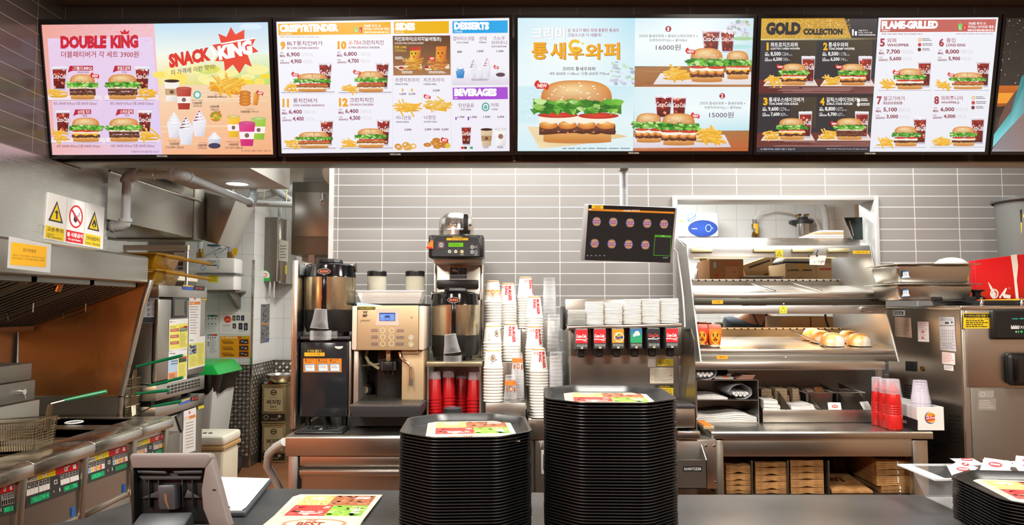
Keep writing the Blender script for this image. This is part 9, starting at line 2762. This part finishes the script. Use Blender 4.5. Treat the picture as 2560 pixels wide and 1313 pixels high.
m=MB();q0,q1=at(2200+800/2.45,640+798/2.45,YI0-.05),at(2200+1000/2.45,640+596/2.45,YI0-.05);m.box(q0.x,q1.x,YI0-.05,YI0-.007,q0.z,q1.z,BLACK,.02,3);m.box(q0.x+.015,q0.x+.025,YI0-.075,YI0-.05,q0.z+.02,q1.z-.02,BLACK_G,.004);m.build('draw_spout',t)
A=A_y(YI0-.0038,C6_);A.rect(438,796,500,824,'9A968C');A.ring(457,810,9,9,2,'B8C4D8',14);A.rect(438,826,508,872,'8E8A80');A.lines(444,834,502,868,5,'C8C4BA',.3,2);A.rect(594,1088,620,1122,'E8E4E2');A.build('small_label',t)
A=ArtP((XI-.0008,0,0),(-1,0,0),D8)
A.rect(80,334,156,366,'ECE8E0');A.rect(84,340,142,360,'1E1C1A');A.text('TAYLOR',94,345,136,356,'ECE8E0',.03);A.ell(89,350,3,6,'ECE8E0',8)
A.poly([(92,374),(190,380),(196,502),(92,494)],'D8B49A');A.lines(98,385,186,490,9,'A8846A',.3,2)
A.poly([(230,402),(298,404),(302,528),(234,524)],'EDE4E0');A.lines(236,410,294,518,9,'C88A8A',.4,3);A.poly([(262,450),(252,470),(272,470)],'C86A6A');A.poly([(262,490),(252,510),(272,510)],'C86A6A')
A.poly([(360,374),(456,376),(468,586),(372,576)],'C8C6C8');A.lines(368,384,450,400,2,'6A6A70',.4,4);A.rect(398,404,422,418,'3A3A40');A.rect(434,402,446,412,'3A3A40');A.lines(366,424,460,440,1,'6A6A70',.4,8)
for k in range(7):A.rect(372+12*k,452,374+12*k,530,'8A8A90')
for k in range(5):A.rect(370,456+18*k,460,458+18*k,'8A8A90')
A.lines(376,536,462,576,4,'6A6A70',.35,5)
A.poly([(380,588),(460,596),(462,668),(382,660)],'EDE2DC');A.lines(386,598,456,656,6,'C87A7A',.4,6);A.poly([(392,666),(450,672),(452,706),(394,698)],'E4E2E0');A.lines(398,672,446,698,3,'8A8A90',.4,7)
A.build('side_sticker',sp_)
m=MB();A2=ArtP((XI-.001,0,0),(-1,0,0),D8)
P=[A2.p(*q)for q in((162,645),(219,648),(220,708),(163,704))];m.hexa(P,[p-X1*.006 for p in P],BLACK_M,.001);m.build('socket_plate',sp_)
m=MB();c=A2.p(259,691);m.lathe([(.0,.0),(.011,.0),(.013,-.004),(.009,-.006),(.008,0)],BRASS,axis='x',origin=(XI-.001,c.y,c.z),seg=16,cap0=False,cap1=False);m.build('grommet',sp_)
A=ArtP((XI-.0008,0,0),(-1,0,0),C6_)
for(x0,x1,y0,y1,n)in((155,198,772,832,6),(206,244,780,842,6),(250,316,985,1108,11),(324,374,888,1104,14)):
 for k in range(n):
  y=y0+(y1-y0)*k/n;h_=(y1-y0)/n*.55;dy=(x1-x0)*.10
  A.poly([(x0,y),(x1,y+dy),(x1,y+dy+h_),(x0,y+h_)],'14120F',True)
A.build('louvre',sp_)
GK=mat('gasket_black','16181A',.3)
m=MB();m.box(XI+.12,XI1,YI0+.03,YI1-.22,zi+.0005,zi+.022,GK,.008,3);m.build('hopper_gasket',t)
m=MB();m.box(XI+.32,XI1,YI0+.08,YI1-.27,zi+.0225,zi+.03,mat('yellow_lid','D8A81E',.4),.003);m.build('hopper_lid',t)
for(x,y,r_,h,mt)in((2.105,YI0+.018,.006,.035,CHROME),(2.285,YI0+.018,.006,.035,CHROME)):
 m=MB();m.lathe([(r_,0),(r_*1.4,h*.3),(r_*.8,h*.55),(r_*.9,h),(0,h*1.05)],mt,x,y,zi,12);m.build('pin',t)
for px in(2342,2426):
 m=MB();c=at(px,752,YI0+.05);m.lathe([(.012,0),(.012,.04)],BLACK,axis='x',origin=(c.x-.02,c.y,zi+.028),seg=12);m.build('hinge_knob',t)
m=MB();c=at(2442,742,YI0+.2);m.lathe([(.035,0),(.038,.006),(.03,.012),(.018,.016),(.02,.034),(.034,.038),(.034,.044),(0,.046)],BLACK,c.x,c.y,zi+.0305,24);m.build('stopper',t)
def hotel_pan(label,pyt,pyb,Y0,Y1,z0,group='deep steel pans on the ice cream machine'):
 x0,x1=xa(2243,700,Y0),xa(2436,700,Y0)
 t=thing('deep_pan',label,'pan',((x0+x1)/2,(Y0+Y1)/2,z0),group)
 zt_=za(pyt,Y0,2340)
 m=MB();m.hexa([(x0+.02,Y0+.02,z0),(x1-.01,Y0+.02,z0),(x1-.01,Y1-.02,z0),(x0+.02,Y1-.02,z0)],[(x0,Y0,zt_-.002),(x1,Y0,zt_-.002),(x1,Y1,zt_-.002),(x0,Y1,zt_-.002)],ST,.018,3);m.build('pan',t)
 m=MB();m.box(x0-.022,x1+.025,Y0-.016,Y1+.016,zt_-.0015,zt_+.003,ST_L,.002);m.build('rim',t)
 return t,zt_
zp0=zi+.0235
pa,zpa=hotel_pan('lower deep steel pan with a small blue tag, on the ice cream machine',711,764,3.36,3.62,zp0)
pb,zpb=hotel_pan('upper deep steel pan with a small blue tag, stacked on the other',661,711,3.36,3.62,zpa+.0035)
for tp,dy in((pb,0),(pa,113)):
 A=A_y(3.3545,D8);A.poly([(140,95+dy),(174,92+dy),(176,118+dy),(186,134+dy),(130,138+dy),(140,122+dy)],'DCE6EE');A.poly([(140,95+dy),(174,92+dy),(175,98+dy),(140,101+dy)],'3A8AC8');A.lines(144,104+dy,170,124+dy,3,'6A9AC8',.4,dy);A.line([(130,137+dy),(186,133+dy)],3,'3A8AC8');A.build('blue_tag',tp)
m=MB();c=Vector((xa(2377,660,3.48),3.48,zpb+.0035));m.lathe([(.075,0),(.07,.012),(.05,.028),(.02,.036),(0,.037)],clear('dome_plastic','DDE0DE',.4,.1),c.x,c.y,c.z,28,cap0=False);m.build('dome_cover',label='clear dome lid lying on the upper steel pan',category='lid',loc=c)
YR=3.66
t=thing('drink_sign','red panel with white script lettering standing on the ice cream machine','sign',(2.6,YR,zi))
P=[at(2200+x/2.45,640+y/2.45,YR)for x,y in((578,28),(800,0),(1100,-38),(1100,262),(590,262))]
P[3].z=P[4].z=zi+.003
m=MB();m.hexa(P,[p+Vector((0,.05,0))for p in P],mat('sign_red','C8141C',.3),.003);m.build('panel',t)
A=A_y(YR-.001,D8)
A.poly([(800,-5),(838,-10),(846,60),(838,150),(850,262),(832,262),(820,140),(808,50)],'E9EAEE')
A.poly([(700,262),(712,235),(672,170),(660,158),(676,205),(690,225),(672,235),(690,262)],'E2E0E2');A.ring(700,232,26,30,9,'E2E0E2',20)
A.text('aC',0,0,0,0,'E9EAEE',.02,.3,quad=[(800,262),(726,262),(740,190),(796,196)])if False else A.poly([(728,255),(770,195),(778,200),(764,235),(800,240),(798,262),(760,258),(748,240),(738,262)],'E9EAEE');A.ell(792,198,6,7,'C86A70',10);A.build('script_lettering',t)
t=thing('grey_tub','round grey tub with a yellow and black label at the right edge','tub',(2.72,3.78,zi))
c=at(2585,560,3.72);zt_=za(493,3.6,2560)
m=MB();m.lathe([(.12,0),(.135,.02),(.155,zt_-zi-.03),(.155,zt_-zi)],mat('tub_grey','6E716E',.5),c.x+.035,3.80,zi+.003,36);m.build('tub',t)
m=MB();m.lathe([(.165,0),(.172,.006),(.172,.018),(.16,.022),(.12,.02)],mat('tub_rim_grey','5A5D5C',.45),c.x+.035,3.80,zt_,36,cap0=False);m.build('rim',t)
A=ArtCone(Vector((c.x+.035,3.80,0)),zt_-.05,.155,zt_-.17,.149,rot=0);A.rect(-50,0,-20,55,'1E1A10');A.rect(-50,55,-20,100,'E4C41E');A.text('CO',-46,12,-24,44,'E4C41E',.04);A.build('yellow_label',t)
# ==== FRONT COUNTER
ZF=.97
LAM=mat('dark_laminate','3A3E40',.32)
noisy(LAM,'303436','43474A',5,6)
CT=[atZ(322,1256,ZF),atZ(690,1221,ZF),atZ(1700,1236.5,ZF),Vector((2.4,atZ(2560,1238,ZF).y,ZF))]
CT=[Vector((-1.45,1.30,ZF)),atZ(205,1297,ZF)]+CT+[Vector((2.4,1.12,ZF)),Vector((-1.45,1.12,ZF))]
t=thing('front_counter','dark serving counter top carrying trays, papers and the terminal','counter',(.3,1.5,0))
m=MB();m.prism([(p.x,p.y)for p in CT],'z',ZF-.04,ZF,LAM,.003);m.build('counter_top',t)
m=MB();m.box(-1.3,2.3,1.20,1.62,0,ZF-.041,mat('counter_front','5A4A40',.5));m.build('base_cabinet',t)
# ---- trays
TRAY=mat('tray_black','1A1C1D',.33)
noisy(TRAY,'131516','212425',40,3,bump=.1)
def octagon(w,l,cw,cl,r_=.018):
 pts=[(-w/2+cw,-l/2),(w/2-cw,-l/2),(w/2,-l/2+cl),(w/2,l/2-cl),(w/2-cw,l/2),(-w/2+cw,l/2),(-w/2,l/2-cl),(-w/2,-l/2+cl)]
 out=[]
 n=len(pts)
 for i in range(n):
  p,a,b_=Vector(pts[i]),Vector(pts[i-1]),Vector(pts[(i+1)%n])
  d1,d2=(a-p).normalized(),(b_-p).normalized()
  for k in range(4):
   s_=k/3
   q=(p+d1*r_).lerp(p,s_).lerp(p.lerp(p+d2*r_,s_),s_)
   out.append((q.x,q.y))
 return out
def tray_mesh():
 base=octagon(.285,.335,.072,.066)
 rings=[(0.0,.0022),(.86,.0022),(.885,.004),(.955,.0175),(1.0,.0185),(1.003,.0165),(.975,.0150),(.945,.0145),(.878,.0005),(.86,0),(0.0,0)]
 m=MB()
 n=len(base)
 vs,fs=[(0,0,rings[0][1])],[]
 for s_,z in rings[1:-1]:
  vs+=[(x-(1-s_)*math.copysign(.1425,x)if False else x*s_,y*s_,z)for x,y in base]
 vs.append((0,0,0))
 for i in range(n):fs.append((0,1+i,1+(i+1)%n))
 for j in range(len(rings)-3):
  for i in range(n):
   k=(i+1)%n;a,b_=1+j*n,1+(j+1)*n
   fs.append((a+i,b_+i,b_+k,a+k))
 last=1+(len(rings)-3)*n
 for i in range(n):fs.append((len(vs)-1,last+(i+1)%n,last+i))
 m.add(vs,fs,TRAY)
 return m
proto_t=tray_mesh().build('serving_tray',label='prototype',category='tray')
def tray_stack(n,x,y,rz,labels,group,seed):
 rr=random.Random(seed)
 dz=.0064
 for i in range(n):
  o=dup(proto_t,(x+rr.uniform(-.0008,.0008),y+rr.uniform(-.0008,.0008),ZF+.0008+dz*i),(0,0,rz+(rr.uniform(-.003,.003))),labels[0]if i<n-1 else labels[1],group)
 return ZF+.0008+dz*(n-1)
def mat_art(A):
 """paper tray liner: kraft sheet with a band of food pictures"""
 A.rect(0,0,100,100,'E6D2AE')
 rr=random.Random(6)
 A.rect(10,4,46,34,'D8A868');A.rect(46,4,94,34,'9A5A3A')
 A.k+=1
 for i in range(60):A.ell(12+32*rr.random(),6+26*rr.random(),1.4,.9,rr.choice(['EBC48A','C8904E','F2DDAE']),7,hold=True)
 for i in range(46):A.ell(48+44*rr.random(),6+26*rr.random(),2.6,1.6,rr.choice(['7A3E26','B8744E','5A2C1C','C89068']),7,hold=True)
 A.rect(10,34,54,64,'C83A34');A.rect(54,34,94,64,'7AA83A')
 A.k+=1
 for i in range(30):A.ell(12+40*rr.random(),36+26*rr.random(),3.5,1.6,rr.choice(['E0605A','A8242A','E88A80','F0C0A8']),8,hold=True)
 for i in range(30):A.ell(56+36*rr.random(),36+26*rr.random(),3.6,1.8,rr.choice(['A8D05A','4E8A24','8EC04A','D8E8A0']),8,hold=True)
 A.lines(20,10,38,18,2,'F4EDE2',.6,3);A.lines(72,8,90,16,2,'F4EDE2',.6,4);A.lines(24,52,44,60,2,'F4EDE2',.6,5);A.lines(80,44,92,58,3,'F4EDE2',.6,6)
 A.ell(52,84,34,12,'D87A5A',24);A.ell(52,84,30,9.5,'E6D2AE',22);A.text('THE',40,74,52,80,'8A3A2A',.03);A.text('BEST',34,80,62,92,'8A3A2A',.05)
 A.lines(3,10,8,60,12,'C0A070',.3,9)
def liner(label,c,w,l,rz,group=None,art=True,thick=.0004):
 M=Matrix.Translation(c)@Matrix.Rotation(rz,4,'Z')
 m=MB(M);m.box(-w/2,w/2,-l/2,l/2,0,thick,mat('kraft_liner','E6D2AE',.7))
 m.M=None
 if art:
  A=Art(M@Vector((-w/2,l/2,thick)),M.to_3x3()@Vector((w,0,0)),M.to_3x3()@Vector((0,-l,0)),(100,100),mb=m);mat_art(A)
 return m.build('tray_liner',label=label,category='paper',loc=c,group=group,smooth=False)
YS1,YS2=1.665,1.665
x1_,x2_=xa(1157,1080,1.55),xa(1535,1000,1.54)
z1=tray_stack(33,x1_,YS1,R(3),('black tray in the lower left stack on the counter','top tray of the lower left stack, lined with a printed sheet'),'lower left tray stack',1)
z2=tray_stack(44,x2_,YS2,R(-2),('black tray in the tallest stack on the counter','top tray of the tallest stack, lined with a printed sheet'),'tallest tray stack',2)
x3_,YS3=1.125,1.545
z3=tray_stack(15,x3_,YS3,R(-6),('black tray in the low stack at the right edge','top tray of the low stack at the right edge'),'right edge tray stack',3)
liner('printed liner lying in the top tray of the lower left stack',Vector((x1_+.01,YS1,z1+.0024)),.20,.275,R(5))
liner('printed liner lying in the top tray of the tallest stack',Vector((x2_+.005,YS2,z2+.0024)),.20,.275,R(-3))
liner('printed liner lying in the top tray at the right edge',Vector((x3_+.01,YS3,z3+.0024)),.20,.275,R(-10))
bpy.data.objects.remove(proto_t)
# ---- loose liners on the counter
c0=(atZ(740,1246,ZF)+atZ(968,1240,ZF))/2
for k in range(4):
 liner(['bottom liner of the loose pile beside the terminal','second liner of the loose pile beside the terminal','third liner of the loose pile beside the terminal','top printed liner of the loose pile between terminal and trays'][k],Vector((c0.x+.002*k-.012,c0.y-.145,ZF+.0006+.0012*k)),.215,.30,R(2.5-1.2*k),'loose printed liners',k==3,.0009)
# ---- clipboard
t=thing('clipboard','dark clipboard with handwritten white sheets behind the terminal','clipboard',atZ(610,1250,ZF))
P=[atZ(x,y,ZF)for x,y in((679,1210),(612,1294),(470,1294),(545,1206))]
m=MB();m.hexa([p+Vector((0,0,.001))for p in P],[p+Vector((0,0,.012))for p in P],mat('slate_board','4A525A',.45),.003);m.build('board',t)
c=sum(P,Vector())/4
for k in range(3):
 m=MB();Q_=[c+(p-c)*(.95-.02*k)+Vector((-.006+.004*k,.003*k,.0125+.0016*k))for p in P]
 m.hexa(Q_,[q+Vector((0,0,.0012))for q in Q_],WHITE_P)
 if k==2:
  A=Art(Q_[3]+Vector((0,0,.0013)),Q_[0]-Q_[3],Q_[2]-Q_[3],(100,100),mb=m)
  A.n=Vector((0,0,1));A.lines(8,6,94,44,9,'B8B8C0',.22,5,.2);A.lines(8,54,92,94,8,'B8B8C0',.2,6,.2);A.line([(6,48),(94,48)],.8,'A8A8B0')
 m.build('sheet',t)
m=MB();q0=P[1].lerp(P[2],.45);m.box(q0.x-.02,q0.x+.02,q0.y+.004,q0.y+.016,q0.z+.0175,q0.z+.022,BLACK,.002);m.build('clip',t)
# ---- card terminal seen from behind
t=thing('payment_terminal','grey tilted terminal on a black stand, seen from behind','terminal',(-.68,1.5,ZF))
CQ=(310,1120,6.564)
PT,NT=at(440,1215,1.47),Vector((.06,-1,.16)).normalized()
SH=mat('terminal_shell','7A7270',.45)
A0=ArtP(PT,NT,CQ)
def slab(pts,d0,d1,mt,bev=.004):
 m=MB();f=[A0.p(*q)for q in pts];m.hexa([p-NT*d1 for p in f],[p-NT*d0 for p in f],mt,bev,3);return m
m=slab([(85,165),(95,118),(140,94),(1340,88),(1405,108),(1440,170),(1330,335),(130,335)],0,.03,SH,.005);m.build('top_shell',t)
m=slab([(1322,330),(1440,165),(1690,1130),(1740,1290),(1400,1290),(1290,1000),(1262,700)],0,.03,SH,.004);m.build('side_shell',t)
m=slab([(92,330),(1330,330),(1420,1290),(118,1290)],.026,.034,BLACK,.002);m.build('back_cavity',t)
m=slab([(88,330),(150,330),(160,1290),(116,1290)],.002,.03,BLACK,.003);m.build('left_edge',t)
m=slab([(160,370),(640,385),(650,440),(170,425)],.012,.026,GREY_D,.002);m.build('slot',t)
m=slab([(760,385),(1250,370),(1250,430),(780,440)],.012,.026,GREY_D,.002);m.build('slot',t)
m=slab([(200,470),(1240,470),(1220,530),(260,535)],.010,.026,GREY_D,.002);m.build('cross_rib',t)
for x in(360,520,915,1080):
 m=slab([(x-6,530),(x+6,530),(x+8,1000),(x-2,1000)],.012,.026,mat('rib_black','202428',.5),.0005);m.build('rib',t)
m=slab([(225,835),(520,715),(530,835)],.016,.02,GREY_D,.0005);m.build('gusset',t)
m=slab([(930,835),(990,700),(1220,835)],.016,.02,GREY_D,.0005);m.build('gusset',t)
m=slab([(585,610),(850,600),(862,690),(870,1010),(610,1010),(580,690)],-.012,.026,GREY_D,.003);hb=m.build('hinge_block',t)
A=ArtP(PT,NT,CQ,lift=.0125);A.poly([(690,740),(742,745),(752,880),(790,1000),(765,990),(715,880)],'7A4A30');A.build('copper_strip',hb)
m=MB();P=[A0.p(*q)for q in((190,1260),(330,1030),(1180,1010),(1110,1265))]
f0=[Vector((P[0].x,P[0].y-.14,ZF+.004)),Vector((P[3].x,P[3].y-.14,ZF+.004)),Vector((P[3].x,P[2].y+.03,ZF+.004)),Vector((P[0].x,P[1].y+.03,ZF+.004))]
m.hexa([(f.x,f.y,ZF+.001)for f in f0],[(f0[0].x,f0[0].y,ZF+.014),(f0[1].x,f0[1].y,ZF+.014),(P[2].x,P[2].y-.012,P[2].z),(P[1].x,P[1].y-.012,P[1].z)],mat('stand_dark','23282C',.4),.005);m.build('stand_foot',t)
A=ArtP(PT,NT,CQ,lift=.0);
m=slab([(500,1095),(940,1090),(935,1130),(700,1165),(500,1140)],-.02,-.016,GREY_M,.001);m.build('grey_strip',t)
A=ArtP(PT,NT,CQ,lift=.0006);A.ell(1482,692,34,16,'1A1818',16);A.build('lock_slot',t)
m=MB();m.tube([A0.p(*q)-NT*.02 for q in((95,670),(60,690),(42,730),(60,780),(95,790))],.003,mat('tan_cable','B9926A',.5),6);m.build('cable_loop',t)
# ---- clear tub of sauce packets
t=thing('packet_tub','clear plastic tub of sauce packets at the right end of the counter','tub',(1.2,1.82,ZF))
TB=clear('tub_clear','E4E8EA',.14,.08)
xr0,xr1,yr0,yr1,zr_=1.005,1.40,1.745,1.905,1.048
lo4=[(xr0+.06,yr0+.015,ZF+.002),(xr1-.03,yr0+.015,ZF+.002),(xr1-.03,yr1-.015,ZF+.002),(xr0+.06,yr1-.015,ZF+.002)]
hi4=[(xr0+.03,yr0+.006,zr_),(xr1-.01,yr0+.006,zr_),(xr1-.01,yr1-.004,zr_),(xr0+.03,yr1-.004,zr_)]
m=MB()
for i in range(4):
 j=(i+1)%4;m.poly([lo4[i],lo4[j],hi4[j],hi4[i]],TB)
m.poly(lo4[::-1],TB);m.build('tub',t)
m=MB();rim4=[(xr0,yr0-.004,zr_),(xr1+.01,yr0-.004,zr_),(xr1+.01,yr1+.004,zr_),(xr0,yr1+.004,zr_)]
for i in range(4):
 j=(i+1)%4
 m.hexa([rim4[i],rim4[j],(hi4[j][0],hi4[j][1],zr_),(hi4[i][0],hi4[i][1],zr_)],[Vector(rim4[i])+Vector((0,0,.004)),Vector(rim4[j])+Vector((0,0,.004)),Vector(hi4[j])+Vector((0,0,.004)),Vector(hi4[i])+Vector((0,0,.004))],clear('tub_lip','E8ECEE',.6,.1))
m.build('rim',t)
A=Art((xr0+.075,yr0+.006,zr_-.02),(.075,0,0),(.008,.008,-.045),(100,60),lift=.001)
A.rect(0,0,100,60,'E4E6E6');A.ell(50,30,34,20,'C8404A',16);A.rect(18,22,82,38,'C8404A');A.rect(26,26,74,34,'E8D0D0');A.build('paper_label',t)
rr=random.Random(9)
labs=['at the left end','tilted left of the middle','standing at the back left','in the middle, logo up','at the front middle','at the back middle','right of the middle','at the front right','at the back right','at the right end']
for i in range(10):
 u=(i+.5)/10
 sachet('white sauce packet in the clear tub, '+labs[i],Vector((xr0+.085+u*.27,yr0+.045+.07*((i*7)%3)/2,zr_+.012+.012*((i*5)%4)/3)),.06,.045,R(rr.uniform(8,40)),R(rr.uniform(-60,60)),WHITE,'C8303A','sauce_packet','sauce packets in the clear tub')
